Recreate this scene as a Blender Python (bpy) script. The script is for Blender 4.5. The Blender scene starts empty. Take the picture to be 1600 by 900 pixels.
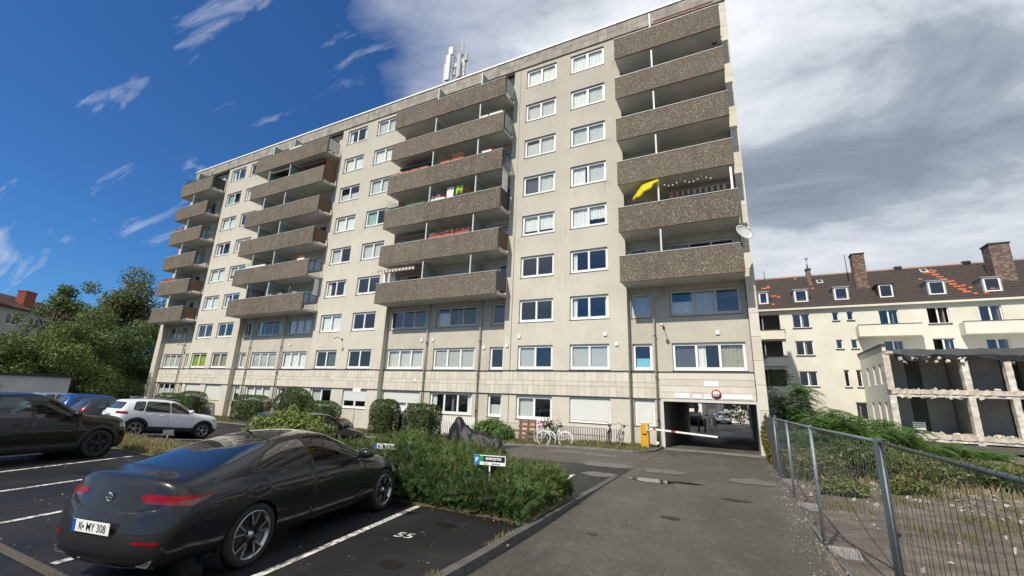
import bpy, bmesh, math, random
import numpy as np
from mathutils import Vector, Matrix
SC = bpy.context.scene
COL = SC.collection
R_ = math.radians
rnd = random.Random(7)

# ------------------------------------------------------------------ camera
cam_d = bpy.data.cameras.new('camera')
cam = bpy.data.objects.new('camera', cam_d); COL.objects.link(cam)
cam_d.sensor_width = 36.0
cam_d.lens = 36.0 * 670.47 / 1600
cam_d.clip_start = 0.05; cam_d.clip_end = 3000
cam.matrix_world = Matrix(((0.8908502, 0.08068329, 0.44707508, 0),
                           (0.45273943, -0.23909833, -0.8589872, 0),
                           (0.03758899, 0.96763743, -0.2495293, 2.0),
                           (0, 0, 0, 1)))
SC.camera = cam

# ------------------------------------------------------------------ light
SUN = Vector((-0.25, -1.0, 1.12)).normalized()          # towards the sun
elev = math.asin(SUN.z)
azim = math.atan2(SUN.x, SUN.y)                          # from +y clockwise
sl = bpy.data.lights.new('sun', 'SUN'); sl.energy = 4.5; sl.angle = R_(0.5); sl.color = (1.0, 0.93, 0.81)
so = bpy.data.objects.new('sun', sl); COL.objects.link(so)
so.rotation_euler = (-SUN).to_track_quat('-Z', 'Y').to_euler()
SC.view_settings.view_transform = 'Standard'; SC.view_settings.look = 'None'
SC.view_settings.exposure = 0.2; SC.view_settings.gamma = 1.0

W = bpy.data.worlds.new('World'); SC.world = W; W.use_nodes = True
nt = W.node_tree; nt.nodes.clear()
def N(tree, t, **kw):
    n = tree.nodes.new(t)
    for k, v in kw.items():
        if k.startswith('i_'): n.inputs[k[2:].replace('_', ' ')].default_value = v
        else: setattr(n, k, v)
    return n
def L(tree, a, b): tree.links.new(a, b)
def mathn(tree, op, a=None, b=None, clamp=False):
    n = tree.nodes.new('ShaderNodeMath'); n.operation = op; n.use_clamp = clamp
    for i, s in ((0, a), (1, b)):
        if s is None: continue
        if isinstance(s, (int, float)): n.inputs[i].default_value = s
        else: tree.links.new(s, n.inputs[i])
    return n.outputs[0]
def vmath(tree, op, a, b):
    n = tree.nodes.new('ShaderNodeVectorMath'); n.operation = op
    for i, s in ((0, a), (1, b)):
        if isinstance(s, (tuple, list)): n.inputs[i].default_value = s
        elif s is not None: tree.links.new(s, n.inputs[i])
    return n
def mixc(tree, fac, a, b, blend='MIX'):
    n = tree.nodes.new('ShaderNodeMix'); n.data_type = 'RGBA'; n.blend_type = blend
    for i, s in ((0, fac), (6, a), (7, b)):
        if isinstance(s, (int, float)): n.inputs[i].default_value = s
        elif isinstance(s, (tuple, list)): n.inputs[i].default_value = (*s[:3], 1)
        else: tree.links.new(s, n.inputs[i])
    return n.outputs[2]
def ramp(tree, fac, stops):
    n = tree.nodes.new('ShaderNodeValToRGB'); e = n.color_ramp.elements
    while len(e) < len(stops): e.new(0.5)
    for k, (p, c) in enumerate(stops):
        e[k].position = p
        e[k].color = (c, c, c, 1) if isinstance(c, (int, float)) else (*c[:3], 1)
    tree.links.new(fac, n.inputs[0]); return n.outputs[0]
def noise(tree, vec, scale, detail=4, rough=0.55, dist=0.0):
    n = tree.nodes.new('ShaderNodeTexNoise'); n.inputs['Scale'].default_value = scale
    n.inputs['Detail'].default_value = detail; n.inputs['Roughness'].default_value = rough
    n.inputs['Distortion'].default_value = dist
    if vec is not None: tree.links.new(vec, n.inputs['Vector'])
    return n.outputs[0]

sky = N(nt, 'ShaderNodeTexSky', sky_type='NISHITA', sun_disc=False, sun_elevation=elev, sun_rotation=azim,
        air_density=1.0, dust_density=0.3, ozone_density=2.2, altitude=100)
tc = N(nt, 'ShaderNodeTexCoord')
sep = N(nt, 'ShaderNodeSeparateXYZ'); L(nt, tc.outputs['Generated'], sep.inputs[0])
den = mathn(nt, 'ADD', mathn(nt, 'MAXIMUM', sep.outputs[2], 0.0), 0.30)
px = mathn(nt, 'DIVIDE', sep.outputs[0], den); py = mathn(nt, 'DIVIDE', sep.outputs[1], den)
cmb = N(nt, 'ShaderNodeCombineXYZ'); L(nt, px, cmb.inputs[0]); L(nt, py, cmb.inputs[1])
rot = N(nt, 'ShaderNodeMapping'); L(nt, cmb.outputs[0], rot.inputs[0]); rot.inputs['Rotation'].default_value = (0, 0, R_(-28)); rot.inputs['Scale'].default_value = (0.8, 1.35, 1)
n1 = noise(nt, rot.outputs[0], 1.1, 9, 0.56, 0.35)
n2 = noise(nt, rot.outputs[0], 2.6, 9, 0.62, 0.5)
# cover grows towards the right of the facade
side = mathn(nt, 'ADD', mathn(nt, 'MULTIPLY', sep.outputs[0], 0.95), mathn(nt, 'MULTIPLY', sep.outputs[1], 0.35))
front = mathn(nt, 'ADD', mathn(nt, 'MULTIPLY', mathn(nt, 'ADD', side, 0.40), 2.8), mathn(nt, 'MULTIPLY', mathn(nt, 'SUBTRACT', n1, 0.5), 3.4))
n4 = noise(nt, cmb.outputs[0], 0.75, 7, 0.55)                    # broken cloud field behind the viewer
back = mathn(nt, 'MULTIPLY', mathn(nt, 'SUBTRACT', n4, 0.40), 6.0, clamp=True)
wb_ = ramp(nt, mathn(nt, 'MULTIPLY', sep.outputs[1], -3.0, clamp=True), [(0.0, 0.0), (1.0, 1.0)])
bk = mathn(nt, 'MULTIPLY', back, wb_); cover = mathn(nt, 'MAXIMUM', mathn(nt, 'MULTIPLY', front, mathn(nt, 'SUBTRACT', 1.0, wb_)), bk)
cover = mathn(nt, 'MULTIPLY', cover, 1.0, clamp=True)
cover = ramp(nt, cover, [(0.0, 0.0), (0.5, 0.55), (1.0, 1.0)])
# thin wisps over the blue part
rot2 = N(nt, 'ShaderNodeMapping'); L(nt, cmb.outputs[0], rot2.inputs[0]); rot2.inputs['Rotation'].default_value = (0, 0, R_(85)); rot2.inputs['Scale'].default_value = (1.0, 4.2, 1)
rot2.inputs['Location'].default_value = (0.35, 0.8, 0)
w1 = noise(nt, rot2.outputs[0], 2.3, 8, 0.6, 0.7)
wisp = ramp(nt, w1, [(0.575, 0.0), (0.78, 0.7)])
cov = mathn(nt, 'MAXIMUM', cover, wisp)
# cloud brightness
cb = mathn(nt, 'ADD', mathn(nt, 'MULTIPLY', n1, 0.85), mathn(nt, 'MULTIPLY', n2, 0.45))
ccol = ramp(nt, cb, [(0.47, (2.7, 3.2, 4.0)), (0.56, (4.0, 4.6, 5.4)), (0.63, (6.8, 7.3, 8.0)), (0.75, (10.2, 10.4, 10.8))])
ccol = mixc(nt, ramp(nt, sep.outputs[2], [(0.06, 0.80), (0.40, 0.0)]), ccol, (3.5, 4.1, 5.0))   # clouds far off lose their contrast
ccol = mixc(nt, mathn(nt, 'SUBTRACT', 1.0, cover), ccol, (8.0, 8.5, 9.4))
skyc = mixc(nt, 1.0, sky.outputs[0], (0.36, 0.76, 1.22), 'MULTIPLY')
fin = mixc(nt, cov, skyc, ccol)
bg = N(nt, 'ShaderNodeBackground'); bg.inputs[1].default_value = 0.085
L(nt, fin, bg.inputs[0]); wo = N(nt, 'ShaderNodeOutputWorld'); L(nt, bg.outputs[0], wo.inputs[0])

# ------------------------------------------------------------------ materials
MATS = {}
def mat(name, col, rough=0.6, metal=0.0, var=0.0, vscale=3.0, col2=None, bump=0.0, bscale=40.0, coat=0.0, spec=None,
        coords='Object', stretch=(1, 1, 1), speck=None, trans=0.0, emit=None):
    if name in MATS: return MATS[name]
    m = bpy.data.materials.new(name); m.use_nodes = True; t = m.node_tree
    b = t.nodes['Principled BSDF']
    b.inputs['Roughness'].default_value = rough; b.inputs['Metallic'].default_value = metal
    b.inputs['Coat Weight'].default_value = coat; b.inputs['Coat Roughness'].default_value = 0.04
    if spec is not None: b.inputs['Specular IOR Level'].default_value = spec
    b.inputs['Base Color'].default_value = (*col, 1)
    tcn = t.nodes.new('ShaderNodeTexCoord'); mp = t.nodes.new('ShaderNodeMapping')
    oi = N(t, 'ShaderNodeObjectInfo'); va = vmath(t, 'ADD', tcn.outputs[coords], oi.outputs['Location']); L(t, va.outputs[0], mp.inputs[0]); mp.inputs['Scale'].default_value = stretch
    c = None
    if col2 is not None or var > 0:
        n = noise(t, mp.outputs[0], vscale, 6, 0.62)
        f = ramp(t, n, [(0.34, 0.0), (0.68, 1.0)])
        c = mixc(t, f, col, col2 if col2 is not None else tuple(x * (1 - var) for x in col))
    if speck is not None:      # (scale, colour, threshold)
        v = N(t, 'ShaderNodeTexVoronoi'); v.inputs['Scale'].default_value = speck[0]; L(t, tcn.outputs[coords], v.inputs['Vector'])
        sp = ramp(t, mathn(t, 'FRACT', mathn(t, 'MULTIPLY', mixc(t, 0.0, v.outputs['Color'], (0, 0, 0)), 1.0)), [(speck[2], 0.0), (speck[2] + 0.02, 1.0)])
        c = mixc(t, sp, c if c is not None else col, speck[1])
    if c is not None: L(t, c, b.inputs['Base Color'])
    if bump > 0:
        nb = noise(t, mp.outputs[0], bscale, 5, 0.6)
        bn = N(t, 'ShaderNodeBump'); bn.inputs['Strength'].default_value = min(1, bump); bn.inputs['Distance'].default_value = 0.02
        L(t, nb, bn.inputs['Height']); L(t, bn.outputs[0], b.inputs['Normal'])
    if emit: b.inputs['Emission Color'].default_value = (*emit[:3], 1); b.inputs['Emission Strength'].default_value = emit[3]
    MATS[name] = m; return m

def glass_mat(name, tint, base=0.12, ior=1.7, wav=0.0):
    m = bpy.data.materials.new(name); m.use_nodes = True; t = m.node_tree; t.nodes.clear()
    tr = N(t, 'ShaderNodeBsdfTransparent'); tr.inputs[0].default_value = (*tint, 1)
    gl = N(t, 'ShaderNodeBsdfGlossy'); gl.inputs['Roughness'].default_value = 0.01; gl.inputs[0].default_value = (0.93, 0.96, 1, 1)
    ge = N(t, 'ShaderNodeNewGeometry'); dt = N(t, 'ShaderNodeVectorMath', operation='DOT_PRODUCT'); L(t, ge.outputs['Normal'], dt.inputs[0]); L(t, ge.outputs['Incoming'], dt.inputs[1])
    fr = mathn(t, 'POWER', mathn(t, 'SUBTRACT', 1.0, mathn(t, 'ABSOLUTE', dt.outputs['Value']), clamp=True), 5.0)   # Schlick, same from both sides
    if wav:
        tcn = N(t, 'ShaderNodeTexCoord'); nb = noise(t, tcn.outputs['Object'], 1.6, 2, 0.5)
        bn = N(t, 'ShaderNodeBump'); bn.inputs['Strength'].default_value = wav; bn.inputs['Distance'].default_value = 0.05
        L(t, nb, bn.inputs['Height']); L(t, bn.outputs[0], gl.inputs['Normal'])
    f = mathn(t, 'ADD', mathn(t, 'MULTIPLY', fr, 1 - base), base, clamp=True)
    mx = N(t, 'ShaderNodeMixShader'); L(t, f, mx.inputs[0]); L(t, tr.outputs[0], mx.inputs[1]); L(t, gl.outputs[0], mx.inputs[2])
    o = N(t, 'ShaderNodeOutputMaterial'); L(t, mx.outputs[0], o.inputs[0]); MATS[name] = m; return m

# ------------------------------------------------------------------ mesh helper
class MB:
    def __init__(s): s.v = []; s.f = []; s.m = []; s.sm = []
    def add(s, vs, fs, m=0, smooth=False):
        o = len(s.v); s.v += [tuple(p) for p in vs]
        for f in fs: s.f.append([o + i for i in f]); s.m.append(m); s.sm.append(smooth)
        return s
    def box(s, x0, x1, y0, y1, z0, z1, m=0, jit=0.0):
        if x0 > x1: x0, x1 = x1, x0
        if y0 > y1: y0, y1 = y1, y0
        if z0 > z1: z0, z1 = z1, z0
        vs = [(x, y, z) for z in (z0, z1) for y in (y0, y1) for x in (x0, x1)]
        if jit: vs = [tuple(c + rnd.uniform(-jit, jit) for c in v) for v in vs]
        return s.add(vs, [(0, 2, 3, 1), (4, 5, 7, 6), (0, 1, 5, 4), (2, 6, 7, 3), (0, 4, 6, 2), (1, 3, 7, 5)], m)
    def obox(s, c, sz, mtx=None, m=0):
        hx, hy, hz = (q / 2 for q in sz); c = Vector(c)
        vs = [Vector((x, y, z)) for z in (-hz, hz) for y in (-hy, hy) for x in (-hx, hx)]
        if mtx is not None: vs = [mtx @ v for v in vs]
        return s.add([v + c for v in vs], [(0, 2, 3, 1), (4, 5, 7, 6), (0, 1, 5, 4), (2, 6, 7, 3), (0, 4, 6, 2), (1, 3, 7, 5)], m)
    def tube(s, pts, r, n=8, m=0, cap=True, smooth=True):
        pts = [Vector(p) for p in pts]; rs = r if isinstance(r, (list, tuple)) else [r] * len(pts)
        o = len(s.v); prev = None
        for i, p in enumerate(pts):
            d = (pts[min(i + 1, len(pts) - 1)] - pts[max(i - 1, 0)]).normalized()
            if prev is None: a = d.orthogonal().normalized()
            else:
                a = prev - d * prev.dot(d)
                a = a.normalized() if a.length > 1e-6 else d.orthogonal().normalized()
            prev = a; b = d.cross(a)
            for k in range(n):
                t = 2 * math.pi * k / n; s.v.append(tuple(p + (a * math.cos(t) + b * math.sin(t)) * rs[i]))
        for i in range(len(pts) - 1):
            for k in range(n):
                k2 = (k + 1) % n
                s.f.append([o + i * n + k, o + i * n + k2, o + (i + 1) * n + k2, o + (i + 1) * n + k]); s.m.append(m); s.sm.append(smooth)
        if cap:
            s.f.append([o + k for k in range(n)][::-1]); s.m.append(m); s.sm.append(False)
            s.f.append([o + (len(pts) - 1) * n + k for k in range(n)]); s.m.append(m); s.sm.append(False)
        return s
    def lathe(s, prof, c=(0, 0, 0), ax='z', n=24, m=0, smooth=True, closed=False):
        o = len(s.v); c = Vector(c)
        for (r, h) in prof:
            for k in range(n):
                t = 2 * math.pi * k / n; a, b = r * math.cos(t), r * math.sin(t)
                p = {'z': (a, b, h), 'y': (a, h, b), 'x': (h, a, b)}[ax]
                s.v.append(tuple(c + Vector(p)))
        q = len(prof)
        for i in range(q if closed else q - 1):
            j = (i + 1) % q
            for k in range(n):
                k2 = (k + 1) % n
                s.f.append([o + i * n + k, o + i * n + k2, o + j * n + k2, o + j * n + k]); s.m.append(m); s.sm.append(smooth)
        return s
    def prism(s, poly, a0, a1, ax='y', m=0):
        n = len(poly)
        def P(p, a): return {'y': (p[0], a, p[1]), 'x': (a, p[0], p[1]), 'z': (p[0], p[1], a)}[ax]
        vs = [P(p, a0) for p in poly] + [P(p, a1) for p in poly]
        fs = [tuple(range(n))[::-1], tuple(range(n, 2 * n))] + [(i, (i + 1) % n, n + (i + 1) % n, n + i) for i in range(n)]
        return s.add(vs, fs, m)
    def mesh(s, name, mats, org=(0, 0, 0), recalc=False):
        me = bpy.data.meshes.new(name)
        v = np.array(s.v, dtype=float).reshape(-1, 3) - np.array(org, dtype=float)
        me.from_pydata(v.tolist(), [], s.f)
        for m in (mats if isinstance(mats, (list, tuple)) else [mats]): me.materials.append(m)
        me.polygons.foreach_set('material_index', s.m); me.polygons.foreach_set('use_smooth', s.sm)
        if recalc:
            bm = bmesh.new(); bm.from_mesh(me); bmesh.ops.recalc_face_normals(bm, faces=bm.faces[:]); bm.to_mesh(me); bm.free()
        me.update(); return me
    def build(s, name, mats, parent=None, org=(0, 0, 0), recalc=True):
        return obj(name, s.mesh(name, mats, org, recalc), parent)

def obj(name, me, parent=None, loc=None, rot=None, scale=None):
    o = bpy.data.objects.new(name, me); COL.objects.link(o)
    if parent is not None: o.parent = parent
    if loc is not None: o.location = loc
    if rot is not None: o.rotation_euler = rot
    if scale is not None: o.scale = scale
    return o
def tag(o, label=None, cat=None, group=None, kind=None):
    if label: o['label'] = label
    if cat: o['category'] = cat
    if group: o['group'] = group
    if kind: o['kind'] = kind
    return o
def thing(name, label, cat, loc=(0, 0, 0), rz=0.0, group=None):
    o = bpy.data.objects.new(name, None); COL.objects.link(o); o.empty_display_size = 0.3
    o.location = loc; o.rotation_euler = (0, 0, rz); return tag(o, label, cat, group)
def copy_tree(o, parent=None):
    c = o.copy(); COL.objects.link(c); c.parent = parent
    for ch in list(o.children): copy_tree(ch, c)
    return c
def npmesh(name, v, f, mats, mi=None, smooth=False):
    """fast mesh from numpy quads or tris"""
    me = bpy.data.meshes.new(name); n = f.shape[1]
    me.vertices.add(len(v)); me.vertices.foreach_set('co', v.astype(np.float32).ravel())
    me.loops.add(f.size); me.loops.foreach_set('vertex_index', f.astype(np.int32).ravel())
    me.polygons.add(len(f)); me.polygons.foreach_set('loop_start', np.arange(0, f.size, n, dtype=np.int32))
    me.polygons.foreach_set('loop_total', np.full(len(f), n, dtype=np.int32))
    if mi is not None: me.polygons.foreach_set('material_index', mi.astype(np.int32))
    me.polygons.foreach_set('use_smooth', np.full(len(f), smooth))
    for m in (mats if isinstance(mats, (list, tuple)) else [mats]): me.materials.append(m)
    me.update(calc_edges=True); return me
def sm(t): t = np.clip(t, 0, 1); return t * t * (3 - 2 * t)
def text_mesh(s, size, name='lettering', bold=0.0):
    c = bpy.data.curves.new(name, 'FONT'); c.body = s; c.size = size; c.offset = bold; c.resolution_u = 3
    o = bpy.data.objects.new(name, c); COL.objects.link(o)
    me = bpy.data.meshes.new_from_object(o.evaluated_get(bpy.context.evaluated_depsgraph_get()))
    bpy.data.objects.remove(o); me.name = name; return me
def text(s, size, m, parent, loc, rot, bold=0.0, sx=1.0, center=True):
    me = text_mesh(s, size, 'lettering', bold); me.materials.clear(); me.materials.append(m)
    if center and len(me.vertices):
        a = np.array([v.co[:] for v in me.vertices]); cx = (a[:, 0].min() + a[:, 0].max()) / 2; cy = (a[:, 1].min() + a[:, 1].max()) / 2
        me.transform(Matrix.Translation((-cx, -cy, 0)))
    return obj('lettering', me, parent, loc, rot, (sx, 1, 1))

def drive_z(x, y): return -0.10 * (1 - sm((np.asarray(y, float) - 7.0) / 5.0))
def gz(x, y):
    """height of the parking ground"""
    x = np.asarray(x, float); y = np.asarray(y, float)
    return -0.45 * sm((-x - 5.0) / 12.0) * sm((y - 6.5) / 9.0)
# ================================================================== the apartment block
D = 22.7; RP = D + 0.4; FP = D - 1.2; BY = 36.0; ST = 2.75
X0, X1 = -52.75, 1.2; ZT = 25.6
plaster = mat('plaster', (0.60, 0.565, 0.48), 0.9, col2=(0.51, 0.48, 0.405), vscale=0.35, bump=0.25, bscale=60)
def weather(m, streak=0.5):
    """adds vertical streaks and soft blotches of grime to a material"""
    t = m.node_tree; b = t.nodes['Principled BSDF']; src = b.inputs['Base Color'].links[0].from_socket
    tcn = t.nodes.new('ShaderNodeTexCoord'); mp = t.nodes.new('ShaderNodeMapping'); mp.inputs['Scale'].default_value = (1.3, 1.3, 0.35)
    oi = N(t, 'ShaderNodeObjectInfo'); va = vmath(t, 'ADD', tcn.outputs['Object'], oi.outputs['Location']); L(t, va.outputs[0], mp.inputs[0]); n = noise(t, mp.outputs[0], 1.2, 8, 0.7)
    f = ramp(t, n, [(0.50, 0.0), (0.78, streak)]); c = mixc(t, f, src, (0.16, 0.145, 0.12))
    n3 = noise(t, tcn.outputs['Object'], 5.0, 5, 0.7); c = mixc(t, ramp(t, n3, [(0.45, 0.0), (0.8, 0.18)]), c, (0.2, 0.18, 0.15)); L(t, c, b.inputs['Base Color'])
    return m
weather(plaster, 0.16)
def grey_upwards(m, amt):      # greyer towards the upper storeys and the right end, broken by noise
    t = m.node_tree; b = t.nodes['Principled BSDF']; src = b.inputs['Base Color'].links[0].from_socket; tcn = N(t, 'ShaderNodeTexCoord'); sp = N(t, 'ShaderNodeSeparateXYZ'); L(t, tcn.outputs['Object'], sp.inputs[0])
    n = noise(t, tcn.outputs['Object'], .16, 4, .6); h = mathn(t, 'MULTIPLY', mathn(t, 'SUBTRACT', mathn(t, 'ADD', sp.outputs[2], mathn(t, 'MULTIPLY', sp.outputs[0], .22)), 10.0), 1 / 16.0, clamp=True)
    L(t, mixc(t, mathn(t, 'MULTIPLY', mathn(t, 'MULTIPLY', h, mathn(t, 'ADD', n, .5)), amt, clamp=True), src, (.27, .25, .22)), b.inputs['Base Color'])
grey_upwards(plaster, .40)
def sill_drips(m, amt):   # run-off marks hanging from the line of the window sills
    t = m.node_tree; b = t.nodes['Principled BSDF']; src = b.inputs['Base Color'].links[0].from_socket; tcn = N(t, 'ShaderNodeTexCoord'); sp = N(t, 'ShaderNodeSeparateXYZ'); L(t, tcn.outputs['Object'], sp.inputs[0])
    u = mathn(t, 'FRACT', mathn(t, 'DIVIDE', mathn(t, 'SUBTRACT', sp.outputs[2], .93), 2.743)); u = ramp(t, u, [(.66, 0.0), (.995, 1.0)])
    mp = N(t, 'ShaderNodeMapping'); mp.inputs['Scale'].default_value = (7, 7, .25); L(t, tcn.outputs['Object'], mp.inputs[0]); n = ramp(t, noise(t, mp.outputs[0], 1.0, 5, .7), [(.48, 0.0), (.72, 1.0)])
    n2 = ramp(t, noise(t, tcn.outputs['Object'], .55, 2, .5), [(.42, 0.0), (.6, 1.0)])
    L(t, mixc(t, mathn(t, 'MULTIPLY', mathn(t, 'MULTIPLY', mathn(t, 'MULTIPLY', u, n), n2), amt), src, (.16, .14, .12)), b.inputs['Base Color'])
sill_drips(plaster, .7)
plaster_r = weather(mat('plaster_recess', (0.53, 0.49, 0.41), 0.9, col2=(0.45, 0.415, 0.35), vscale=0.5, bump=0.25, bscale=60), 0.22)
whitefr = mat('white_plastic', (0.80, 0.80, 0.78), 0.35)
greyfr = mat('aged_white_metal', (0.60, 0.60, 0.57), 0.45, var=0.15)
darksill = mat('dark_sill', (0.055, 0.05, 0.045), 0.6)
tilem = [mat('ceramic_tile_%d' % k, c, 0.75, var=0.12, vscale=2, bump=0.1) for k, c in enumerate([(0.61, 0.565, 0.475), (0.57, 0.525, 0.44), (0.63, 0.59, 0.50)])]
groutm = mat('tile_joint', (0.27, 0.25, 0.22), 0.95)
fasc = [weather(mat('fascia_tile_%d' % k, c, 0.85, col2=(0.22, 0.20, 0.17), vscale=1.7, bump=0.2), 0.85) for k, c in enumerate([(0.40, 0.37, 0.32), (0.34, 0.315, 0.27)])]
soffit = mat('painted_soffit', (0.56, 0.555, 0.53), 0.85, col2=(0.42, 0.42, 0.40), vscale=1.2)
agg = mat('exposed_aggregate', (0.150, 0.120, 0.085), 0.9, col2=(0.30, 0.245, 0.175), vscale=16.0, bump=1.0, bscale=40, speck=(27.0, (0.62, 0.56, 0.45), 0.80))
def aggfix():
    t = agg.node_tree; b = t.nodes['Principled BSDF']; src = b.inputs['Base Color'].links[0].from_socket
    tcn = t.nodes.new('ShaderNodeTexCoord'); n = noise(t, tcn.outputs['Object'], 1.3, 5, 0.7)
    c = mixc(t, ramp(t, n, [(0.42, 0.0), (0.75, 0.5)]), src, (0.09, 0.075, 0.06))
    v = N(t, 'ShaderNodeTexVoronoi'); v.inputs['Scale'].default_value = 22.0; L(t, tcn.outputs['Object'], v.inputs['Vector'])
    c = mixc(t, ramp(t, v.outputs['Distance'], [(0.36, 0.0), (0.55, 0.85)]), c, (0.05, 0.04, 0.035)); 
    mp = N(t, 'ShaderNodeMapping'); mp.inputs['Scale'].default_value = (1.6, 1.6, .3); L(t, tcn.outputs['Object'], mp.inputs[0]); n5 = noise(t, mp.outputs[0], 1.0, 5, .65); c = mixc(t, ramp(t, n5, [(.50, 0.0), (.72, .55)]), c, (.055, .046, .038))
    oi = N(t, 'ShaderNodeObjectInfo'); c = mixc(t, mathn(t, 'MULTIPLY', oi.outputs['Random'], .14), c, (.30, .26, .20))
    L(t, c, b.inputs['Base Color'])
aggfix()
interior = mat('room_wall', (0.30, 0.29, 0.27), 0.9, var=0.4, vscale=0.5)
winglass = glass_mat('window_glass', (0.95, 0.97, 0.965), 0.06, 1.5, 0.04)
frosted = mat('wired_glass', (0.23, 0.30, 0.29), 0.12, var=0.1, coat=0.3)
metalg = mat('galvanised_metal', (0.42, 0.43, 0.43), 0.42, 0.7, var=0.15, vscale=8)
pipem = mat('downpipe_zinc', (0.46, 0.45, 0.42), 0.5, 0.3, var=0.2)
darkm = mat('dark_metal', (0.03, 0.03, 0.032), 0.5, 0.3)
whitem = mat('white_paint', (0.80, 0.80, 0.77), 0.5, var=0.06)
curt = {
 'sheer': mat('sheer_curtain', (0.60, 0.60, 0.57), 0.9),
 'white': mat('white_curtain', (0.85, 0.84, 0.80), 0.9, var=0.1, vscale=5),
 'beige': mat('beige_curtain', (0.42, 0.36, 0.28), 0.9, var=0.2, vscale=5),
 'dark': mat('dark_curtain', (0.10, 0.10, 0.10), 0.9),
 'green': mat('green_curtain', (0.34, 0.46, 0.03), 0.9),
 'teal': mat('pale_green_curtain', (0.32, 0.50, 0.44), 0.9),
 'blind': mat('slatted_blind', (0.66, 0.66, 0.62), 0.6),
 'blue': mat('blue_towel', (0.25, 0.55, 0.70), 0.9)}
shutm = mat('roller_shutter', (0.58, 0.585, 0.56), 0.55)
BORG = (-25.0, D, 0.0)
block = thing('apartment_block', 'nine storey cream apartment block with pebbled balconies and a drive-through passage', 'building', BORG)
def bb(mbx, name, mats, parent=None): return mbx.build(name, mats, parent or block, BORG)

def sheet(x0, x1, z0, z1, y, ops, depth, m=0, ret=()):
    """wall face at y with openings (x0,x1,z0,z1) and their reveals; ret: sides closed back to RP"""
    b = MB(); xs = sorted({x0, x1} | {o[i] for o in ops for i in (0, 1)}); zs = sorted({z0, z1} | {o[i] for o in ops for i in (2, 3)})
    for i in range(len(xs) - 1):
        for j in range(len(zs) - 1):
            a, c = (xs[i] + xs[i + 1]) / 2, (zs[j] + zs[j + 1]) / 2
            if any(o[0] < a < o[1] and o[2] < c < o[3] for o in ops): continue
            b.add([(xs[i], y, zs[j]), (xs[i + 1], y, zs[j]), (xs[i + 1], y, zs[j + 1]), (xs[i], y, zs[j + 1])], [(0, 1, 2, 3)], m)
    for (a0, a1, c0, c1) in ops:
        yb = y + depth
        b.add([(a0, y, c0), (a1, y, c0), (a1, y, c1), (a0, y, c1), (a0, yb, c0), (a1, yb, c0), (a1, yb, c1), (a0, yb, c1)],
              [(0, 4, 5, 1), (1, 5, 6, 2), (2, 6, 7, 3), (3, 7, 4, 0)], m)
    for xr in ret: b.add([(xr, y, z0), (xr, RP + 0.3, z0), (xr, RP + 0.3, z1), (xr, y, z1)], [(0, 1, 2, 3)], m)
    return b

# ---- window meshes, shared
WM = {}
def winmesh(w, h, n, grey):
    k = (round(w, 2), round(h, 2), n, grey)
    if k in WM: return WM[k]
    b = MB(); t = 0.065
    b.box(0, w, 0, 0.08, 0, t * 1.5); b.box(0, w, 0, 0.08, h - t, h); b.box(0, t, 0, 0.08, t * 1.5, h - t); b.box(w - t, w, 0, 0.08, t * 1.5, h - t)
    pans = []; iw = (w - 2 * t) / n
    for i in range(n):
        a0 = t + iw * i; a1 = a0 + iw; s = 0.055
        if i: b.box(a0 - 0.022, a0 + 0.022, 0.004, 0.076, t * 1.5, h - t)
        c0 = t * 1.5; c1 = h - t
        b.box(a0, a0 + s, -0.012, 0.06, c0, c1); b.box(a1 - s, a1, -0.012, 0.06, c0, c1)
        b.box(a0 + s, a1 - s, -0.012, 0.06, c0, c0 + s); b.box(a0 + s, a1 - s, -0.012, 0.06, c1 - s, c1)
        pans.append((a0 + s, a1 - s, c0 + s, c1 - s))
    fr = b.mesh('window_frame', greyfr if grey else whitefr)
    pm = []
    for (a0, a1, c0, c1) in pans:
        q = MB(); q.box(a0 - 0.003, a1 + 0.003, 0.022, 0.03, c0 - 0.003, c1 + 0.003); pm.append(q.mesh('pane', winglass))
    sb = MB(); sb.box(-0.05, w + 0.05, -0.13, 0.0, -0.045, -0.012); sill = sb.mesh('sill', darksill)
    WM[k] = (fr, pm, sill, pans); return WM[k]
CM = {}
def curtmesh(w, h, kind):
    k = (round(w, 2), round(h, 2), kind)
    if k in CM: return CM[k]
    b = MB()
    if kind == 'blind':
        nz = max(3, int(h / 0.055))
        for i in range(nz):
            z = h * i / nz; b.add([(0, 0.0, z), (w, 0.0, z), (w, 0.03, z + 0.042), (0, 0.03, z + 0.042)], [(0, 1, 2, 3)])
    else:
        nx = max(6, int(w / 0.035)); vs = []
        ph = rnd.random() * 6
        for i in range(nx + 1):
            y = 0.03 * math.sin(i * 1.3 + ph) + 0.012 * math.sin(i * 0.4 + ph)
            vs += [(w * i / nx, y, 0), (w * i / nx, y * 0.6, h)]
        b.add(vs, [(2 * i, 2 * i + 2, 2 * i + 3, 2 * i + 1) for i in range(nx)], smooth=True)
    CM[k] = b.mesh('curtain', curt[kind]); return CM[k]
def shutmesh(w, h):
    k = ('sh', round(w, 2), round(h, 2))
    if k in CM: return CM[k]
    b = MB(); nz = int(h / 0.05)
    for i in range(nz):
        z = h * i / nz; q = h / nz
        b.add([(0, 0, z), (w, 0, z), (w, -0.012, z + q * 0.5), (0, -0.012, z + q * 0.5), (w, 0, z + q), (0, 0, z + q)], [(0, 1, 2, 3), (3, 2, 4, 5)])
    CM[k] = b.mesh('shutter', shutm); return CM[k]
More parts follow.
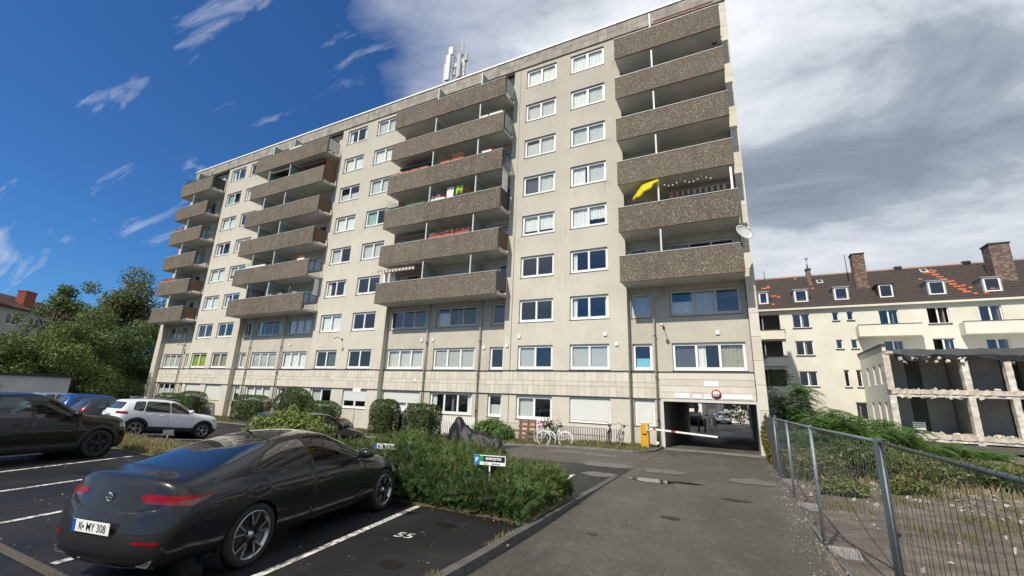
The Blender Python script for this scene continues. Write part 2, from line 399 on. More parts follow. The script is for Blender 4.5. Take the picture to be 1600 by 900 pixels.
def window(x, y, z, w, h, n=2, grey=False, dress=None, root=None, dep=0.11, sill=True, shutter=0.0, tilt=None):
    """frame with panes, what hangs behind them, sill; x,z lower left corner; dress: list per pane or kind"""
    fr, pm, sl_, pans = winmesh(w, h, n, grey)
    ox, oy, oz = (x - BORG[0], y + dep - BORG[1], z - BORG[2]) if root is None else (x, y + dep, z)
    f = obj('window', fr, root or block, (ox, oy, oz))
    for i, p in enumerate(pm):
        q = obj('pane', p, f)
    if sill: obj('sill', sl_, f)
    if dress is None: dress = []
    for i, d in enumerate(dress):
        if not d or i >= n: continue
        kind, frac0, frac1, side = d if isinstance(d, tuple) else (d, 0.0, 1.0, 1.0)
        a0, a1, c0, c1 = pans[i]; hh = (c1 - c0)
        c = obj('curtain', curtmesh((a1 - a0 + 0.08) * abs(side), hh * (frac1 - frac0) + 0.06, kind), f,
                ((a0 - 0.04) if side > 0 else a1 + 0.04 - (a1 - a0 + 0.08) * abs(side), 0.13 if kind != 'blind' else 0.07, c0 + hh * frac0 - 0.03))
    if shutter > 0:
        obj('roller_shutter', shutmesh(w - 0.14, (h - 0.14) * shutter), f, (0.07, -0.02, h - 0.07 - (h - 0.14) * shutter))
    return f
def rdress(n):
    """a household's dressing of one window"""
    r = rnd.random()
    if r < 0.16: return [None] * n
    if r < 0.36: return ['sheer'] * n
    if r < 0.50: return [('white', 0, 1, 0.35)] + [None] * (n - 2) + [('white', 0, 1, -0.35)]
    if r < 0.66: return ['white'] * n
    if r < 0.80: return [('sheer', 0, rnd.choice([0.5, 0.6]), 1.0)] * n
    if r < 0.88: return [('white', rnd.choice([0.3, 0.5]), 1, 1.0)] * n
    if r < 0.94: return ['blind'] * n
    return ['sheer'] + [None] * (n - 1)

# ---- main wall bays with two window columns each
bays = [(-46.2, -39.08, [(-45.68, 2.45), (-42.42, 2.42)]),
        (-29.26, -21.87, [(-28.6, 2.28), (-25.16, 2.32)]),
        (-12.23, -4.85, [(-11.28, 2.2), (-8.07, 2.22)])]
WZ = lambda k: 3.67 + 2.743 * (k - 1)          # sill height of storey k
special = {  # (bay, col, storey): dressing
 (2, 1, 8): [('white', 0, 1, 1), ('white', 0, 1, 1)], (2, 0, 8): ['white', 'white'], (2, 1, 7): ['white', 'sheer'], (2, 0, 7): ['sheer', 'sheer'],
 (2, 1, 6): ['sheer', 'sheer'], (2, 0, 6): [('sheer', 0, .8, 1), 'sheer'], (2, 0, 5): ['dark', 'sheer'], (2, 1, 5): [('white', 0, 1, .8), 'sheer'],
 (2, 1, 4): ['white', ('white', .35, 1, 1)], (2, 0, 4): [('white', .2, 1, 1), ('white', .2, 1, 1)], (2, 1, 3): [('white', 0, 1, .3), None],
 (2, 0, 3): [None, None], (2, 0, 2): [None, None], (2, 1, 2): [('white', 0, 1, .3), ('white', 0, 1, -.15)], (2, 0, 1): ['blind', None], (2, 1, 1): [('blind'), 'blind'],
 (0, 0, 1): ['green', 'green'], (0, 0, 7): ['teal', None], (1, 0, 4): ['sheer', None], (1, 1, 5): ['teal', None], (0, 1, 1): ['beige', 'beige'], (1, 0, 1): [None, 'dark'], (1, 1, 1): [None, None]}
gf = {(0, 0): 1.0, (0, 1): 1.0, (1, 0): 0.0, (1, 1): 0.62, (2, 0): 0.08, (2, 1): 0.97}
for bi, (a, c, cols) in enumerate(bays):
    ops = []
    for (x, w) in cols:
        for k in range(1, 9): ops.append((x, x + w, WZ(k), WZ(k) + 1.37))
        ops.append((x, x + w, 0.92, 2.22))
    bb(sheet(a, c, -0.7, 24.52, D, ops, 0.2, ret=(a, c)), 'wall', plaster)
    for ci, (x, w) in enumerate(cols):
        for k in range(1, 9):
            window(x + .01, D, WZ(k) + .01, w - .02, 1.35, 2, dress=special.get((bi, ci, k)) or rdress(2))
        s_ = gf[(bi, ci)]
        window(x + .01, D, 0.93, w - .02, 1.28, 2, dress=['sheer', None] if s_ < 0.5 else None, shutter=s_)
# ---- recessed bays
recs = [(-51.95, -46.2, [(-51.55, 3.3, 3), (-47.55, 0.62, 1)]),
        (-39.08, -29.26, [(-38.95, 0.95, 1), (-37.2, 3.3, 3), (-33.1, 2.95, 3)]),
        (-21.87, -12.23, [(-21.75, 3.2, 3), (-17.72, 3.24, 3), (-13.4, 1.0, 1)]),
        (-4.85, 0.78, [(-4.72, 1.0, 1), (-2.75, 3.3, 3)])]
for ri, (a, c, cols) in enumerate(recs):
    ops = []; wl = []
    for (x, w, n) in cols:
        for k in range(9):
            if k == 0:
                if ri == 3 and n == 3: continue
                z, h = 0.92, 1.32
            elif k < 3: z, h = WZ(k), 1.37
            else:
                fl = 8.0 + ST * (k - 3) + 0.2
                z, h = (fl + 0.08, 2.1) if n == 1 else (fl + 0.72, 1.46)
            ops.append((x, x + w, z, z + h)); wl.append((x, w, n, z, h, k))
    z0 = -0.7
    if ri == 3: ops.append((-3.28, 0.74, -0.7, 2.17))
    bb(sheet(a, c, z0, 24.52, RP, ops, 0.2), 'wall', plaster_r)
    for (x, w, n, z, h, k) in wl:
        dr = rdress(n); sh = 0.0
        if (ri, k) == (2, 0) and x < -20: sh = 0.6
        if (ri, k) == (3, 0): sh = 0.96
        if (ri, k) == (3, 2): dr = ['sheer'] if n == 1 else [('white', 0, .55, 1), 'sheer', None]
        if (ri, k) == (3, 1): dr = [('blue', 0, .4, 1)] if n == 1 else ['dark', ('white', 0, 1, .4), 'beige']
        if (ri, k) == (2, 1): dr = ['sheer'] * 3 if x < -20 else (['blind'] * n if n == 3 else [None])
        if (ri, k) == (1, 1) and -38 < x < -35: dr = ['blind'] * 3
        if (ri, k) == (2, 2): dr = [None] * n if x < -20 else ([('white', 0, .75, 1), None, None] if n == 3 else [None])
        window(x + .01, RP, z + .01, w - .02, h - .02, n, grey=k >= 2, dress=dr, shutter=sh, sill=k < 3)
# ---- pilasters at both ends with stone facing slabs
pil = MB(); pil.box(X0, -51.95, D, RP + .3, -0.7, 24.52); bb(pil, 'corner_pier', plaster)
pil = MB(); pil.box(0.80, X1 - 0.02, D + 0.03, RP + .3, -0.3, 24.52); bb(pil, 'corner_pier', groutm)
q = MB(); q.box(0, 0.398, -0.03, 0.02, 0, 1.085); pm_ = [q.mesh('facing_slab', m) for m in tilem]
q2 = MB(); q2.box(-0.03, 0.0, 0, 0.66, 0, 1.085)
for k in range(23):
    obj('facing_slab', pm_[(k * 7) % 3], block, (0.80 - BORG[0], 0.025, k * 1.1 - 0.28))
# ---- body of the block: back, side, roof, interior
bod = MB()
bod.box(X1 - 0.25, X1, RP + 0.3, BY, 2.3, 25.3); bod.box(X0, X0 + 0.25, RP + 0.3, BY, -0.7, 25.3)
bod.box(X1 - 0.25, X1, RP + 0.3, BY, -0.3, 2.3)
bod.box(X0 + .25, -3.5, BY - 0.3, BY, -0.7, 25.3); bod.box(-3.5, X1 - .25, BY - 0.3, BY, 2.3, 25.3)
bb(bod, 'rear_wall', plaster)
inn = MB()
inn.box(X0 + .3, X1 - .3, RP + 3.6, RP + 3.7, 2.6, 24.5); inn.box(X0 + .3, -3.6, RP + 3.6, RP + 3.7, -0.6, 2.6)
for x in np.arange(X0 + 4.2, X1 - 1, 3.6): inn.box(x, x + 0.12, RP + 0.32, RP + 3.59, 2.7 if x > -4 else -0.6, 24.4)
for b_ in (-46.2, -39.08, -29.26, -21.87, -12.23, -4.85): inn.box(b_ - 0.06, b_ + 0.06, RP + 0.305, RP + 3.58, 2.7 if b_ > -4 else -.6, 24.4)
bb(inn, 'room_partition', interior)
for k in range(1, 10):
    z = WZ(k) - 0.95 if k < 9 else 24.46
    s_ = MB(); s_.box(X0 + .3, X1 - .3, RP + .22, RP + 3.55, z - 0.2, z); bb(s_, 'floor_slab', soffit)
rf = MB(); rf.box(X0 + 0.02, X1 - 0.02, D - 0.02, BY, 24.62, 24.9); bb(rf, 'roof', mat('roof_felt', (0.06, 0.06, 0.06), 0.9))
# ---- fascia with two rows of slabs and a white metal coping
fb = MB(); fb.box(X0, X1 - 0.01, D - 0.05, D + 0.25, 24.52, 25.5); fb.box(X1 - .25, X1 - .01, D + .25, BY, 24.9, 25.5); bb(fb, 'fascia', groutm)
n_f = 88; fw = (X1 - X0) / n_f
tm = []
for m in fasc:
    q = MB(); q.box(0.006, fw - 0.006, -0.03, 0.0, 0.006, 0.474); tm.append(q.mesh('fascia_slab', m))
for i in range(n_f):
    for r in range(2):
        obj('fascia_slab', tm[rnd.random() < 0.45], block, (X0 + i * fw - BORG[0], -0.05 + rnd.uniform(-.006, .004), 24.54 + r * 0.48))
cp = MB(); cp.box(X0 - .03, X1 + 0.02, D - 0.14, D + 0.3, 25.5, 25.62); cp.box(X1 - .3, X1 + .02, D + .3, BY, 25.5, 25.62); bb(cp, 'coping', whitem)
# ---- tile band between ground and first storey, with ledges coloured dark to paint their shadow lines
led = MB()
for (a, c, y) in [(a, c, D) for a, c, _ in bays] + [(a, c, RP) for a, c, _ in recs]:
    led.box(a + .004, c - .004, y - 0.05, y + 0.1, 3.55, 3.62); led.box(a + .004, c - .004, y - 0.045, y + 0.1, 2.235, 2.275)
bb(led, 'ledge', darksill)
gb = MB(); segs = []
for (a, c, y) in [(a, c, D) for a, c, _ in bays] + [(a, c, RP) for a, c, _ in recs[:3]] + [(-4.85, -3.45, RP)]:
    gb.box(a + .004, c - .004, y - 0.012, y + 0.05, 2.275, 3.55); segs.append((a, c, y))
bb(gb, 'tile_bed', groutm)
rows = [(2.285, 0.50, 0.34), (2.80, 0.235, 0.68), (3.05, 0.49, 0.34)]
tiles = []
for (a, c, y) in segs:
    for (z, h, w) in rows:
        n = max(1, round((c - a - .02) / w)); ww = (c - a - .02) / n
        for i in range(n): tiles.append((a + .01 + i * ww, y, z, ww, h))
tiles.sort(key=lambda t: -t[0])
TMs = {}; rest = MB()
for i, (x, y, z, w, h) in enumerate(tiles):
    if i < 298:
        k = (round(w, 3), h, rnd.randrange(3))
        if k not in TMs:
            q = MB(); q.box(0.006, w - 0.006, -0.014, 0, 0, h); TMs[k] = q.mesh('facing_tile', tilem[k[2]])
        obj('facing_tile', TMs[k], block, (x - BORG[0], y - 0.012 - D + rnd.uniform(-.003, .003), z))
    else: rest.box(x + .006, x + w - .006, y - 0.026 + rnd.uniform(-.003, .003), y - 0.012, z, z + h, rnd.randrange(3))
tag(bb(rest, 'facing_tile', tilem), kind='stuff')
# ---- long boards over the passage
for i in range(4):
    q = MB(); q.box(-3.43, 0.775, RP - 0.05 + .003 * (i % 2), RP - 0.002, 2.31 + i * 0.31, 2.31 + i * 0.31 + 0.297); bb(q, 'cladding_board', tilem[(0, 2, 1, 2)[i]])
# ---- passage
pf = MB(); pf.box(-3.40, -3.28, RP - 0.06, RP + .2, -0.3, 2.28); pf.box(-3.28, 0.74, RP - 0.055, RP + .2, 2.16, 2.285); pf.box(0.74, 0.84, RP - .43, RP + .2, -0.3, 2.28)
bb(pf, 'passage_frame', mat('light_render', (0.60, 0.58, 0.53), 0.85, var=0.15))
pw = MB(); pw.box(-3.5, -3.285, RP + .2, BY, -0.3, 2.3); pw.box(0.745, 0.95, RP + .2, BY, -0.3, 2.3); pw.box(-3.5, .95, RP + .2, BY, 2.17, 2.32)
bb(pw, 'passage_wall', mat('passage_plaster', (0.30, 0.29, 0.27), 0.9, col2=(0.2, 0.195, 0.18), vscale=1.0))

# ---- balconies
def balcony(x0, x1, z, joints, divs, rail=True, style=0):
    s_ = MB(); s_.box(x0, x1, FP + 0.11, RP, z + 0.02, z + 0.2)
    s_.box(x0, x1, FP + 0.0, FP + 0.11, z + 0.02, z + 0.12)
    sl = bb(s_, 'balcony', soffit)
    xs = [x0 - .02] + joints + [x1 + .02]
    for a, c in zip(xs[:-1], xs[1:]):
        p = MB(); t = 0.0
        # front panel with chamfered end, like a cast tray
        p.box(a + 0.008, c - 0.008, FP - 0.09, FP - 0.002, z, z + 1.40); bb(p, 'front_panel', agg, sl)
    cpp = MB(); cpp.box(x0 - .04, x1 + .04, FP - 0.11, FP + 0.02, z + 1.403, z + 1.43); bb(cpp, 'cap_rail', greyfr, sl)
    if rail:
        for xx in (x1, x0 + .02):
            r_ = MB(); r_.box(xx - .02, xx, FP, D - 0.02, z + 1.33, z + 1.37); r_.box(xx - .02, xx, FP, D - .02, z + .3, z + .33)
            for y in np.arange(FP + .06, D - .05, 0.1): r_.box(xx - .015, xx - .003, y, y + .014, z + .32, z + 1.34)
            bb(r_, 'side_railing', darkm, sl)
    for dx in divs:
        g = MB(); g.box(dx - .012, dx + .012, FP + .06, RP - 0.03, z + .24, z + 2.45); gg = bb(g, 'partition', frosted, sl)
        g = MB(); g.box(dx - .04, dx + .04, FP, FP + .06, z + .2, z + 2.76 if z < 21 else z + 2.5); g.box(dx - .02, dx + .02, FP + .06, RP - .03, z + 2.45, z + 2.49); g.box(dx - .02, dx + .02, RP - .03, RP, z + .2, z + 2.49)
        bb(g, 'partition_post', greyfr, gg)
    return sl
BAL = {}
for k in range(3, 9):
    z = 8.0 + ST * (k - 3) + 0.0
    BAL['A', k] = balcony(-52.25, -46.5, z, [], [-49.6])
    BAL['B', k] = balcony(-39.2, -29.4, z, [-33.3], [-37.0, -34.1])
    BAL['C', k] = balcony(-21.85, -12.25, z, [-18.2], [-17.95, -14.2])
    BAL['D', k] = balcony(-4.88, 0.79, z, [], [-2.8], rail=False)
q = MB(); q.box(0.56, 0.66, FP, FP + .06, 8 + 2.75 + 1.43, 8 + 5.5); bb(q, 'partition_post', whitem, BAL['D', 4])

# ---- downpipes, vents, conduit
for (x, y, zt, kink) in [(-48.0, RP, 8.0, 0), (-37.45, RP, 8.0, 0), (-33.25, RP, 8.0, 0), (-18.25, RP, 8.0, 0), (-14.1, RP, 8.0, 0), (-3.55, RP, 8.0, 1)]:
    p = MB()
    yy = y - 0.13
    top = [(x + 0.55, yy, zt), (x + 0.55, yy, zt - 0.35), (x + .42, yy, zt - .5), (x + .1, yy, zt - .6), (x, yy, zt - .75)] if kink else [(x + .03, yy + .1, zt), (x, yy, zt - .25)]
    p.tube(top + [(x, yy, -0.45 if x < -12 else -.1)], 0.045, 8); bb(p, 'downpipe', pipem)
    for z in (1.2, 3.3, 5.4):
        c_ = MB(); c_.box(x - .06, x + .06, yy - .05, y, z, z + .04); bb(c_, 'pipe_bracket', darkm)
p = MB(); p.tube([(-11.75, D - 0.02, 24.4), (-11.75, D - .02, 0.2)], 0.012, 5); bb(p, 'lightning_conductor', metalg)


q = MB(); q.box(-.09, .09, -.06, 0, -.09, .09); ventm = q.mesh('wall_vent', whitem)
for (x, z, y) in [(-11.2, 5.55, D), (-6.05, 5.55, D), (-5.45, 5.0, D), (-11.98, 5.05, D), (-13.8, 5.02, RP), (-18.75, 5.6, RP), (-17.8, 5.6, RP), (-0.6, 5.5, RP), (-32.3, 5.6, RP), (-19.0, 2.95, RP),
                  (-34.6, 2.95, RP), (-33.0, 2.95, RP), (-44.3, 2.95, D), (-41.3, 2.95, D), (-50.3, 2.95, RP), (-26.4, 2.95, D)]:
    obj('wall_vent', ventm, block, (x - BORG[0], y - D - .002, z))
for (x, z, y) in [(-3.1, 5.85, RP), (-25.9, 5.8, D), (-48.0, 5.85, RP)]:
    p = MB(); p.box(x - .05, x + .05, y - .06, y - .001, z - .06, z + .06); p.tube([(x, y - .05, z), (x + .0, y - .5, z + .12), (x, y - .62, z + .1)], 0.02, 6)
    hd = bb(p, 'wall_lamp', darkm); p = MB(); p.lathe([(0.0, .06), (.07, .05), (.1, 0), (.09, -.06), (0, -.09)], (x, y - .68, z + .04), n=12); bb(p, 'lamp_shade', greyfr, hd)
# ---- signs fixed over the passage
def plate(x0, x1, z0, z1, y, m, th=0.012, name='sign_plate'):
    q = MB(); q.box(x0, x1, y - th, y, z0, z1); return bb(q, name, m)
yb = RP - 0.055
for (a, c, z0, z1) in [(-2.7, -2.05, 2.34, 2.58), (-1.9, -1.5, 2.35, 2.52), (-1.4, -1.08, 2.33, 2.56), (-.62, .02, 2.35, 2.57), (.025, .62, 2.36, 2.585), (-1.36, -.74, 2.92, 3.15)]:
    plate(a, c, z0, z1, yb - .002, whitem)
rs = MB(); rs.lathe([(0, 0), (.21, 0), (.21, .015), (0, .015)], (-.87, yb - .05, 2.57), 'y', 32); sg = bb(rs, 'height_limit_sign', mat('sign_red', (0.45, 0.01, 0.015), 0.4))
rs = MB(); rs.lathe([(0, 0), (.15, 0), (.15, .006), (0, .006)], (-.87, yb - .057, 2.57), 'y', 32); bb(rs, 'sign_face', whitem, sg)
blackp = mat('black_print', (0.01, 0.01, 0.01), 0.5)
t_ = text('2,1', 0.15, blackp, sg, (-.895 - BORG[0], yb - .062 - D, 2.57), (R_(90), 0, 0), 0.004)
t_ = text('m', 0.08, blackp, sg, (-.765 - BORG[0], yb - .062 - D, 2.54), (R_(90), 0, 0), 0.003)
for zz in (2.71, 2.43):
    q = MB(); s_ = 1 if zz > 2.57 else -1
    q.prism([(-.92, zz + s_ * .02), (-.82, zz + s_ * .02), (-.87, zz - s_ * .045)], yb - .062, yb - .058); bb(q, 'arrow_mark', blackp, sg)
# ================================================================== ground
asph_lot = mat('asphalt_lot', (0.012, 0.012, 0.013), 0.62, col2=(0.024, 0.024, 0.025), vscale=0.5, bump=0.7, bscale=90, speck=(70.0, (0.06, 0.06, 0.06), 0.93), spec=0.3)
asph_dr = mat('asphalt_drive', (0.066, 0.059, 0.046), 0.75, col2=(0.105, 0.098, 0.083), vscale=0.55, bump=0.9, bscale=70, speck=(60.0, (0.21, 0.20, 0.17), 0.84))
earth = mat('earth', (0.13, 0.105, 0.08), 0.95, col2=(0.25, 0.215, 0.17), vscale=1.2, bump=1.0, bscale=12)
grassb = mat('grass_soil', (0.055, 0.06, 0.022), 0.95, col2=(0.11, 0.085, 0.045), vscale=2.5, bump=0.8, bscale=30)
concrete = mat('kerb_concrete', (0.12, 0.12, 0.115), 0.85, col2=(0.2, 0.195, 0.18), vscale=3, bump=0.4, bscale=60)
linem = mat('road_paint', (0.66, 0.65, 0.61), 0.7, col2=(0.40, 0.39, 0.37), vscale=9)
def wear(m, base, amt=0.5, sc=7):
    t = m.node_tree; b = t.nodes['Principled BSDF']; src = b.inputs['Base Color'].links[0].from_socket
    tcn = t.nodes.new('ShaderNodeTexCoord'); n = noise(t, tcn.outputs['Object'], sc, 8, 0.75)
    L(t, mixc(t, ramp(t, n, [(0.46, 0.0), (0.60, amt)]), src, base), b.inputs['Base Color'])
wear(linem, (0.03, 0.03, 0.03), 0.85, 9)
def grid(name, xs, ys, zf, m, kind='structure', skirt=False):
    X, Y = np.meshgrid(xs, ys); Z = zf(X, Y) + 0 * X
    v = np.stack([X.ravel(), Y.ravel(), Z.ravel()], 1); nx = len(xs); ny = len(ys)
    i = np.arange(nx - 1)[None, :] + nx * np.arange(ny - 1)[:, None]; i = i.ravel()
    f = np.stack([i, i + 1, i + nx + 1, i + nx], 1)
    return tag(obj(name, npmesh(name, v, f, m, smooth=True)), kind=kind)
ar = np.arange
far = grid('terrain', np.concatenate([[-900, -300, -120], ar(-90, 70, 8.0), [120, 300, 900]]), np.concatenate([[-900, -300, -80], ar(-40, 120, 8.0), [300, 900]]),
           lambda x, y: -0.75 + 0 * x, mat('rough_grass', (.035, .042, .022), .95, col2=(.06, .06, .035), vscale=.2))
grid('parking_ground', ar(-85, -3.1, 0.8).tolist() + [-3.13], ar(-14, 23.6, 0.75), lambda x, y: gz(x, y) - 0.0, asph_lot)
grid('driveway', np.linspace(-3.13, 1.0, 8), np.linspace(-14, 60, 75), lambda x, y: drive_z(x, y) - .004, asph_dr)
# driveway widening in front of the building, left of the passage
grid('driveway', np.linspace(-9.0, -3.125, 10), np.linspace(14.6, 22.0, 12), lambda x, y: gz(x, y) + 0.004, asph_dr)

def blotch(m, dark, light, s1=.35, s2=2.2):
    """large worn and damp areas on asphalt: tone and gloss change together"""
    t = m.node_tree; b = t.nodes['Principled BSDF']; src = b.inputs['Base Color'].links[0].from_socket
    tcn = N(t, 'ShaderNodeTexCoord'); mp = N(t, 'ShaderNodeMapping'); mp.inputs['Scale'].default_value = (1.5, .5, 1); L(t, tcn.outputs['Object'], mp.inputs[0])
    a = noise(t, mp.outputs[0], s1, 7, .6, .4); c = mixc(t, ramp(t, a, [(.42, 0.0), (.60, .65)]), src, dark)
    gr = noise(t, tcn.outputs['Object'], 55, 3, .8); c = mixc(t, ramp(t, gr, [(.40, .55), (.52, 0.0)]), c, dark); c = mixc(t, ramp(t, gr, [(.54, 0.0), (.68, .5)]), c, light)
    a2 = noise(t, tcn.outputs['Object'], s2, 8, .7); c = mixc(t, ramp(t, a2, [(.55, 0.0), (.75, .45)]), c, light); L(t, c, b.inputs['Base Color'])
    v = N(t, 'ShaderNodeTexVoronoi', feature='DISTANCE_TO_EDGE'); v.inputs['Scale'].default_value = .33; wv = N(t, 'ShaderNodeTexNoise'); wv.inputs['Scale'].default_value = 1.3; L(t, tcn.outputs['Object'], wv.inputs['Vector']); sc_ = vmath(t, 'ADD', tcn.outputs['Object'], wv.outputs['Color']); L(t, sc_.outputs[0], v.inputs['Vector'])
    c = mixc(t, ramp(t, v.outputs['Distance'], [(.0, .22), (.006, 0.0)]), c, (.012, .011, .010)); L(t, c, b.inputs['Base Color'])
    L(t, ramp(t, a, [(.40, b.inputs['Roughness'].default_value), (.62, .42)]), b.inputs['Roughness'])
blotch(asph_dr, (.040, .037, .031), (.16, .148, .122))
blotch(asph_lot, (.008, .008, .009), (.042, .041, .038), .5, 3.0)

def soil(m):
    t = m.node_tree; b = t.nodes['Principled BSDF']; src = b.inputs['Base Color'].links[0].from_socket; tcn = N(t, 'ShaderNodeTexCoord')
    mp = N(t, 'ShaderNodeMapping'); mp.inputs['Scale'].default_value = (.5, 2.2, 1); mp.inputs['Rotation'].default_value = (0, 0, .25); L(t, tcn.outputs['Object'], mp.inputs[0])
    c = mixc(t, ramp(t, noise(t, mp.outputs[0], .9, 9, .72, .6), [(.42, 0.0), (.62, .8)]), src, (.075, .058, .043)); n = noise(t, tcn.outputs['Object'], 14, 9, .8)
    c = mixc(t, ramp(t, n, [(.55, 0.0), (.70, .7)]), c, (.38, .35, .30)); L(t, c, b.inputs['Base Color'])
    b2 = N(t, 'ShaderNodeBump'); b2.inputs['Strength'].default_value = 1; b2.inputs['Distance'].default_value = .06; L(t, noise(t, tcn.outputs['Object'], 9, 9, .8), b2.inputs['Height']); L(t, b2.outputs[0], b.inputs['Normal'])
soil(earth)
# painted lines, kerbs, strips
def strip(name, pts, w, m, dz=.008, kind='structure', zf=None, n=24):
    """a painted or paved strip that follows the ground along pts"""
    pts = [np.array(p, float) for p in pts]; P = []
    for a, b in zip(pts[:-1], pts[1:]):
        for t in np.linspace(0, 1, n, endpoint=False): P.append(a + (b - a) * t)
    P.append(pts[-1]); V = []
    for i, p in enumerate(P):
        d = P[min(i + 1, len(P) - 1)] - P[max(i - 1, 0)]; d = d / np.linalg.norm(d); nn = np.array([-d[1], d[0]]) * w / 2
        for s in (-1, 1):
            q = p + nn * s; V.append((q[0], q[1], float((zf or gz)(q[0], q[1])) + dz))
    b = MB(); b.add(V, [(2 * i, 2 * i + 1, 2 * i + 3, 2 * i + 2) for i in range(len(P) - 1)])
    return tag(b.build(name, m), kind=kind)
for k, (a, b) in enumerate([((-4.62, 2.0), (-5.46, 7.2)), ((-7.02, 2.55), (-7.95, 7.0)), ((-9.5, 2.7), (-10.5, 7.0)), ((-11.95, 2.6), (-13.05, 7.0)), ((-14.3, 2.9), (-15.5, 6.75)), ((-16.75, 3.0), (-17.9, 6.8)), ((-19.3, 3.0), (-20.4, 6.9)), ((-21.8, 3.2), (-22.9, 6.9)),
                            ((-4.02, 9.7), (-4.27, 12.4)), ((-6.6, 9.6), (-6.8, 13.2)), ((-9.1, 9.6), (-9.3, 13.6)), ((-11.6, 9.6), (-11.8, 13.6)), ((-13.4, 9.6), (-13.5, 13.6)), ((-15.9, 9.6), (-16, 13.6)), ((-18.4, 9.6), (-18.5, 13.6)), ((-21.2, 8.6), (-21.2, 13.4)), ((-24.3, 8.4), (-24.3, 13.2)), ((-27.4, 8.4), (-27.4, 13.2))]):
    strip('bay_line', [a, b], .11, linem)
strip('gutter', [(-30, 2.2), (-6.2, 2.45), (-3.3, 2.2)], .12, mat('gutter_setts', (.10, .08, .06), .9, col2=(.05, .045, .04), vscale=20, bump=1, bscale=40))
def markings(s, x, y, rz, size):
    o = obj('bay_number', text_mesh(s, size, 'bay_number', .004)); o.data.materials.clear(); o.data.materials.append(linem); o.location = (x, y, float(gz(x, y)) + .008); o.rotation_euler = (0, 0, R_(rz)); return tag(o, kind='structure')
markings('55', -4.62, 5.42, 12, .30)
# raised strip with kerb along the driveway
kb = bpy.data.objects.new('kerb', None); COL.objects.link(kb); tag(kb, kind='structure')
for i in range(17):
    y = -2.0 + i * .88; z0 = float(drive_z(0, y)) - .1; q = MB(); q.box(-3.26, -3.125, y + .006, y + .874, z0, .022 + rnd.uniform(-.004, .006), jit=.003)
    obj('kerb_stone', q.mesh('kerb_stone', mat('dark_kerb', (.060, .060, .057), .85, col2=(.10, .098, .09), vscale=4, bump=.4)), kb)
def turf(name, outline_fn, xs, ys, m, hump=.06):
    return grid(name, xs, ys, outline_fn, m)
turf('grass_median', lambda x, y: gz(x, y) + .012 + .05 * sm((y - 7.1) / .5) * sm((9.3 - y) / .5), np.linspace(-24, -3.2, 60), np.linspace(7.05, 9.35, 14), grassb)
turf('grass_verge', lambda x, y: gz(x, y) + .012 + .06 * sm((y - 19.35) / .5), np.linspace(-56, -4.6, 110), np.linspace(19.35, 22.9, 14), grassb)
b = MB(); pts = [(-4.6, 19.35), (-4.1, 19.4), (-3.75, 19.75), (-3.5, 20.5), (-3.42, 22.9), (-4.6, 22.9)]; b.add([(x, y, float(gz(x, y)) + .07) for x, y in pts], [tuple(range(6))]); tag(b.build('grass_verge', grassb), kind='structure')
vk = bpy.data.objects.new('verge_kerb', None); COL.objects.link(vk); tag(vk, kind='structure')
kpts = [(x, 19.28) for x in np.arange(-54, -4.6, 1.0)] + [(-4.6, 19.28), (-4.05, 19.35), (-3.68, 19.7), (-3.42, 20.5), (-3.36, 21.5), (-3.36, 22.6)]
for a, c in zip(kpts[:-1], kpts[1:]):
    d = Vector((c[0] - a[0], c[1] - a[1], 0)); mx, my = (a[0] + c[0]) / 2, (a[1] + c[1]) / 2
    q = MB(); q.obox((mx, my, float(gz(mx, my)) + .0), (d.length - .015, .1, .17), Matrix.Rotation(math.atan2(d.y, d.x), 3, 'Z')); obj('kerb_stone', q.mesh('kerb_stone', concrete), vk)
strip('passage_threshold', [(-3.2, 21.9), (.85, 21.9)], .16, mat('pale_concrete', (.36, .35, .32), .9, var=.3, vscale=5), .006, zf=drive_z)
strip('passage_ramp', [(-3.25, 22.5), (.7, 22.5)], 1.0, mat('ramp_concrete', (.17, .165, .155), .9, var=.3, vscale=3), .003, zf=drive_z)
glintp = mat('painted_sun_glint', (.16, .152, .135), .55, col2=(.085, .080, .070), vscale=6, bump=.8, bscale=120)  # paler tone that paints sun glints onto the asphalt
def patch(name, cx, cy, rx, ry, m, dz, seed=0, zf=drive_z, rz=0):
    r = random.Random(seed); n = 26; vs = [(cx, cy, float(zf(cx, cy)) + dz)]
    for k in range(n):
        t = 2 * math.pi * k / n; s = 1 + r.uniform(-.16, .16); x = rx * s * math.cos(t); y = ry * s * math.sin(t); x, y = x * math.cos(rz) - y * math.sin(rz), x * math.sin(rz) + y * math.cos(rz)
        vs.append((cx + x, cy + y, float(zf(cx + x, cy + y)) + dz))
    return tag(MB().add(vs, [(0, 1 + k, 1 + (k + 1) % n) for k in range(n)]).build(name, m), kind='structure')
for i, (x, y, a, c) in enumerate([(-4.0, 15.0, .85, .55), (-2.2, 14.8, .65, .5), (-6.4, 17.7, .9, .35), (-4.9, 17.5, .7, .35), (.2, 14.6, .65, .5), (-3.7, 12.9, .5, .4)]): patch('glint_patch', x, y, a, c, glintp, .008, i, (lambda x, y: gz(x, y)) if x < -3.13 - 0 else drive_z)
waterm = mat('puddle_water', (.012, .012, .012), .0, spec=1.0)
patch('puddle', -2.25, 12.9, .62, .30, waterm, .006, 9)
patch('puddle', -1.35, 13.1, .35, .10, waterm, .006, 10)
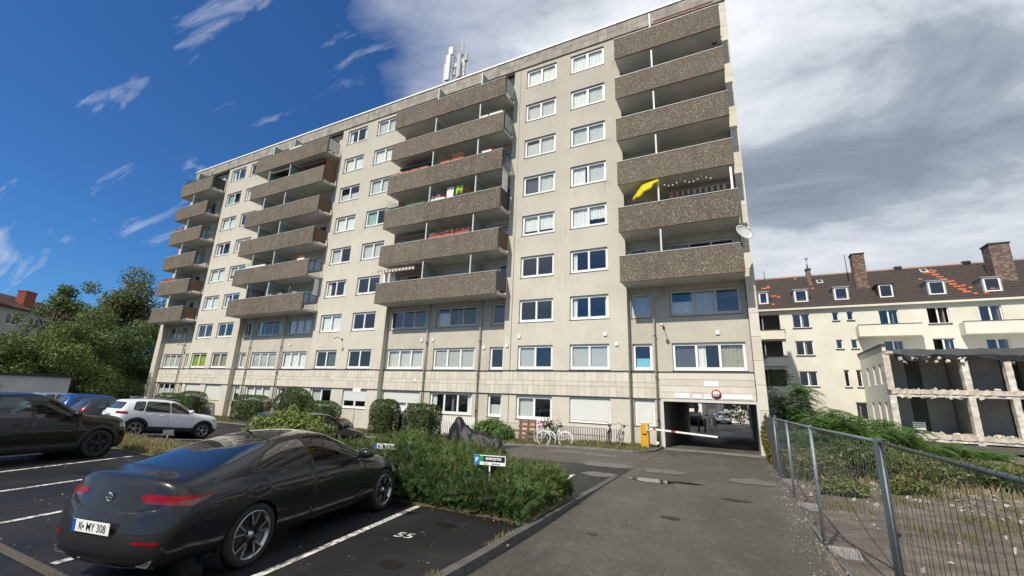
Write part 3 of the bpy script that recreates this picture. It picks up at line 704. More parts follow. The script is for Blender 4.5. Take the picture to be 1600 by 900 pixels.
# earth on the demolition side, rough and a little lower
def ez(x, y):
    x = np.asarray(x, float); y = np.asarray(y, float)
    return -.27 + .20 * (1 - sm((x - .95) / .3)) + .05 * np.sin(x * 1.7 + y * .6) * np.cos(y * .9 - x * .5) + .03 * np.sin(x * 5 + y * 3.1) + .10 * sm((y - 20) / 6) * sm((x - 3) / 4) - .1 * sm((x - 3) / 3) * sm((16 - y) / 4)
grid('demolition_ground', np.concatenate([np.arange(.9, 12, .22), np.arange(12, 46, 1.0)]), np.concatenate([np.arange(-6, 24, .25), np.arange(24, 52, 1.0)]), ez, earth)
grid('neighbour_ground', np.arange(-95, -52, 3.0), np.arange(23.4, 80, 4.0), lambda x, y: -.46 + 0 * x, grassb)

oil = mat('oil_stain', (.006, .006, .006), .4, var=.3, vscale=9)
for i, (x, y, a, c, f) in enumerate([(-3.9, 4.6, .16, .12, gz), (-4.3, 6.3, .22, .10, gz), (-8.6, 4.2, .25, .18, gz), (-11.0, 4.6, .28, .16, gz), (-13.4, 5.0, .2, .2, gz), (-1.3, 9.3, .18, .11, drive_z), (-.6, 6.2, .22, .12, drive_z), (-2.3, 7.6, .10, .08, drive_z), (-.2, 11.6, .3, .14, drive_z)]):
    patch('oil_stain', x, y, a, c, oil, .004 if f is gz else .003, 40 + i, f)
# ================================================================== cream building under demolition, behind on the right
cream = mat('cream_render', (0.68, 0.66, 0.565), 0.9, col2=(0.59, 0.57, 0.485), vscale=0.6, bump=0.15, bscale=50)
roofm = mat('brown_pantile', (0.060, 0.045, 0.038), 0.85, col2=(0.035, 0.027, 0.024), vscale=5, bump=0.6, bscale=20)
orange = mat('orange_pantile', (0.50, 0.13, 0.05), 0.8, var=0.3, vscale=9)
ridgem = mat('pink_ridge_tile', (0.40, 0.27, 0.22), 0.85, var=0.3, vscale=5)
brick = mat('chimney_brick', (0.115, 0.055, 0.040), 0.9, col2=(0.17, 0.12, 0.10), vscale=3, bump=0.5, bscale=25)
mort = mat('mortar', (0.22, 0.20, 0.18), 0.95)
zinc = mat('zinc_sheet', (0.40, 0.41, 0.42), 0.5, 0.5, var=0.3, vscale=6)
darkglass = mat('dark_window_glass', (0.015, 0.02, 0.028), 0.03, spec=0.8)
NY = 52.0; nb = thing('cream_house', 'long cream house with a brown tiled roof, partly torn down on its near side', 'building', (20, NY, 0))
def nbp(b, name, m, parent=None): return b.build(name, m, parent or nb, (20, NY, 0))
nops = []; nw = []
def far_win(x, z, w, h, n=2, bal=False):
    nops.append((x, x + w, z, z + h)); nw.append((x, z, w, h, n))
for z in (10.12, 7.33, 4.3):
    far_win(5.72, z, 1.5, 1.45)
    if z > 5: far_win(9.1, z + .6, .52, .9, 1); far_win(10.28, z + .6, .52, .9, 1)
    else: far_win(9.35, z, .42, 1.6, 1); far_win(10.3, z, .42, 1.6, 1)
for x0 in (12.75, 19.75, 26.7):
    far_win(x0, 9.15, 1.45, 2.45); far_win(x0, 6.35, 1.45, 2.3); far_win(x0 + 3.5, 10.1, 1.5, 1.55); far_win(x0 + 3.5, 7.35, 1.5, 1.4)
far_win(9.9, 1.3, .9, 1.6, 1)
for z in (9.0, 6.25, 3.3): nops.append((2.6, 4.6, z + .95, z + 2.6))
s_ = sheet(1.0, 44, -0.7, 12.2, NY, nops, 0.25); nbp(s_, 'wall', cream)
q = MB(); q.box(1, 44, NY + .27, NY + 10, -.7, 12.2); q2 = MB(); q2.box(1.0, 1.2, NY, NY + 10, -.7, 12.2)
q3 = MB(); q3.box(1, 44, NY + 2.6, NY + 2.8, -.7, 12.2)
for z in (0.4, 3.3, 6.2, 9.1, 12.0): q3.box(1, 44, NY + .27, NY + 2.6, z - .2, z)
for x in np.arange(3.0, 44, 3.6): q3.box(x, x + .1, NY + .27, NY + 2.6, -.7, 12.0)
nbp(q3, 'room_partition', interior); nbp(q2, 'gable_wall', cream)
for i, (x, z, w, h, n) in enumerate(nw):
    open_ = rnd.random() < 0.35
    f = MB(); t = .07; y = NY + .14
    f.box(x, x + w, y, y + .07, z, z + t); f.box(x, x + w, y, y + .07, z + h - t, z + h); f.box(x, x + t, y, y + .07, z + t, z + h - t); f.box(x + w - t, x + w, y, y + .07, z + t, z + h - t)
    for k in range(1, n): f.box(x + w * k / n - .06, x + w * k / n + .06, y - .005, y + .065, z + t, z + h - t)
    fr = nbp(f, 'window', whitefr)
    for k in range(n):
        if n == 2 and rnd.random() < .35: continue
        g = MB(); g.box(x + w * k / n + .06, x + w * (k + 1) / n - .06, y + .03, y + .04, z + t, z + h - t); nbp(g, 'pane', winglass, fr)
    g = MB(); g.box(x - .08, x + w + .08, NY - .1, NY + .0, z - .07, z - .005); nbp(g, 'sill', darksill, fr)
for z in (9.0, 6.25):   # loggias at the left end
    g = MB(); g.box(2.4, 4.9, NY - .25, NY - .002, z, z + .93); lg = nbp(g, 'loggia_parapet', cream); g = MB(); g.box(2.35, 4.95, NY - .3, NY + .0, z + .932, z + .99); nbp(g, 'cap_rail', darksill, lg)
for x0 in (10.8, 18.2, 25.6):
    g = MB(); g.box(x0, x0 + 4.6, NY - 1.15, NY - .002, 8.95, 9.12); g.box(x0, x0 + 4.6, NY - 1.15, NY - 1.03, 9.12, 10.0); g.box(x0, x0 + .12, NY - 1.03, NY - .002, 9.12, 10.0); g.box(x0 + 4.48, x0 + 4.6, NY - 1.03, NY - .002, 9.12, 10.0)
    b_ = nbp(g, 'balcony', cream); g = MB(); g.box(x0 - .03, x0 + 4.63, NY - 1.18, NY - 1.0, 10.002, 10.06); nbp(g, 'cap_rail', darksill, b_)
# roof: every course a step
EY, RY, EZ, RZ = NY - .35, NY + 5.0, 12.15, 16.75
g = MB(); nr = 16
for i in range(nr):
    y0 = EY + (RY - EY) * i / nr; y1 = EY + (RY - EY) * (i + 1) / nr; z0 = EZ + (RZ - EZ) * i / nr; z1 = EZ + (RZ - EZ) * (i + 1) / nr
    g.add([(1, y0, z0 + .10), (44, y0, z0 + .10), (44, y1, z1 + .01), (1, y1, z1 + .01), (1, y0, z0 - .02), (44, y0, z0 - .02)], [(0, 1, 2, 3), (4, 5, 1, 0)])
g.add([(1, RY, RZ), (44, RY, RZ), (44, NY + 10.3, EZ), (1, NY + 10.3, EZ)], [(0, 1, 2, 3)])
g.add([(1, EY, EZ), (1, RY, RZ), (1, NY + 10.3, EZ)], [(0, 1, 2)])
roof = nbp(g, 'roof', roofm)
g = MB(); g.tube([(1, RY, RZ + .03), (44, RY, RZ + .03)], .13, 8); nbp(g, 'ridge', ridgem, roof)
g = MB(); g.box(1, 44, EY - .04, EY + .3, EZ - .2, EZ - .02); nbp(g, 'eaves_board', cream, roof)
def rp(x, t, dz=0.0): return (x, EY + (RY - EY) * t, EZ + (RZ - EZ) * t + dz)
slope = math.atan2(RZ - EZ, RY - EY)
q = MB(); q.obox((0, 0, 0), (.27, .31, .05), Matrix.Rotation(slope, 3, 'X')); tl_ = q.mesh('replacement_tile', orange)
spots = [(3.6, .66), (3.9, .66), (4.15, .72), (4.2, .68), (4.35, .38), (4.6, .38), (4.9, .34), (3.5, .16), (4.2, .12), (8.2, .55), (19.3, .50), (7.0, .93), (17.2, .62), (18.8, .84)]
for i in range(9): spots += [(18.3 + i * .13, .80 - i * .078), (18.58 + i * .13, .80 - i * .078)]
spots += [(18.3, .84), (18.6, .88), (18.0, .80), (19.7, .35), (20.0, .28), (21.3, .22), (22.2, .4), (19.4, .2), (19.9, .12), (20.6, .12), (26, .3), (26.3, .3)]
for (x, t) in spots: obj('replacement_tile', tl_, roof, tuple(a - b for a, b in zip(rp(x, t, .06), (20, NY, 0))))
# chimneys: brick courses as real steps
def chimney(x0, x1, y0, y1, z0, z1):
    c = nbp(MB().box(x0 + .012, x1 - .012, y0 + .012, y1 - .012, z0, z1 - .05), 'chimney', mort)
    b = MB(); h = .11; n = int((z1 - z0) / h)
    for i in range(n):
        z = z0 + i * h
        for (ya, yb_) in ((y0, y1),):
            k = max(1, round((x1 - x0) / .25)); off = (.12 if i % 2 else 0)
            for j in range(k + 1):
                a = max(x0, x0 + j * (x1 - x0) / k - off); e = min(x1, x0 + (j + 1) * (x1 - x0) / k - off)
                if e - a > .04: b.box(a + .006, e - .006, y0 - .004 + rnd.uniform(0, .01), y0 + .05, z + .006, z + h - .006, rnd.random() < .35)
            k = max(1, round((y1 - y0) / .25))
            for j in range(k): b.box(x0 - .004 + rnd.uniform(0, .01), x0 + .05, y0 + j * (y1 - y0) / k + .006, y0 + (j + 1) * (y1 - y0) / k - .006, z + .006, z + h - .006, rnd.random() < .35)
    tag(nbp(b, 'brick', [brick, mat('pale_brick', (0.22, 0.17, 0.145), .9)], c), kind='stuff')
    nbp(MB().box(x0 - .06, x1 + .06, y0 - .06, y1 + .06, z1 - .05, z1 + .08), 'chimney_cap', mat('soot_cap', (.05, .045, .04), .9), c)
    nbp(MB().box(x0 - .12, x1 + .12, y0 - .25, y0 + .05, z0 + .1, z0 + .35), 'flashing', zinc, c)
    return c
chimney(11.85, 12.9, NY + 2.0, NY + 3.0, 12.8, 18.0); c_ = chimney(22.1, 23.5, NY + 1.8, NY + 3.2, 12.7, 17.7)
c_ = chimney(7.9, 8.35, NY + 3.2, NY + 3.65, 14.4, 17.1)
g = MB(); g.tube([(8.12, NY + 3.4, 17.1), (8.12, NY + 3.4, 18.3)], .09, 8); g.tube([(8.12, NY + 3.4, 18.35), (8.12, NY + 3.4, 18.45)], .16, 8); nbp(g, 'flue_pipe', zinc, c_)
for x, h in ((4.0, 1.6), (11.6, 2.3)):
    g = MB(); g.tube([(x, RY - 1.5 if x > 5 else RY - .2, RZ - 1.2 if x > 5 else RZ), (x, RY - 1.5 if x > 5 else RY - .2, RZ + h - .6)], .035, 6); nbp(g, 'aerial_pole', darkm)
for x in (15.9, 21.2): nbp(MB().box(x, x + .6, RY - .25, RY + .25, RZ + .02, RZ + .28), 'roof_vent', darkm)
# dormers
for i, (x, w) in enumerate([(3.0, .75), (6.25, 1.05), (9.65, 1.05), (13.2, 1.0), (16.85, 1.1), (20.6, 1.05), (26.5, 1.0), (30, 1.0)]):
    zc0, zc1 = 12.95, 14.05; yf = NY + .35
    d = MB(); yb0 = EY + (zc1 + .1 - EZ) / (RZ - EZ) * (RY - EY)
    d.prism([(yf, zc0 - .1), (yf, zc1 + .1), (yb0 + .2, zc1 + .12)], x - .12, x - .02, 'x'); d.prism([(yf, zc0 - .1), (yf, zc1 + .1), (yb0 + .2, zc1 + .12)], x + w + .02, x + w + .12, 'x')
    d.box(x - .2, x + w + .2, yf - .12, yb0 + .4, zc1 + .102, zc1 + .18); dm_ = nbp(d, 'dormer', zinc if i not in (3,) else roofm)
    f = MB(); f.box(x - .02, x + w + .02, yf - .03, yf + .05, zc0 - .08, zc0 + .02); f.box(x - .02, x + w + .02, yf - .03, yf + .05, zc1 - .02, zc1 + .1)
    f.box(x - .02, x + .09, yf - .03, yf + .05, zc0 + .02, zc1 - .02); f.box(x + w - .09, x + w + .02, yf - .03, yf + .05, zc0 + .02, zc1 - .02); fr = nbp(f, 'dormer_frame', whitefr, dm_)
    nbp(MB().box(x + .09, x + w - .09, yf + .01, yf + .03, zc0 + .02, zc1 - .02), 'dormer_pane', darkglass if i in (3, 4) else winglass, dm_)
for (x, t) in [(9.1, .75), (18.0, .86)]:
    g = MB(); R3 = Matrix.Rotation(slope, 3, 'X'); g.obox(rp(x, t, .10), (.55, .75, .1), R3); s_ = nbp(g, 'skylight', greyfr); g = MB(); g.obox(rp(x, t, .16), (.38, .55, .03), R3); nbp(g, 'skylight_pane', darkglass, s_)

# ---- the torn-open wing
brok = mat('broken_concrete', (0.66, 0.65, 0.61), 0.95, col2=(0.42, 0.36, 0.28), vscale=2.2, bump=1.0, bscale=9)
rust = mat('rubble_brown', (0.40, 0.32, 0.24), 0.95, col2=(0.62, 0.58, 0.52), vscale=4, bump=1.0, bscale=9)
greyw = mat('grey_inner_wall', (0.30, 0.30, 0.29), 0.9, col2=(0.4, 0.4, 0.38), vscale=0.8)
tarpd = mat('torn_roofing', (0.05, 0.055, 0.06), 0.7, var=0.3, vscale=4)
WY = 44.0; wing = thing('gutted_wing', 'torn-open concrete wing with bare columns and broken floor edges', 'building', (18, WY, 0))
def wp(b, name, m, parent=None): return b.build(name, m, parent or wing, (18, WY, 0))
def rough_bar(x0, x1, y0, y1, z0, z1, step=.16, jit=.05, ax=0):
    """a beam or column with a broken, uneven outline"""
    b = MB(); n = max(2, int(abs((x1 - x0) if ax == 0 else (z1 - z0)) / step)); r = []
    for i in range(n + 1):
        t = i / n; k_ = 1.0 if i % 3 == 0 else .35; j = lambda: rnd.uniform(-jit, jit) * k_
        if ax == 0:
            x = x0 + (x1 - x0) * t; r.append([(x, y0 + j() * 1.3, z0 + j()), (x, y0 + j() * 1.3, z1 + j() * .7), (x, y1, z1), (x, y1, z0)])
        else:
            z = z0 + (z1 - z0) * t; r.append([(x0 + j() * .6, y0 + j(), z), (x1 + j() * .6, y0 + j(), z), (x1 + j(), y1, z), (x0 + j(), y1, z)])
    vs = [p for q in r for p in q]; fs = [(4 * i + k, 4 * i + (k + 1) % 4, 4 * i + 4 + (k + 1) % 4, 4 * i + 4 + k) for i in range(n) for k in range(4)] + [(0, 1, 2, 3), (4 * n, 4 * n + 1, 4 * n + 2, 4 * n + 3)]
    return b.add(vs, fs)
SL = [(.30, .62), (3.5, 3.84), (6.55, 6.8)]
for z0, z1 in SL:
    wp(rough_bar(10.7, 40, WY - .1, WY + .35, z0, z1), 'floor_edge', [rust]); wp(MB().box(10.9, 40, WY + .3, NY - .002, z0 + .08, z1 - .04), 'floor_slab', soffit)
    if z1 < 6: wp(rough_bar(10.8, 40, WY - .03, WY + .1, z0 - .2, z0 + .05, .4, .035), 'beam', brok)
for x, w in ((10.55, .42), (15.05, .38), (17.35, .36), (21.4, .5), (25.2, .5), (29, .5), (33, .5)):
    for z0, z1 in ((-.6, .3), (.6, 3.4), (3.8, 6.55)): wp(rough_bar(x, x + w, WY - .05, WY + .42, z0, z1, .22, .03, 1), 'column', brok)
bw = MB()
for z in (.62, 3.84):
    for (a, c) in ((11.1, 12.9), (13.9, 15.5), (16.9, 18.7), (19.8, 23), (24.2, 28), (29, 40)): bw.box(a, c, WY + 4.2, WY + 4.35, z - .1, z + 2.85)
    for x in (15.6, 19.8, 24.2): bw.box(x, x + .15, WY + 1.2, WY + 4.2, z - .1, z + 2.85)
wp(bw, 'inner_wall', greyw)
wp(MB().box(10.9, 40, WY + 4.5, NY - .004, -.6, .3), 'cellar_wall', greyw)
# side wall with window pairs
sw = MB(); ops = [(WY + 1.3, WY + 2.3), (WY + 3.1, WY + 4.1), (WY + 5.4, WY + 6.2)]
zs = [-.6, 1.2, 2.9, 4.3, 5.9, 7.3]; ys = [WY + .45] + [v for o in ops for v in o] + [NY - .002]
for i in range(len(ys) - 1):
    for j in range(len(zs) - 1):
        if i % 2 == 1 and j in (1, 3): continue
        sw.box(10.72, 10.95, ys[i], ys[i + 1], zs[j], zs[j + 1])
wp(sw, 'side_wall', cream)
wp(MB().box(10.6, 11.0, WY + .3, NY, 7.3, 7.4), 'parapet_cap', darksill)
for (a, c) in ops:
    for j in (1, 3):
        f = MB(); x = 10.78; z0, z1 = zs[j], zs[j + 1]
        f.box(x, x + .07, a, c, z0, z0 + .07); f.box(x, x + .07, a, c, z1 - .07, z1); f.box(x, x + .07, a, a + .07, z0 + .07, z1 - .07); f.box(x, x + .07, c - .07, c, z0 + .07, z1 - .07); fr = wp(f, 'window', whitefr)
        wp(MB().box(x + .03, x + .04, a + .07, c - .07, z0 + .07, z1 - .07), 'pane', darkglass, fr)
# torn roofing felt hanging over the top edge
b = MB(); n = 60; vs = []
for i in range(n + 1):
    x = 11.2 + 28 * i / n; d = .45 + .35 * abs(math.sin(i * .55)) + rnd.uniform(0, .2)
    vs += [(x, WY + 1.6, 6.86), (x, WY - .15, 6.88 + rnd.uniform(-.04, .05)), (x + rnd.uniform(-.1, .1), WY - .25 - rnd.uniform(0, .15), 6.85 - d * .55), (x, WY - .1 + rnd.uniform(-.1, .1), 6.85 - d)]
b.add(vs, [(4 * i + k, 4 * i + 4 + k, 4 * i + 5 + k, 4 * i + 1 + k) for i in range(n) for k in range(3)]); wp(b, 'torn_felt', tarpd)
rb = MB()
for i in range(260):
    lv = rnd.choice([.62, 3.84, .62, -.4]); x = rnd.uniform(10.8, 30); s_ = rnd.uniform(.04, .15)
    rb.obox((x, WY + rnd.uniform(-.05, 1.2) if lv > 0 else WY - rnd.uniform(0, 1.5), lv + s_ * .4), (s_ * rnd.uniform(1, 2.4), s_, s_ * .8), Matrix.Rotation(rnd.uniform(0, 3), 3, (rnd.random(), rnd.random(), 1)), rnd.random() < .4)
for i in range(26): 
    x = rnd.uniform(10.9, 16); rb.obox((x, WY - .12, rnd.choice([6.2, 6.35, 5.95, 3.3])), (rnd.uniform(.08, .25),) * 3, Matrix.Rotation(rnd.uniform(0, 3), 3, (1, rnd.random(), 1)), 0)
tag(wp(rb, 'rubble', [brok, rust]), kind='stuff')
b = MB()
for (x, z, l) in [(12.6, 6.3, .7), (14, 3.3, .5), (17.9, 3.4, .6), (12.3, .35, 1.4)]:
    b.tube([(x, WY - .1, z), (x + l * .3, WY - .3, z - l * .4), (x + l * .8, WY - .35, z - l)], .015, 5)
tag(wp(b, 'bent_rebar', darkm), kind='stuff')
ra_ = MB()
for k in range(5): ra_.box(12.2, 12.95, WY + 2.0, WY + 2.06, .72 + k * .15, .82 + k * .15)
ra_.box(12.2, 12.26, WY + 2.06, WY + 2.1, .62, 1.45); ra_.box(12.89, 12.95, WY + 2.06, WY + 2.1, .62, 1.45)
tag(ra_.build('slatted_rack', whitem), 'white slatted rack left standing inside the gutted wing', 'rack')

# ================================================================== what shows through the passage
hb = thing('white_house', 'white house seen through the drive-through passage', 'building', (-8, 70, 0))
HO = (-8, 64, 0)
s_ = sheet(-16, -4.3, -.6, 9, 64, [(-6.4, -5.5, 1.6, 3.2), (-9, -8, 1.6, 3.2)], .2); s_.build('wall', mat('white_render', (.75, .74, .70), .9, var=.1), hb, HO)
for x in (-6.4, -9): MB().box(x, x + .9, 64.12, 64.16, 1.6, 3.2).build('window', darkglass, hb, HO)
MB().box(-16, -4.3, 64.2, 72, -.6, 9).build('rear_block', mat('white_render', (.75, .74, .70), .9), hb, HO)
MB().box(-16.3, -4.0, 63.7, 72.3, 9, 9.4).build('roof', roofm, hb, HO)
hb2 = thing('pale_terrace', 'pale terrace of flats beyond the white house', 'building', (2, 86, 0)); HO = (2, 86, 0)
ops = [(x, x + 1.3, z, z + 1.5) for x in np.arange(-10, 14, 2.6) for z in (1.6, 4.4, 7.2)]
sheet(-11, 16, -.6, 10.5, 86, ops, .2).build('wall', mat('pale_render', (.72, .70, .66), .9, var=.1), hb2, HO)
for o in ops: MB().box(o[0], o[1], 86.1, 86.15, o[2], o[3]).build('window', darkglass, hb2, HO)
MB().box(-11, 16, 86.2, 95, -.6, 10.5).build('rear_block', interior, hb2, HO); MB().box(-11.3, 16.3, 85.7, 95, 10.5, 11).build('roof', roofm, hb2, HO)
fn = thing('board_fence', 'dark upright board fence beside the white house', 'fence', (-3.5, 66, 0))
for i in range(16):
    x = -4.4 + i * .17; MB().box(x + .004, x + .16, 60 + .8 * (i % 2) * .02, 60.04, -.3, 2.7 + .02 * (i % 3)).build('fence_board', mat('dark_board', (.06, .07, .08), .8, var=.3), fn, (-3.5, 60, 0))
for i, (x, y) in enumerate([(-2.9, 38.6), (-2.45, 38.6), (-2.0, 39.6)]):
    b = MB(); b.tube([(0, 0, 0), (0, 0, 1.0)], .06, 10); b.lathe([(.06, 1.0), (.055, 1.04), (0, 1.06)], n=10); o = tag(b.build('bollard', whitem if i == 2 else darkm), ['black bollard beyond the passage, left of the pair', 'black bollard beyond the passage, next to the white post', 'white bollard beyond the passage'][i], 'bollard'); o.location = (x, y, 0)
grid('far_road', np.linspace(-30, 25, 8), np.linspace(36.2, 64, 10), lambda x, y: 0.001 + 0 * x, asph_dr) if 'grid' in globals() else None
# ================================================================== cars
def paint(name, col, metal=0.0, rough=0.3, dirt=0.07):
    m = mat(name, col, rough, metal, coat=.7, var=0.0, bump=0.0, spec=.12)
    t = m.node_tree; b = t.nodes['Principled BSDF']; tcn = t.nodes.new('ShaderNodeTexCoord')
    sp = N(t, 'ShaderNodeSeparateXYZ'); L(t, tcn.outputs['Object'], sp.inputs[0])
    low = mathn(t, 'MULTIPLY', mathn(t, 'SUBTRACT', 0.62, sp.outputs[2]), 2.0, clamp=True)
    n = noise(t, tcn.outputs['Object'], 3.5, 7, 0.7)
    f = mathn(t, 'MULTIPLY', mathn(t, 'MULTIPLY', low, n), dirt, clamp=True)
    L(t, mixc(t, f, col, (0.16, 0.145, 0.12)), b.inputs['Base Color'])
    n2 = noise(t, tcn.outputs['Object'], 60, 3, 0.6)      # dust film breaks the clear coat
    L(t, ramp(t, n2, [(0.45, 0.02), (0.75, 0.07)]), b.inputs['Coat Roughness'])
    return m
P_grey = paint('graphite_paint', (0.019, 0.019, 0.0205), 0.3, 0.24)
P_black = paint('black_paint', (0.008, 0.008, 0.009), 0.0, 0.3)
P_white = paint('white_car_paint', (0.62, 0.66, 0.70), 0.0, 0.35)
P_slate = paint('slate_paint', (0.035, 0.045, 0.055), 0.4, 0.35)
P_blue = paint('blue_paint', (0.01, 0.06, 0.26), 0.3, 0.35)
P_dkblue = paint('dark_blue_paint', (0.012, 0.045, 0.12), 0.4, 0.35)
P_silver = paint('silver_paint', (0.42, 0.44, 0.47), 0.7, 0.35)
tint = mat('tinted_glass', (0.008, 0.011, 0.014), 0.02, 0.0, spec=0.9, coat=1.0)
carglass = glass_mat('car_glass', (0.42, 0.50, 0.48), 0.06, 1.5)
cabin = mat('cabin_trim', (0.02, 0.02, 0.022), 0.8)
trimm = mat('black_trim', (0.010, 0.010, 0.011), 0.4)
plast = mat('grey_black_plastic', (0.030, 0.030, 0.032), 0.65, var=0.3, vscale=10)
tyrem = mat('tyre_rubber', (0.018, 0.018, 0.018), 0.85, var=0.2, vscale=20)
chrome = mat('chrome', (0.75, 0.75, 0.76), 0.12, 1.0)
alloy = mat('alloy', (0.50, 0.50, 0.51), 0.25, 0.9)
discm = mat('brake_disc', (0.18, 0.17, 0.16), 0.4, 0.8)
redl = mat('tail_light_red', (0.24, 0.002, 0.004), 0.18, coat=.2, spec=.2, col2=(0.10, 0.001, 0.002), vscale=11, stretch=(1, 1, 4))
clearl = mat('clear_lens', (0.45, 0.47, 0.50), 0.08, 0.2, coat=1.0, var=0.5, vscale=18)
euro = mat('plate_blue', (0.01, 0.08, 0.42), 0.4)
platew = mat('plate_white', (0.78, 0.78, 0.76), 0.4)

def hull(st, rc, fc, level=3):
    """st: stations (x, zb, (w,z) sill, mid, belt, rail, zc); rc/fc: end rings of 9 points and 6 inner points"""
    vs = []; fs = []
    def ring(x, zb, s, m, b, r, zc):
        zh = r[1] + (zc - r[1]) * 0.75
        return [(x, 0, zb), (x, s[0] * .45, zb), (x, s[0] * .88, zb), (x, *s), (x, *m), (x, *b), (x, *r), (x, r[0] * .5, zh), (x, 0, zc)]
    rings = [rc[0]] + [ring(*q) for q in st] + [fc[0]]
    for r in rings: vs += r
    n = 9
    for i in range(len(rings) - 1):
        for j in range(n - 1): fs.append([i * n + j, i * n + j + 1, (i + 1) * n + j + 1, (i + 1) * n + j])
    for base, inner, flip in ((0, rc[1], True), ((len(rings) - 1) * n, fc[1], False)):
        o = len(vs); vs += inner            # a1 a0 b1 b0 c1 c0
        g = [[base + 2, base + 1, base + 0], [base + 3, o, o + 1], [base + 4, o + 2, o + 3], [base + 5, o + 4, o + 5], [base + 6, base + 7, base + 8]]
        for r in range(4):
            for c in range(2):
                q = [g[r][c], g[r][c + 1], g[r + 1][c + 1], g[r + 1][c]]; fs.append(q if flip else q[::-1])
    me = bpy.data.meshes.new('hull'); me.from_pydata(vs, [], fs)
    bm = bmesh.new(); bm.from_mesh(me)
    geom = bm.verts[:] + bm.edges[:] + bm.faces[:]
    bmesh.ops.mirror(bm, geom=geom, axis='Y', merge_dist=1e-4)
    bmesh.ops.recalc_face_normals(bm, faces=bm.faces[:]); bm.to_mesh(me); bm.free()
    o = bpy.data.objects.new('hull', me); COL.objects.link(o)
    md = o.modifiers.new('s', 'SUBSURF'); md.levels = level; md.render_levels = level
    m2 = bpy.data.meshes.new_from_object(o.evaluated_get(bpy.context.evaluated_depsgraph_get()))
    bpy.data.objects.remove(o); bpy.data.meshes.remove(me)
    return m2

def poly_planes(poly, ax):
    """convex outline (counter-clockwise or not) in a projection -> half spaces; ax: 's' side (x,z), 'r' rear (y,z), 't' top (x,y)"""
    c = np.mean(np.array(poly), 0); out = []
    for i in range(len(poly)):
        a = np.array(poly[i]); b = np.array(poly[(i + 1) % len(poly)]); d = b - a
        nn = np.array([d[1], -d[0]]); nn = nn / (np.linalg.norm(nn) + 1e-9)
        if (c - a) @ nn > 0: nn = -nn
        P = lambda p: {'s': (p[0], 0, p[1]), 'r': (0, p[0], p[1]), 't': (p[0], p[1], 0)}[ax]
        out.append((Vector(P(a)), Vector(P(nn))))
    return out
def grow(poly, d):
    c = np.mean(np.array(poly), 0); P = np.array(poly); n = len(P); out = []
    lines = []
    for i in range(n):
        a = P[i]; b = P[(i + 1) % n]; e = b - a; nn = np.array([e[1], -e[0]]); nn = nn / np.linalg.norm(nn)
        if (c - a) @ nn > 0: nn = -nn
        lines.append((a + nn * d, e))
    for i in range(n):
        a, e = lines[i - 1]; b, g = lines[i]
        den = e[0] * g[1] - e[1] * g[0]
        if abs(den) < 1e-6: out.append(tuple(b)); continue
        t = ((b[0] - a[0]) * g[1] - (b[1] - a[1]) * g[0]) / den; out.append(tuple(a + e * t))
    return out
def rounded(poly, r, k=3):
    P = [np.array(p, float) for p in poly]; out = []; n = len(P)
    for i in range(n):
        p, a, b = P[i], P[i - 1], P[(i + 1) % n]
        la, lb = np.linalg.norm(a - p), np.linalg.norm(b - p); rr = min(r, la * .45, lb * .45)
        s, e = p + (a - p) / la * rr, p + (b - p) / lb * rr
        for q in range(k + 1):
            t = q / k; out.append(tuple((1 - t) ** 2 * s + 2 * t * (1 - t) * p + t * t * e))
    return out
def feature(bm, planes, region, action, margin=0.05):
    """cut the outline into the skin, then act on the faces inside it"""
    fs = [f for f in bm.faces if region(f.calc_center_median(), f.normal)]
    for (co, no) in planes:
        g = list({v for f in fs for v in f.verts}) + list({e for f in fs for e in f.edges}) + fs
        res = bmesh.ops.bisect_plane(bm, geom=g, plane_co=co, plane_no=no, dist=1e-5)
        fs = [f for f in res['geom'] if isinstance(f, bmesh.types.BMFace)]
        fs = [f for f in fs if (f.calc_center_median() - co).dot(no) < 1e-5]
    ins = fs
    action(ins); return ins

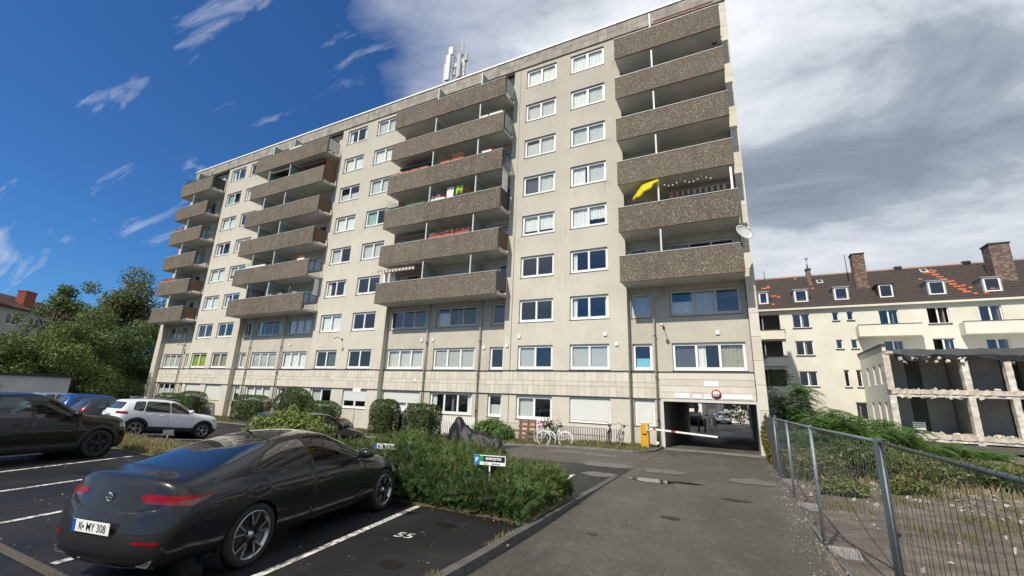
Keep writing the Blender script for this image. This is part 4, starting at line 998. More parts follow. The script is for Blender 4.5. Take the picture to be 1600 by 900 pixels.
def tyre_rim(r, w, kind, silver, n=40):
    """wheel lying along y, outer face at -y"""
    t = MB(); rr = r * 0.70 if kind != 'big' else r * 0.77
    t.lathe([(rr, -w * .46), (rr * 1.04, -w * .5), (r * .93, -w * .5), (r * .985, -w * .42), (r, -w * .3), (r, w * .3), (r * .985, w * .42), (r * .93, w * .5), (rr, w * .48)], ax='y', n=n)
    for a in (-.2, 0.0, .2): t.lathe([(r + .001, w * (a - .015)), (r + .001, w * (a + .015))], ax='y', n=n)
    rim = MB()
    rim.lathe([(rr * .975, -w * .48), (rr + .004, -w * .47), (rr + .004, -w * .40), (rr * .94, -w * .40), (rr * .93, -w * .2), (rr * .90, w * .4)], ax='y', n=n, m=0)
    dish = MB(); dish.lathe([(0.0, -w * .08), (rr * .94, -w * .08)], ax='y', n=n)
    sp = MB(); pk = MB()
    y0, y1 = -w * .44, -w * .30
    def bar(p, q, wa, wb, tgt, ya=y0, yb=y1, m=0):
        p = np.array(p); q = np.array(q); d = (q - p) / np.linalg.norm(q - p); nn = np.array([-d[1], d[0]])
        pts = [p - nn * wa / 2, p + nn * wa / 2, q + nn * wb / 2, q - nn * wb / 2]
        tgt.add([(a[0], ya + (.012 if i < 2 else 0) * 0, a[1]) for i, a in enumerate(pts)] + [(a[0], yb, a[1]) for a in pts],
                [(0, 1, 2, 3), (4, 7, 6, 5), (0, 4, 5, 1), (1, 5, 6, 2), (2, 6, 7, 3), (3, 7, 4, 0)], m)
    for i in range(5):
        a = 2 * math.pi * i / 5 + 0.25
        u = lambda rad, ang: (rad * math.cos(ang), rad * math.sin(ang))
        if kind == 'big':
            bar(u(rr * .24, a), u(rr * .94, a), rr * .20, rr * .52, pk, y0 + .006, y1)
            pk.m[-6:] = [0] * 6
            bar(u(rr * .42, a - .14), u(rr * .95, a - .24), rr * .075, rr * .075, sp)
            bar(u(rr * .42, a + .14), u(rr * .95, a + .24), rr * .075, rr * .075, sp)
            bar(u(rr * .42, a - .16), u(rr * .42, a + .16), rr * .05, rr * .05, sp)
        elif kind == 'star':
            bar(u(rr * .1, a), u(rr * .96, a - .16), rr * .15, rr * .13, sp); bar(u(rr * .1, a), u(rr * .96, a + .16), rr * .15, rr * .13, sp)
        else:
            bar(u(rr * .1, a), u(rr * .96, a), rr * .26, rr * .17, sp)
    sp.lathe([(0, y0 - .004), (rr * .10, y0 - .004), (rr * .11, y0), (rr * .2, y1)] if kind == 'big' else [(0, y0 - .006), (rr * .2, y0 - .006), (rr * .24, y1)], ax='y', n=20)
    return (t.mesh('tyre', tyrem, recalc=True), rim.mesh('rim', silver if kind != 'dark' else trimm, recalc=True), dish.mesh('brake_disc', discm if kind == 'big' else cabin),
            sp.mesh('spokes', silver, recalc=True), pk.mesh('spoke_panel', trimm, recalc=True) if pk.v else None)

def plate_obj(parent, loc, rot, txt, w=0.52, h=0.11):
    q = MB(); q.box(-w / 2, w / 2, -h / 2, h / 2, 0, 0.006); p = obj('number_plate', q.mesh('number_plate', platew), parent, loc, rot)
    q = MB(); q.box(-w / 2, -w / 2 + .045, -h / 2, h / 2, 0.006, 0.008); obj('plate_band', q.mesh('plate_band', euro), p)
    t_ = text(txt, h * 0.98, trimm, p, (0.026, 0, 0.0075), (0, 0, 0), 0.001, 0.82)
    # seal between the letters
    if txt.startswith('K '):
        q = MB(); q.lathe([(0, .0095), (.016, .0095)], n=14); obj('plate_seal', q.mesh('plate_seal', alloy), p, (-w * .205, 0, 0))
    return p

def make_car(name, label, cat, spec, loc, heading, z=0.0, group=None):
    root = thing(name, label, cat, (loc[0], loc[1], z), R_(heading), group)
    me = hull(spec['st'], spec['rc'], spec['fc'])
    bm = bmesh.new(); bm.from_mesh(me)
    for f in bm.faces: f.smooth = True
    bm.normal_update()
    M = [spec['paint'], trimm, plast]
    wb, r, W = spec['wb'], spec['r'], spec['W']
    parts = {}
    def take(nm, m, off=0.0):
        def act(fs):
            if not fs: return
            idx = {}; b = MB()
            for f in fs:
                q = []
                for v in f.verts:
                    if v not in idx: idx[v] = len(b.v); b.v.append(tuple(v.co + v.normal * off))
                    q.append(idx[v])
                b.f.append(q); b.m.append(0); b.sm.append(True)
            parts.setdefault(nm, []).append((b, m))
            bmesh.ops.delete(bm, geom=fs, context='FACES')
        return act
    def setm(i, off=0.0):
        def act(fs):
            for f in fs: f.material_index = i
            if off:
                for v in {v for f in fs for v in f.verts}: v.co += v.normal * off
        return act
    side = lambda s, zmin=0.0: (lambda c, n: c.y * s > 0.3 and (abs(n.y) > 0.25))
    # lower cladding
    if spec.get('clad'):
        for s in (-1, 1):
            feature(bm, [(Vector((0, 0, spec['clad'])), Vector((0, 0, 1)))], lambda c, n, s=s: c.y * s > 0.2 or True, setm(2)) if s == 1 else None
    # arches
    ra = r + spec.get('gap', 0.045)
    for x in (0, wb):
        for s in (-1, 1):
            if spec.get('flare'):
                pl = poly_planes([(x + (ra + .09) * math.cos(t), r + (ra + .09) * math.sin(t)) for t in np.linspace(0, 2 * math.pi, 21)[:-1]], 's')
                feature(bm, pl, lambda c, n, s=s, x=x: c.y * s > .45 and abs(c.x - x) < ra + .35 and c.z < 1.0, setm(2, 0.0))
            pl = poly_planes([(x + ra * math.cos(t), r + ra * math.sin(t)) for t in np.linspace(0, 2 * math.pi, 25)[:-1]], 's')
            feature(bm, pl, lambda c, n, s=s, x=x: c.y * s > .45 and abs(c.x - x) < ra + .25 and c.z < .95, lambda fs: bmesh.ops.delete(bm, geom=fs, context='FACES'))
    # glass
    for (nm, poly, ax, m) in spec['glass']:
        for s in ((-1, 1) if ax == 's' else (0,)):
            reg = (lambda c, n, s=s: c.y * s > .3 and n.y * s > .3 and c.z > spec['zbelt'] - .06) if ax == 's' else \
                  ((lambda c, n: n.z > .12 and c.z > spec['zbelt'] - .05) if ax == 't' else (lambda c, n: n.x < -.35))
            feature(bm, poly_planes(grow(poly, .022), ax), reg, setm(1))
            feature(bm, poly_planes(poly, ax), reg, take(nm, m, -0.004))
    for (nm, planes, region, m, off) in spec.get('lights', []):
        for s in ((1, -1) if nm != 'number_recess' else (1,)):
            pl = [(Vector((a[0], a[1] * s, a[2])), Vector((b[0], b[1] * s, b[2]))) for a, b in planes]
            feature(bm, pl, (lambda c, n, s=s: region(Vector((c.x, c.y * s, c.z)), n)), take(nm, m, off) if not isinstance(m, int) else setm(m, off))
    for (poly, ax) in spec.get('gaps', []):       # thin strips: panel gaps
        for s in (-1, 1):
            reg = (lambda c, n, s=s: c.y * s > .3 and abs(n.y) > .2) if ax == 's' else ((lambda c, n: n.z > .3) if ax == 't' else (lambda c, n: n.x < -.3))
            for a, b in zip(poly[:-1], poly[1:]):
                a = np.array(a); b = np.array(b); d = (b - a) / np.linalg.norm(b - a); nn = np.array([-d[1], d[0]]) * .0042
                feature(bm, poly_planes([a - nn - d * .002, b - nn + d * .002, b + nn + d * .002, a + nn - d * .002], ax),
                        (lambda c, n, reg=reg, a=a, b=b: reg(c, n) and min(a[0], b[0]) - .12 < (c.x if ax != 'r' else c.y) < max(a[0], b[0]) + .12), setm(1, -0.003))
            if ax != 's': break
    me2 = bpy.data.meshes.new('body'); bm.to_mesh(me2); bm.free()
    for m in M: me2.materials.append(m)
    body = obj('body', me2, root)
    for nm, lst in parts.items():
        for b, m in lst: obj(nm, b.mesh(nm, m), root)
    # wheel housings, underside, cabin
    for x in (0, wb):
        for s in (-1, 1):
            q = MB(); q.lathe([(ra + .012, s * (W / 2 - .05)), (ra + .012, s * .45), (0, s * .45)], (x, 0, r), 'y', 22); obj('wheel_housing', q.mesh('wheel_housing', cabin), root)
    q = MB(); q.box(-.45, wb + .3, -W / 2 + .14, W / 2 - .14, .22, .55); obj('floor_pan', q.mesh('floor_pan', cabin), root)
    if spec.get('seats', True):
        for x in (wb * .45, wb * .12):
            for y in (-.37, .37):
                q = MB(); q.box(x - .1, x + .12, y - .24, y + .24, .55, .98 if spec['H'] < 1.5 else 1.12); q.tube([(x - .02, y - .12, spec['H'] * .70), (x - .02, y + .12, spec['H'] * .70)], .085, 8); obj('seat', q.mesh('seat', cabin), root)
    # wheels
    wm_ = tyre_rim(r, spec.get('tw', .23), spec.get('wheel', 'star'), spec.get('wcol', alloy))
    for x in (0, wb):
        for s in (-1, 1):
            w_ = obj('wheel', wm_[0], root, (x, s * (W / 2 - .125), r), (0, 0, 0 if s < 0 else math.pi))
            w_.name = 'wheel'
            for mm, nn_ in ((wm_[1], 'rim'), (wm_[2], 'brake_disc'), (wm_[3], 'spokes'), (wm_[4], 'spoke_panel')):
                if mm: obj(nn_, mm, w_)
    # mirrors
    mx, mz = spec['mirror']
    for s in (-1, 1):
        q = MB(); pts = []
        q.tube([(mx + .03, s * (W / 2 - .07), mz), (mx + .02, s * (W / 2 + .01), mz + .03)], .022, 6)
        q.lathe([(0.0, -.13), (.06, -.12), (.092, -.05), (.098, .03), (.08, .10), (0, .13)], (0, 0, 0), 'y', 12)
        a0 = len(q.v) - 72
        for i in range(a0, len(q.v)):
            v = q.v[i]; q.v[i] = (mx + .02 + v[0] * .9, s * (W / 2 + .09) + v[1], mz + .07 + v[2] * .82)
        obj('wing_mirror', q.mesh('wing_mirror', spec['paint'], recalc=True), root)
    for (hx, hz) in spec.get('handles', []):
        for s in (-1, 1):
            q = MB(); q.tube([(hx - .10, s * (W / 2 - .03), hz), (hx - .07, s * (W / 2 + .002), hz + .006), (hx + .07, s * (W / 2 + .002), hz + .006), (hx + .10, s * (W / 2 - .03), hz)], .013, 6)
            obj('door_handle', q.mesh('door_handle', spec['paint']), root)
    return root

# ---- the graphite coupe in the foreground
def coupe_spec():
    st = [(-.78, .22, (.83, .38), (.895, .66), (.83, .975), (.64, 1.04), 1.065),
          (-.40, .20, (.87, .34), (.925, .66), (.865, .985), (.62, 1.13), 1.165),
          (0.0, .19, (.88, .31), (.935, .64), (.875, .975), (.585, 1.235), 1.275),
          (.38, .19, (.875, .29), (.92, .61), (.865, .955), (.56, 1.315), 1.36),
          (.76, .19, (.87, .28), (.905, .60), (.862, .94), (.55, 1.365), 1.41),
          (1.15, .19, (.87, .28), (.90, .60), (.862, .93), (.55, 1.378), 1.428),
          (1.55, .19, (.87, .28), (.90, .60), (.862, .92), (.555, 1.345), 1.405),
          (1.95, .19, (.87, .28), (.90, .60), (.862, .912), (.60, 1.20), 1.265),
          (2.35, .19, (.87, .29), (.905, .60), (.862, .90), (.69, 1.00), 1.065),
          (2.70, .19, (.88, .31), (.92, .60), (.855, .87), (.66, .94), .985),
          (3.05, .19, (.875, .31), (.905, .58), (.81, .81), (.60, .885), .925),
          (3.32, .20, (.84, .31), (.86, .54), (.74, .74), (.54, .81), .85)]
    rr = [(-.98, 0, .22), (-.98, .35, .22), (-.95, .72, .23), (-1.0, .82, .36), (-.985, .845, .62), (-.90, .80, .90), (-.93, .60, 1.055), (-.965, .32, 1.068), (-.975, 0, 1.07)]
    ri = [(-1.13, .45, .34), (-1.15, 0, .34), (-1.11, .43, .63), (-1.13, 0, .63), (-.99, .44, .90), (-1.01, 0, .90)]
    fr = [(3.45, 0, .2), (3.44, .35, .2), (3.38, .66, .2), (3.46, .74, .33), (3.50, .76, .50), (3.46, .68, .66), (3.42, .50, .745), (3.50, .28, .765), (3.54, 0, .77)]
    fi = [(3.62, .4, .32), (3.66, 0, .32), (3.64, .42, .50), (3.69, 0, .50), (3.58, .38, .66), (3.62, 0, .68)]
    V = lambda *a: a
    sideg = [('quarter_window', rounded([(-.04, 1.035), (.99, 1.0), (.945, 1.325), (.64, 1.31), (.28, 1.205)], .05, 2), 's', tint),
             ('door_window', rounded([(1.025, .998), (2.14, .98), (1.95, 1.10), (1.68, 1.265), (1.42, 1.335), (.98, 1.335)], .05, 2), 's', carglass)]
    top = [('rear_window', rounded([(-.58, -.56), (-.52, -.66), (.28, -.53), (.45, -.48), (.50, 0), (.45, .48), (.28, .53), (-.52, .66), (-.58, .56), (-.62, 0)], .04, 1), 't', tint),
           ('roof_glass', rounded([(.72, -.45), (1.5, -.46), (1.5, .46), (.72, .45)], .06, 2), 't', tint),
           ('windscreen', rounded([(1.64, -.50), (2.20, -.66), (2.36, -.55), (2.42, 0), (2.36, .55), (2.20, .66), (1.64, .50), (1.60, 0)], .05, 1), 't', tint)]
    # tail light: wraps from the boot lid round the corner
    tl = [((-1, 0, .825), (-.10, 0, -1)), ((-1, 0, .925), (.02, .03, 1)), ((-1, .40, .86), (0, -1, -.9)), ((-1, .395, .89), (0, -1, 1.2)), ((-1, .46, .835), (0, -.5, -1)), ((-.50, .8, .91), (1, 0, -.3)), ((-.66, .8, .85), (.35, 0, -1))]
    reg_ = lambda c, n: c.x < -.45 and c.y > .33 and .74 < c.z < 1.02
    ll = [('tail_light_lower', tl + [((-1, 0, .845), (-.10, 0, 1))], reg_, mat('tail_light_dark', (.10, .002, .005), .1, coat=1.0), 0.004), ('tail_light', tl, reg_, redl, 0.004),
          ('reflector', [((0, 0, .475), (0, 0, -1)), ((0, 0, .505), (0, 0, 1)), ((0, .50, 0), (0, -1, 0)), ((0, .745, 0), (0, 1, 0))], lambda c, n: c.x < -.85 and c.y > .4 and .4 < c.z < .58, redl, 0.004),
          ('headlight', [((0, 0, .60), (0, 0, -1)), ((0, 0, .735), (0, 0, 1)), ((3.12, 0, 0), (-1, 0, 0)), ((0, .42, 0), (0, -1, 0))], lambda c, n: c.x > 3.0 and c.y > .35 and .5 < c.z < .85, clearl, 0.002),
          ('lower_apron', [((0, 0, .36), (0, 0, 1))], lambda c, n: c.x < -.5 and c.z < .5, 1, 0.0)]
    gaps = [([(.98, .98), (.99, .70), (1.00, .40), (1.06, .30)], 's'), ([(1.06, .30), (2.12, .30)], 's'), ([(2.12, .30), (2.20, .50), (2.18, .78), (2.10, .92)], 's'),
            ([(-.50, 1.02), (-.70, .96), (-.80, .90), (-.84, .80)], 's'), ([(-.15, .93), (-.16, .80), (-.02, .76), (.16, .79), (.17, .93), (-.15, .935)], 's'),
            ([(-.60, .775), (-.42, .745), (0, .735), (.42, .745), (.60, .775), (.68, .84)], 'r'), ([(-.60, .775), (-.68, .84)], 'r')]
    return dict(st=st, rc=(rr, ri), fc=(fr, fi), paint=P_grey, wb=2.84, r=.338, W=1.80, H=1.41, zbelt=.95, glass=sideg + top, lights=ll, gaps=gaps, wheel='big', wcol=alloy, tw=.25,
                mirror=(1.98, .97), handles=[(1.22, .80)], gap=.035)
CH = 101.3; hd = np.array([math.cos(R_(CH)), math.sin(R_(CH))]); lf = np.array([-hd[1], hd[0]])
cp_loc = np.array([-5.21, 3.65]) + .895 * lf
coupe = make_car('coupe', 'glossy graphite coupe with its boot towards the viewer in the nearest bay', 'car', coupe_spec(), cp_loc, CH, gz(*cp_loc))
plate_obj(coupe, (-1.145, 0, .60), (R_(94), 0, R_(-90)), 'K  MY 308')
for s in (-1, 1):
    q = MB(); q.prism(rounded([(s * .44, .345), (s * .70, .335), (s * .66, .265), (s * .50, .265)], .02, 2), -1.0, -.86, 'x'); obj('exhaust_tip', q.mesh('exhaust_tip', chrome), coupe)
    q = MB(); q.prism(rounded([(s * .465, .330), (s * .67, .322), (s * .64, .278), (s * .515, .278)], .02, 2), -1.006, -.95, 'x'); obj('exhaust_opening', q.mesh('exhaust_opening', cabin), coupe)
q = MB(); q.tube([(-.93, -.66, .25), (-1.0, -.3, .235), (-1.01, 0, .235), (-1.0, .3, .235), (-.93, .66, .25)], .012, 6); obj('diffuser_edge', q.mesh('diffuser_edge', trimm), coupe)
em = MB(); em.tube([(0, .043 * math.cos(t), .043 * math.sin(t)) for t in np.linspace(0, 2 * math.pi, 25)], .006, 6)
for k in range(3):
    t = math.pi / 2 + k * 2 * math.pi / 3; em.tube([(0, 0, 0), (0, .041 * math.cos(t), .041 * math.sin(t))], [.008, .002], 6)
obj('star_emblem', em.mesh('star_emblem', chrome), coupe, (-1.045, 0, .86), (0, R_(-12), 0))
for s in (-1, 1):
    q = MB(); q.tube([(.04, s * .80, 1.01), (.3, s * .795, 1.005), (1.0, s * .80, .988), (2.1, s * .80, .968)], .006, 5); obj('window_trim', q.mesh('window_trim', trimm), coupe)
q = MB(); q.tube([(.60, 0, 1.395), (.52, 0, 1.42), (.49, 0, 1.42)], [.014, .010, .003], 6); obj('roof_aerial', q.mesh('roof_aerial', P_grey), coupe)

def box_spec(ro, wb, fo, H, W, paint_, zbelt, roof_end, ws_base, hood, tail=0.35, clad=None, flare=False, wheel='star', wcol=alloy, r=.33, sloped=0.0, estate=False, glassm=tint, low=.2, nose=0.0):
    """hatchback or off-road body; x=0 rear axle"""
    w = W / 2; rx = -ro; fx = wb + fo; rw = w * .70
    def S(x, belt, rail, zc, sw=1.0, wr=None): return (x, low, (w * .965 * sw, low + .1), (w * 1.03 * sw, .62), (w * .965 * sw, belt), (wr or rw, rail), zc)
    st = [S(rx + tail * .75 + .05, zbelt + .03, H - .16 - sloped, H - .10 - sloped, .985, rw * .93), S(rx + tail + .45, zbelt + .02, H - .08 - sloped * .4, H - .02 - sloped * .4), S(wb * .28, zbelt, H - .055, H + .005), S(wb * .48, zbelt - .01, H - .055, H + .005),
          S(roof_end, zbelt - .02, H - .085, H - .03), S((roof_end + ws_base) / 2, zbelt - .03, (H + hood) / 2 - .02, (H + hood) / 2 + .04, 1, rw * 1.05), S(ws_base, zbelt - .04, hood, hood + .05, 1, rw * 1.2),
          S(ws_base + .35, zbelt - .07, hood - .04, hood + .0, 1, rw * 1.15), S(wb + fo * .35, zbelt - .12 + nose * .6, hood - .09 + nose * .5, hood - .04 + nose * .5, .99, rw * 1.1), S(wb + fo * .7, zbelt - .20 + nose, hood - .15 + nose * .8, hood - .11 + nose * .8, .95, rw * 1.0)]
    rr = [(rx + .2, 0, low + .05), (rx + .2, .35, low + .05), (rx + .2, w * .8, low + .05), (rx + .10, w * .88, .42), (rx + .09, w * .93, .66), (rx + tail * .38, w * .90, zbelt + .04), (rx + tail * .95, rw * .86, H - .17 - sloped), (rx + tail * .88, rw * .45, H - .12 - sloped), (rx + tail * .85, 0, H - .11 - sloped)]
    ri = [(rx, w * .5, .42), (rx - .02, 0, .42), (rx + .0, w * .5, .68), (rx - .02, 0, .68), (rx + tail * .25, w * .5, zbelt + .04), (rx + tail * .22, 0, zbelt + .04)]
    fr = [(fx - .15, 0, low), (fx - .16, .35, low), (fx - .22, w * .75, low), (fx - .15, w * .86, .40), (fx - .13, w * .87, .58), (fx - .18, w * .80, zbelt - .28 + nose), (fx - .22, w * .62, hood - .22 + nose), (fx - .12, w * .34, hood - .19 + nose), (fx - .08, 0, hood - .185 + nose)]
    fi = [(fx - .02, w * .48, .40), (fx + .03, 0, .40), (fx - .01, w * .48, .60), (fx + .04, 0, .60), (fx - .05, w * .42, zbelt - .26 + nose), (fx - .01, 0, zbelt - .25 + nose)]
    zb = zbelt + .045; zt = H - .12
    x0 = rx + tail + .12; x3 = ws_base - .28; xt = roof_end + .02
    bp = wb * .44; cpil = wb * .02 + (.12 if not estate else -.05)
    g = [('door_window', rounded([(cpil + .03, zb), (bp - .035, zb), (bp - .035, zt), (cpil + .12, zt - .01)], .05, 2), 's', glassm),
         ('door_window', rounded([(bp + .035, zb), (x3, zb - .01), ((x3 + xt) / 2 + .05, (zb + zt) / 2 + .03), (xt - .10, zt - .01), (bp + .035, zt)], .05, 2), 's', glassm),
         ('quarter_window', rounded([(x0 + .02, zb + .04), (cpil - .05, zb), (cpil + .04, zt - .02), (x0 + .12, zt - .05)], .05, 2), 's', tint),
         ('windscreen', rounded([(roof_end + .13, -rw * .86), (ws_base - .12, -rw * 1.08), (ws_base + .0, -rw * .85), (ws_base + .05, 0), (ws_base + .0, rw * .85), (ws_base - .12, rw * 1.08), (roof_end + .13, rw * .86)], .05, 1), 't', tint),
         ('rear_window', rounded([(-w * .70, zbelt + .10), (w * .70, zbelt + .10), (w * .60, H - .22 - sloped), (-w * .60, H - .22 - sloped)], .06, 2), 'r', tint)]
    ll = [('tail_light', [((0, 0, zbelt - .10), (0, 0, -1)), ((0, 0, zbelt + .0), (0, 0, 1)), ((0, w * .56, 0), (0, -1, 0)), ((rx + .38, 0, 0), (1, 0, 0))], lambda c, n: c.x < rx + .55 and c.y > .25 and zbelt - .3 < c.z < zbelt + .15, redl, .004),
          ('headlight', [((0, 0, zbelt - .32 + nose), (0, 0, -1)), ((0, 0, zbelt - .21 + nose), (0, 0, 1)), ((fx - .42, 0, 0), (-1, 0, 0)), ((0, w * .45, 0), (0, -1, 0))], lambda c, n: c.x > fx - .6 and c.y > .25 and .4 < c.z < zbelt, clearl, .003)]
    gaps = [([(bp, zb - .03), (bp, .40)], 's'), ([(bp, .40), (wb * .80, .40)], 's'), ([(wb * .80, .40), (wb * .80, zbelt - .06)], 's'), ([(cpil + .45, .40), (bp, .40)], 's'), ([(cpil + .02, zb - .04), (cpil + .14, .80), (cpil + .45, .42)], 's')]
    return dict(st=st, rc=(rr, ri), fc=(fr, fi), paint=paint_, wb=wb, r=r, W=W, H=H, zbelt=zbelt, glass=g, lights=ll, gaps=gaps, clad=clad, flare=flare, wheel=wheel, wcol=wcol,
                mirror=(ws_base - .33, zbelt + .06), handles=[(bp - .28, zbelt - .11), (wb * .02 + .38, zbelt - .10)])
# ---- the other parked cars
def park(name, label, spec, x, y, hd_=90.0, cat='car', group='parked cars'):
    dx, dy = math.cos(R_(hd_)), math.sin(R_(hd_)); z0 = float(gz(x, y)); z1 = float(gz(x + dx * spec['wb'], y + dy * spec['wb']))
    c = make_car(name, label, cat, spec, (x, y), hd_, z0, group); c.rotation_euler = (0, math.atan2(z0 - z1, spec['wb']), R_(hd_)); return c
coupe['group'] = 'parked cars'
suvb = box_spec(.92, 2.68, .88, 1.68, 1.88, P_black, 1.04, 1.60, 2.28, 1.13, tail=.45, clad=.42, flare=True, wheel='star', wcol=darkm, r=.365, glassm=carglass, nose=.07)
park('parked_suv', 'black off-road car cut off by the left edge, nose to the dry grass', suvb, -16.32, 3.25, 101, 'suv')
kona = box_spec(.76, 2.60, .80, 1.56, 1.80, P_white, 1.0, 1.50, 2.20, 1.06, tail=.42, clad=.45, flare=True, r=.335, glassm=tint, nose=.06)
kn = park('parked_crossover', 'white compact crossover with black wheel arches, behind the dry grass', kona, -22.95, 9.45, 89, 'suv')
q = MB(); q.box(-.9, -.74, -.07, .07, 1.30, 1.31); 
for s in (-1, 1):
    q = MB(); q.tube([(.1, s * .60, 1.565), (.3, s * .61, 1.60), (1.3, s * .60, 1.60), (1.5, s * .60, 1.565)], .014, 6); obj('roof_rail', q.mesh('roof_rail', P_silver), kn)
plate_obj(kn, (-.80, 0, .92), (R_(80), 0, R_(-90)), 'K  KE 210', .5, .11)
hatch = box_spec(.80, 2.60, .82, 1.48, 1.78, P_slate, .93, 1.42, 2.1, .93, tail=.50, r=.32)
park('parked_hatchback', 'slate grey hatchback between the white crossover and the blue car', hatch, -26.5, 9.5, 90)
blue = box_spec(.72, 2.55, .78, 1.60, 1.78, P_blue, .98, 1.38, 2.05, 1.0, tail=.4, r=.33)
park('parked_car', 'bright blue tall car in the row behind, left of the grey hatchback', blue, -29.4, 9.7, 90)
est = box_spec(.95, 2.7, .85, 1.58, 1.82, P_silver, .95, 1.5, 2.2, .95, tail=.45, r=.33, estate=True)
park('parked_estate', 'silver estate far left with only its roof showing over the black off-road car', est, -32.2, 9.6, 90)
blue2 = box_spec(.72, 2.50, .75, 1.46, 1.74, P_dkblue, .92, 1.35, 2.0, .92, tail=.42, r=.31)
b2 = park('parked_car', 'dark blue car mostly hidden behind the leafy bush, tail lamp showing', blue2, -16.95, 11.8, 90)
plate_obj(b2, (-.745, 0, .62), (R_(88), 0, R_(-90)), 'K  DL 77', .5, .11)
blk = box_spec(.74, 2.48, .80, 1.44, 1.76, P_black, .90, 1.35, 2.02, .92, tail=.45, r=.315, glassm=carglass)
park('parked_hatchback', 'black hatchback with its bonnet showing right of the leafy bush', blk, -14.75, 11.1, 90)
wc = box_spec(.74, 2.5, .8, 1.45, 1.78, P_white, .92, 1.38, 2.05, .92, tail=.5, r=.32)
make_car('parked_car', 'white car seen from behind through the passage', 'car', wc, (-1.72, 60), 92, 0.0, 'parked cars')
dc = box_spec(.74, 2.5, .8, 1.45, 1.78, P_black, .92, 1.38, 2.05, .92, tail=.5, r=.32)
make_car('parked_car', 'dark car beyond the passage, beside the tree trunk', 'car', dc, (-4.2, 51), 88, 0.0, 'parked cars')
# ================================================================== foliage
RG = np.random.default_rng(11)
def leafmat(name, cols, rough=0.55, trans=0.25):
    m = bpy.data.materials.new(name); m.use_nodes = True; t = m.node_tree; t.nodes.clear()
    g = N(t, 'ShaderNodeNewGeometry'); rp_ = ramp(t, g.outputs['Random Per Island'], [(i / max(1, len(cols) - 1), c) for i, c in enumerate(cols)])
    tcn = N(t, 'ShaderNodeTexCoord'); n = noise(t, tcn.outputs['Object'], 1.1, 3, 0.5); c = mixc(t, ramp(t, n, [(.35, 0.0), (.7, .45)]), rp_, cols[-1])
    p = N(t, 'ShaderNodeBsdfPrincipled'); p.inputs['Roughness'].default_value = rough; p.inputs['Specular IOR Level'].default_value = .35; L(t, c, p.inputs['Base Color'])
    tr = N(t, 'ShaderNodeBsdfTranslucent'); L(t, c, tr.inputs[0]); mx = N(t, 'ShaderNodeMixShader'); mx.inputs[0].default_value = trans
    L(t, p.outputs[0], mx.inputs[1]); L(t, tr.outputs[0], mx.inputs[2]); o = N(t, 'ShaderNodeOutputMaterial'); L(t, mx.outputs[0], o.inputs[0]); MATS[name] = m; return m
L_tree = leafmat('tree_leaf', [(.056, .096, .024), (.095, .150, .038), (.14, .185, .050)])
L_willow = leafmat('willow_leaf', [(.075, .100, .030), (.12, .15, .048), (.16, .18, .07)])
L_dark = leafmat('dark_leaf', [(.034, .064, .020), (.064, .110, .032), (.10, .145, .042)])
L_brownish = leafmat('dry_leaf', [(.070, .100, .028), (.12, .145, .042), (.20, .185, .080)])
L_trim = leafmat('clipped_leaf', [(.032, .062, .016), (.060, .102, .026), (.10, .14, .04)])
L_jun = leafmat('cotoneaster_leaf', [(.030, .074, .020), (.062, .125, .032), (.105, .170, .045)])
L_juntip = leafmat('pale_shoot', [(.080, .115, .030), (.125, .155, .042), (.17, .18, .06)])
L_bright = leafmat('bright_leaf', [(.075, .115, .018), (.12, .165, .03), (.22, .25, .06)])
L_ail = leafmat('sumac_leaf', [(.045, .115, .022), (.080, .165, .034), (.14, .23, .055)], trans=.35)
L_grass = leafmat('grass_blade', [(.07, .10, .025), (.13, .14, .045), (.24, .21, .10)])
L_dryg = leafmat('dry_grass_blade', [(.12, .12, .045), (.26, .22, .11), (.36, .31, .18)])
L_rust = leafmat('fallen_leaf', [(.20, .09, .04), (.30, .17, .08), (.12, .08, .04)])
bark = mat('bark', (.10, .08, .06), .9, col2=(.05, .04, .03), vscale=6, bump=.8, bscale=20)
twig = mat('twig', (.09, .06, .04), .9)
def rand_rot(n, up=0.0):
    """random frames (n,3,3): columns are leaf width, leaf length, normal"""
    a = RG.normal(size=(n, 3)); a[:, 2] += up; a /= np.linalg.norm(a, axis=1)[:, None]
    b = RG.normal(size=(n, 3)); b -= (a * b).sum(1)[:, None] * a; b /= np.linalg.norm(b, axis=1)[:, None]
    return np.stack([np.cross(b, a), b, a], 2)
LEAF = np.array([(-.5, 0, 0), (0, -.1, .0), (.5, 0, 0), (0, 1.0, 0)])       # diamond
LEAFW = np.array([(-.42, .05, .05), (.0, -.35, 0), (.42, .05, .05), (0, .75, -.12)])
def scatter(pts, frames, size, tmpl=LEAF, w=.55):
    n = len(pts); T = tmpl * np.array([w, 1, 1]); k = len(T)
    size = np.broadcast_to(np.asarray(size, float), (n,))
    v = np.einsum('nij,kj->nki', frames, T) * size[:, None, None] + pts[:, None, :]
    return v.reshape(-1, 3), np.arange(n * k).reshape(n, k)
def blobs(spec, n, shell=.55):
    """points through a set of ellipsoids (cx,cy,cz,rx,ry,rz): denser near the outside, uneven; returns points and outward directions"""
    vol = np.array([s[3] * s[4] * s[5] for s in spec]) ** .75; pick = RG.choice(len(spec), n, p=vol / vol.sum()); S = np.array(spec)[pick]
    d = RG.normal(size=(n, 3)); d /= np.linalg.norm(d, axis=1)[:, None]; r = shell + (1 - shell) * RG.random(n) ** .7; r *= 1 + .16 * np.sin(d[:, 0] * 7 + S[:, 0]) * np.cos(d[:, 2] * 6 + S[:, 1]) + RG.normal(size=n) * .035
    return S[:, :3] + d * S[:, 3:] * r[:, None], d
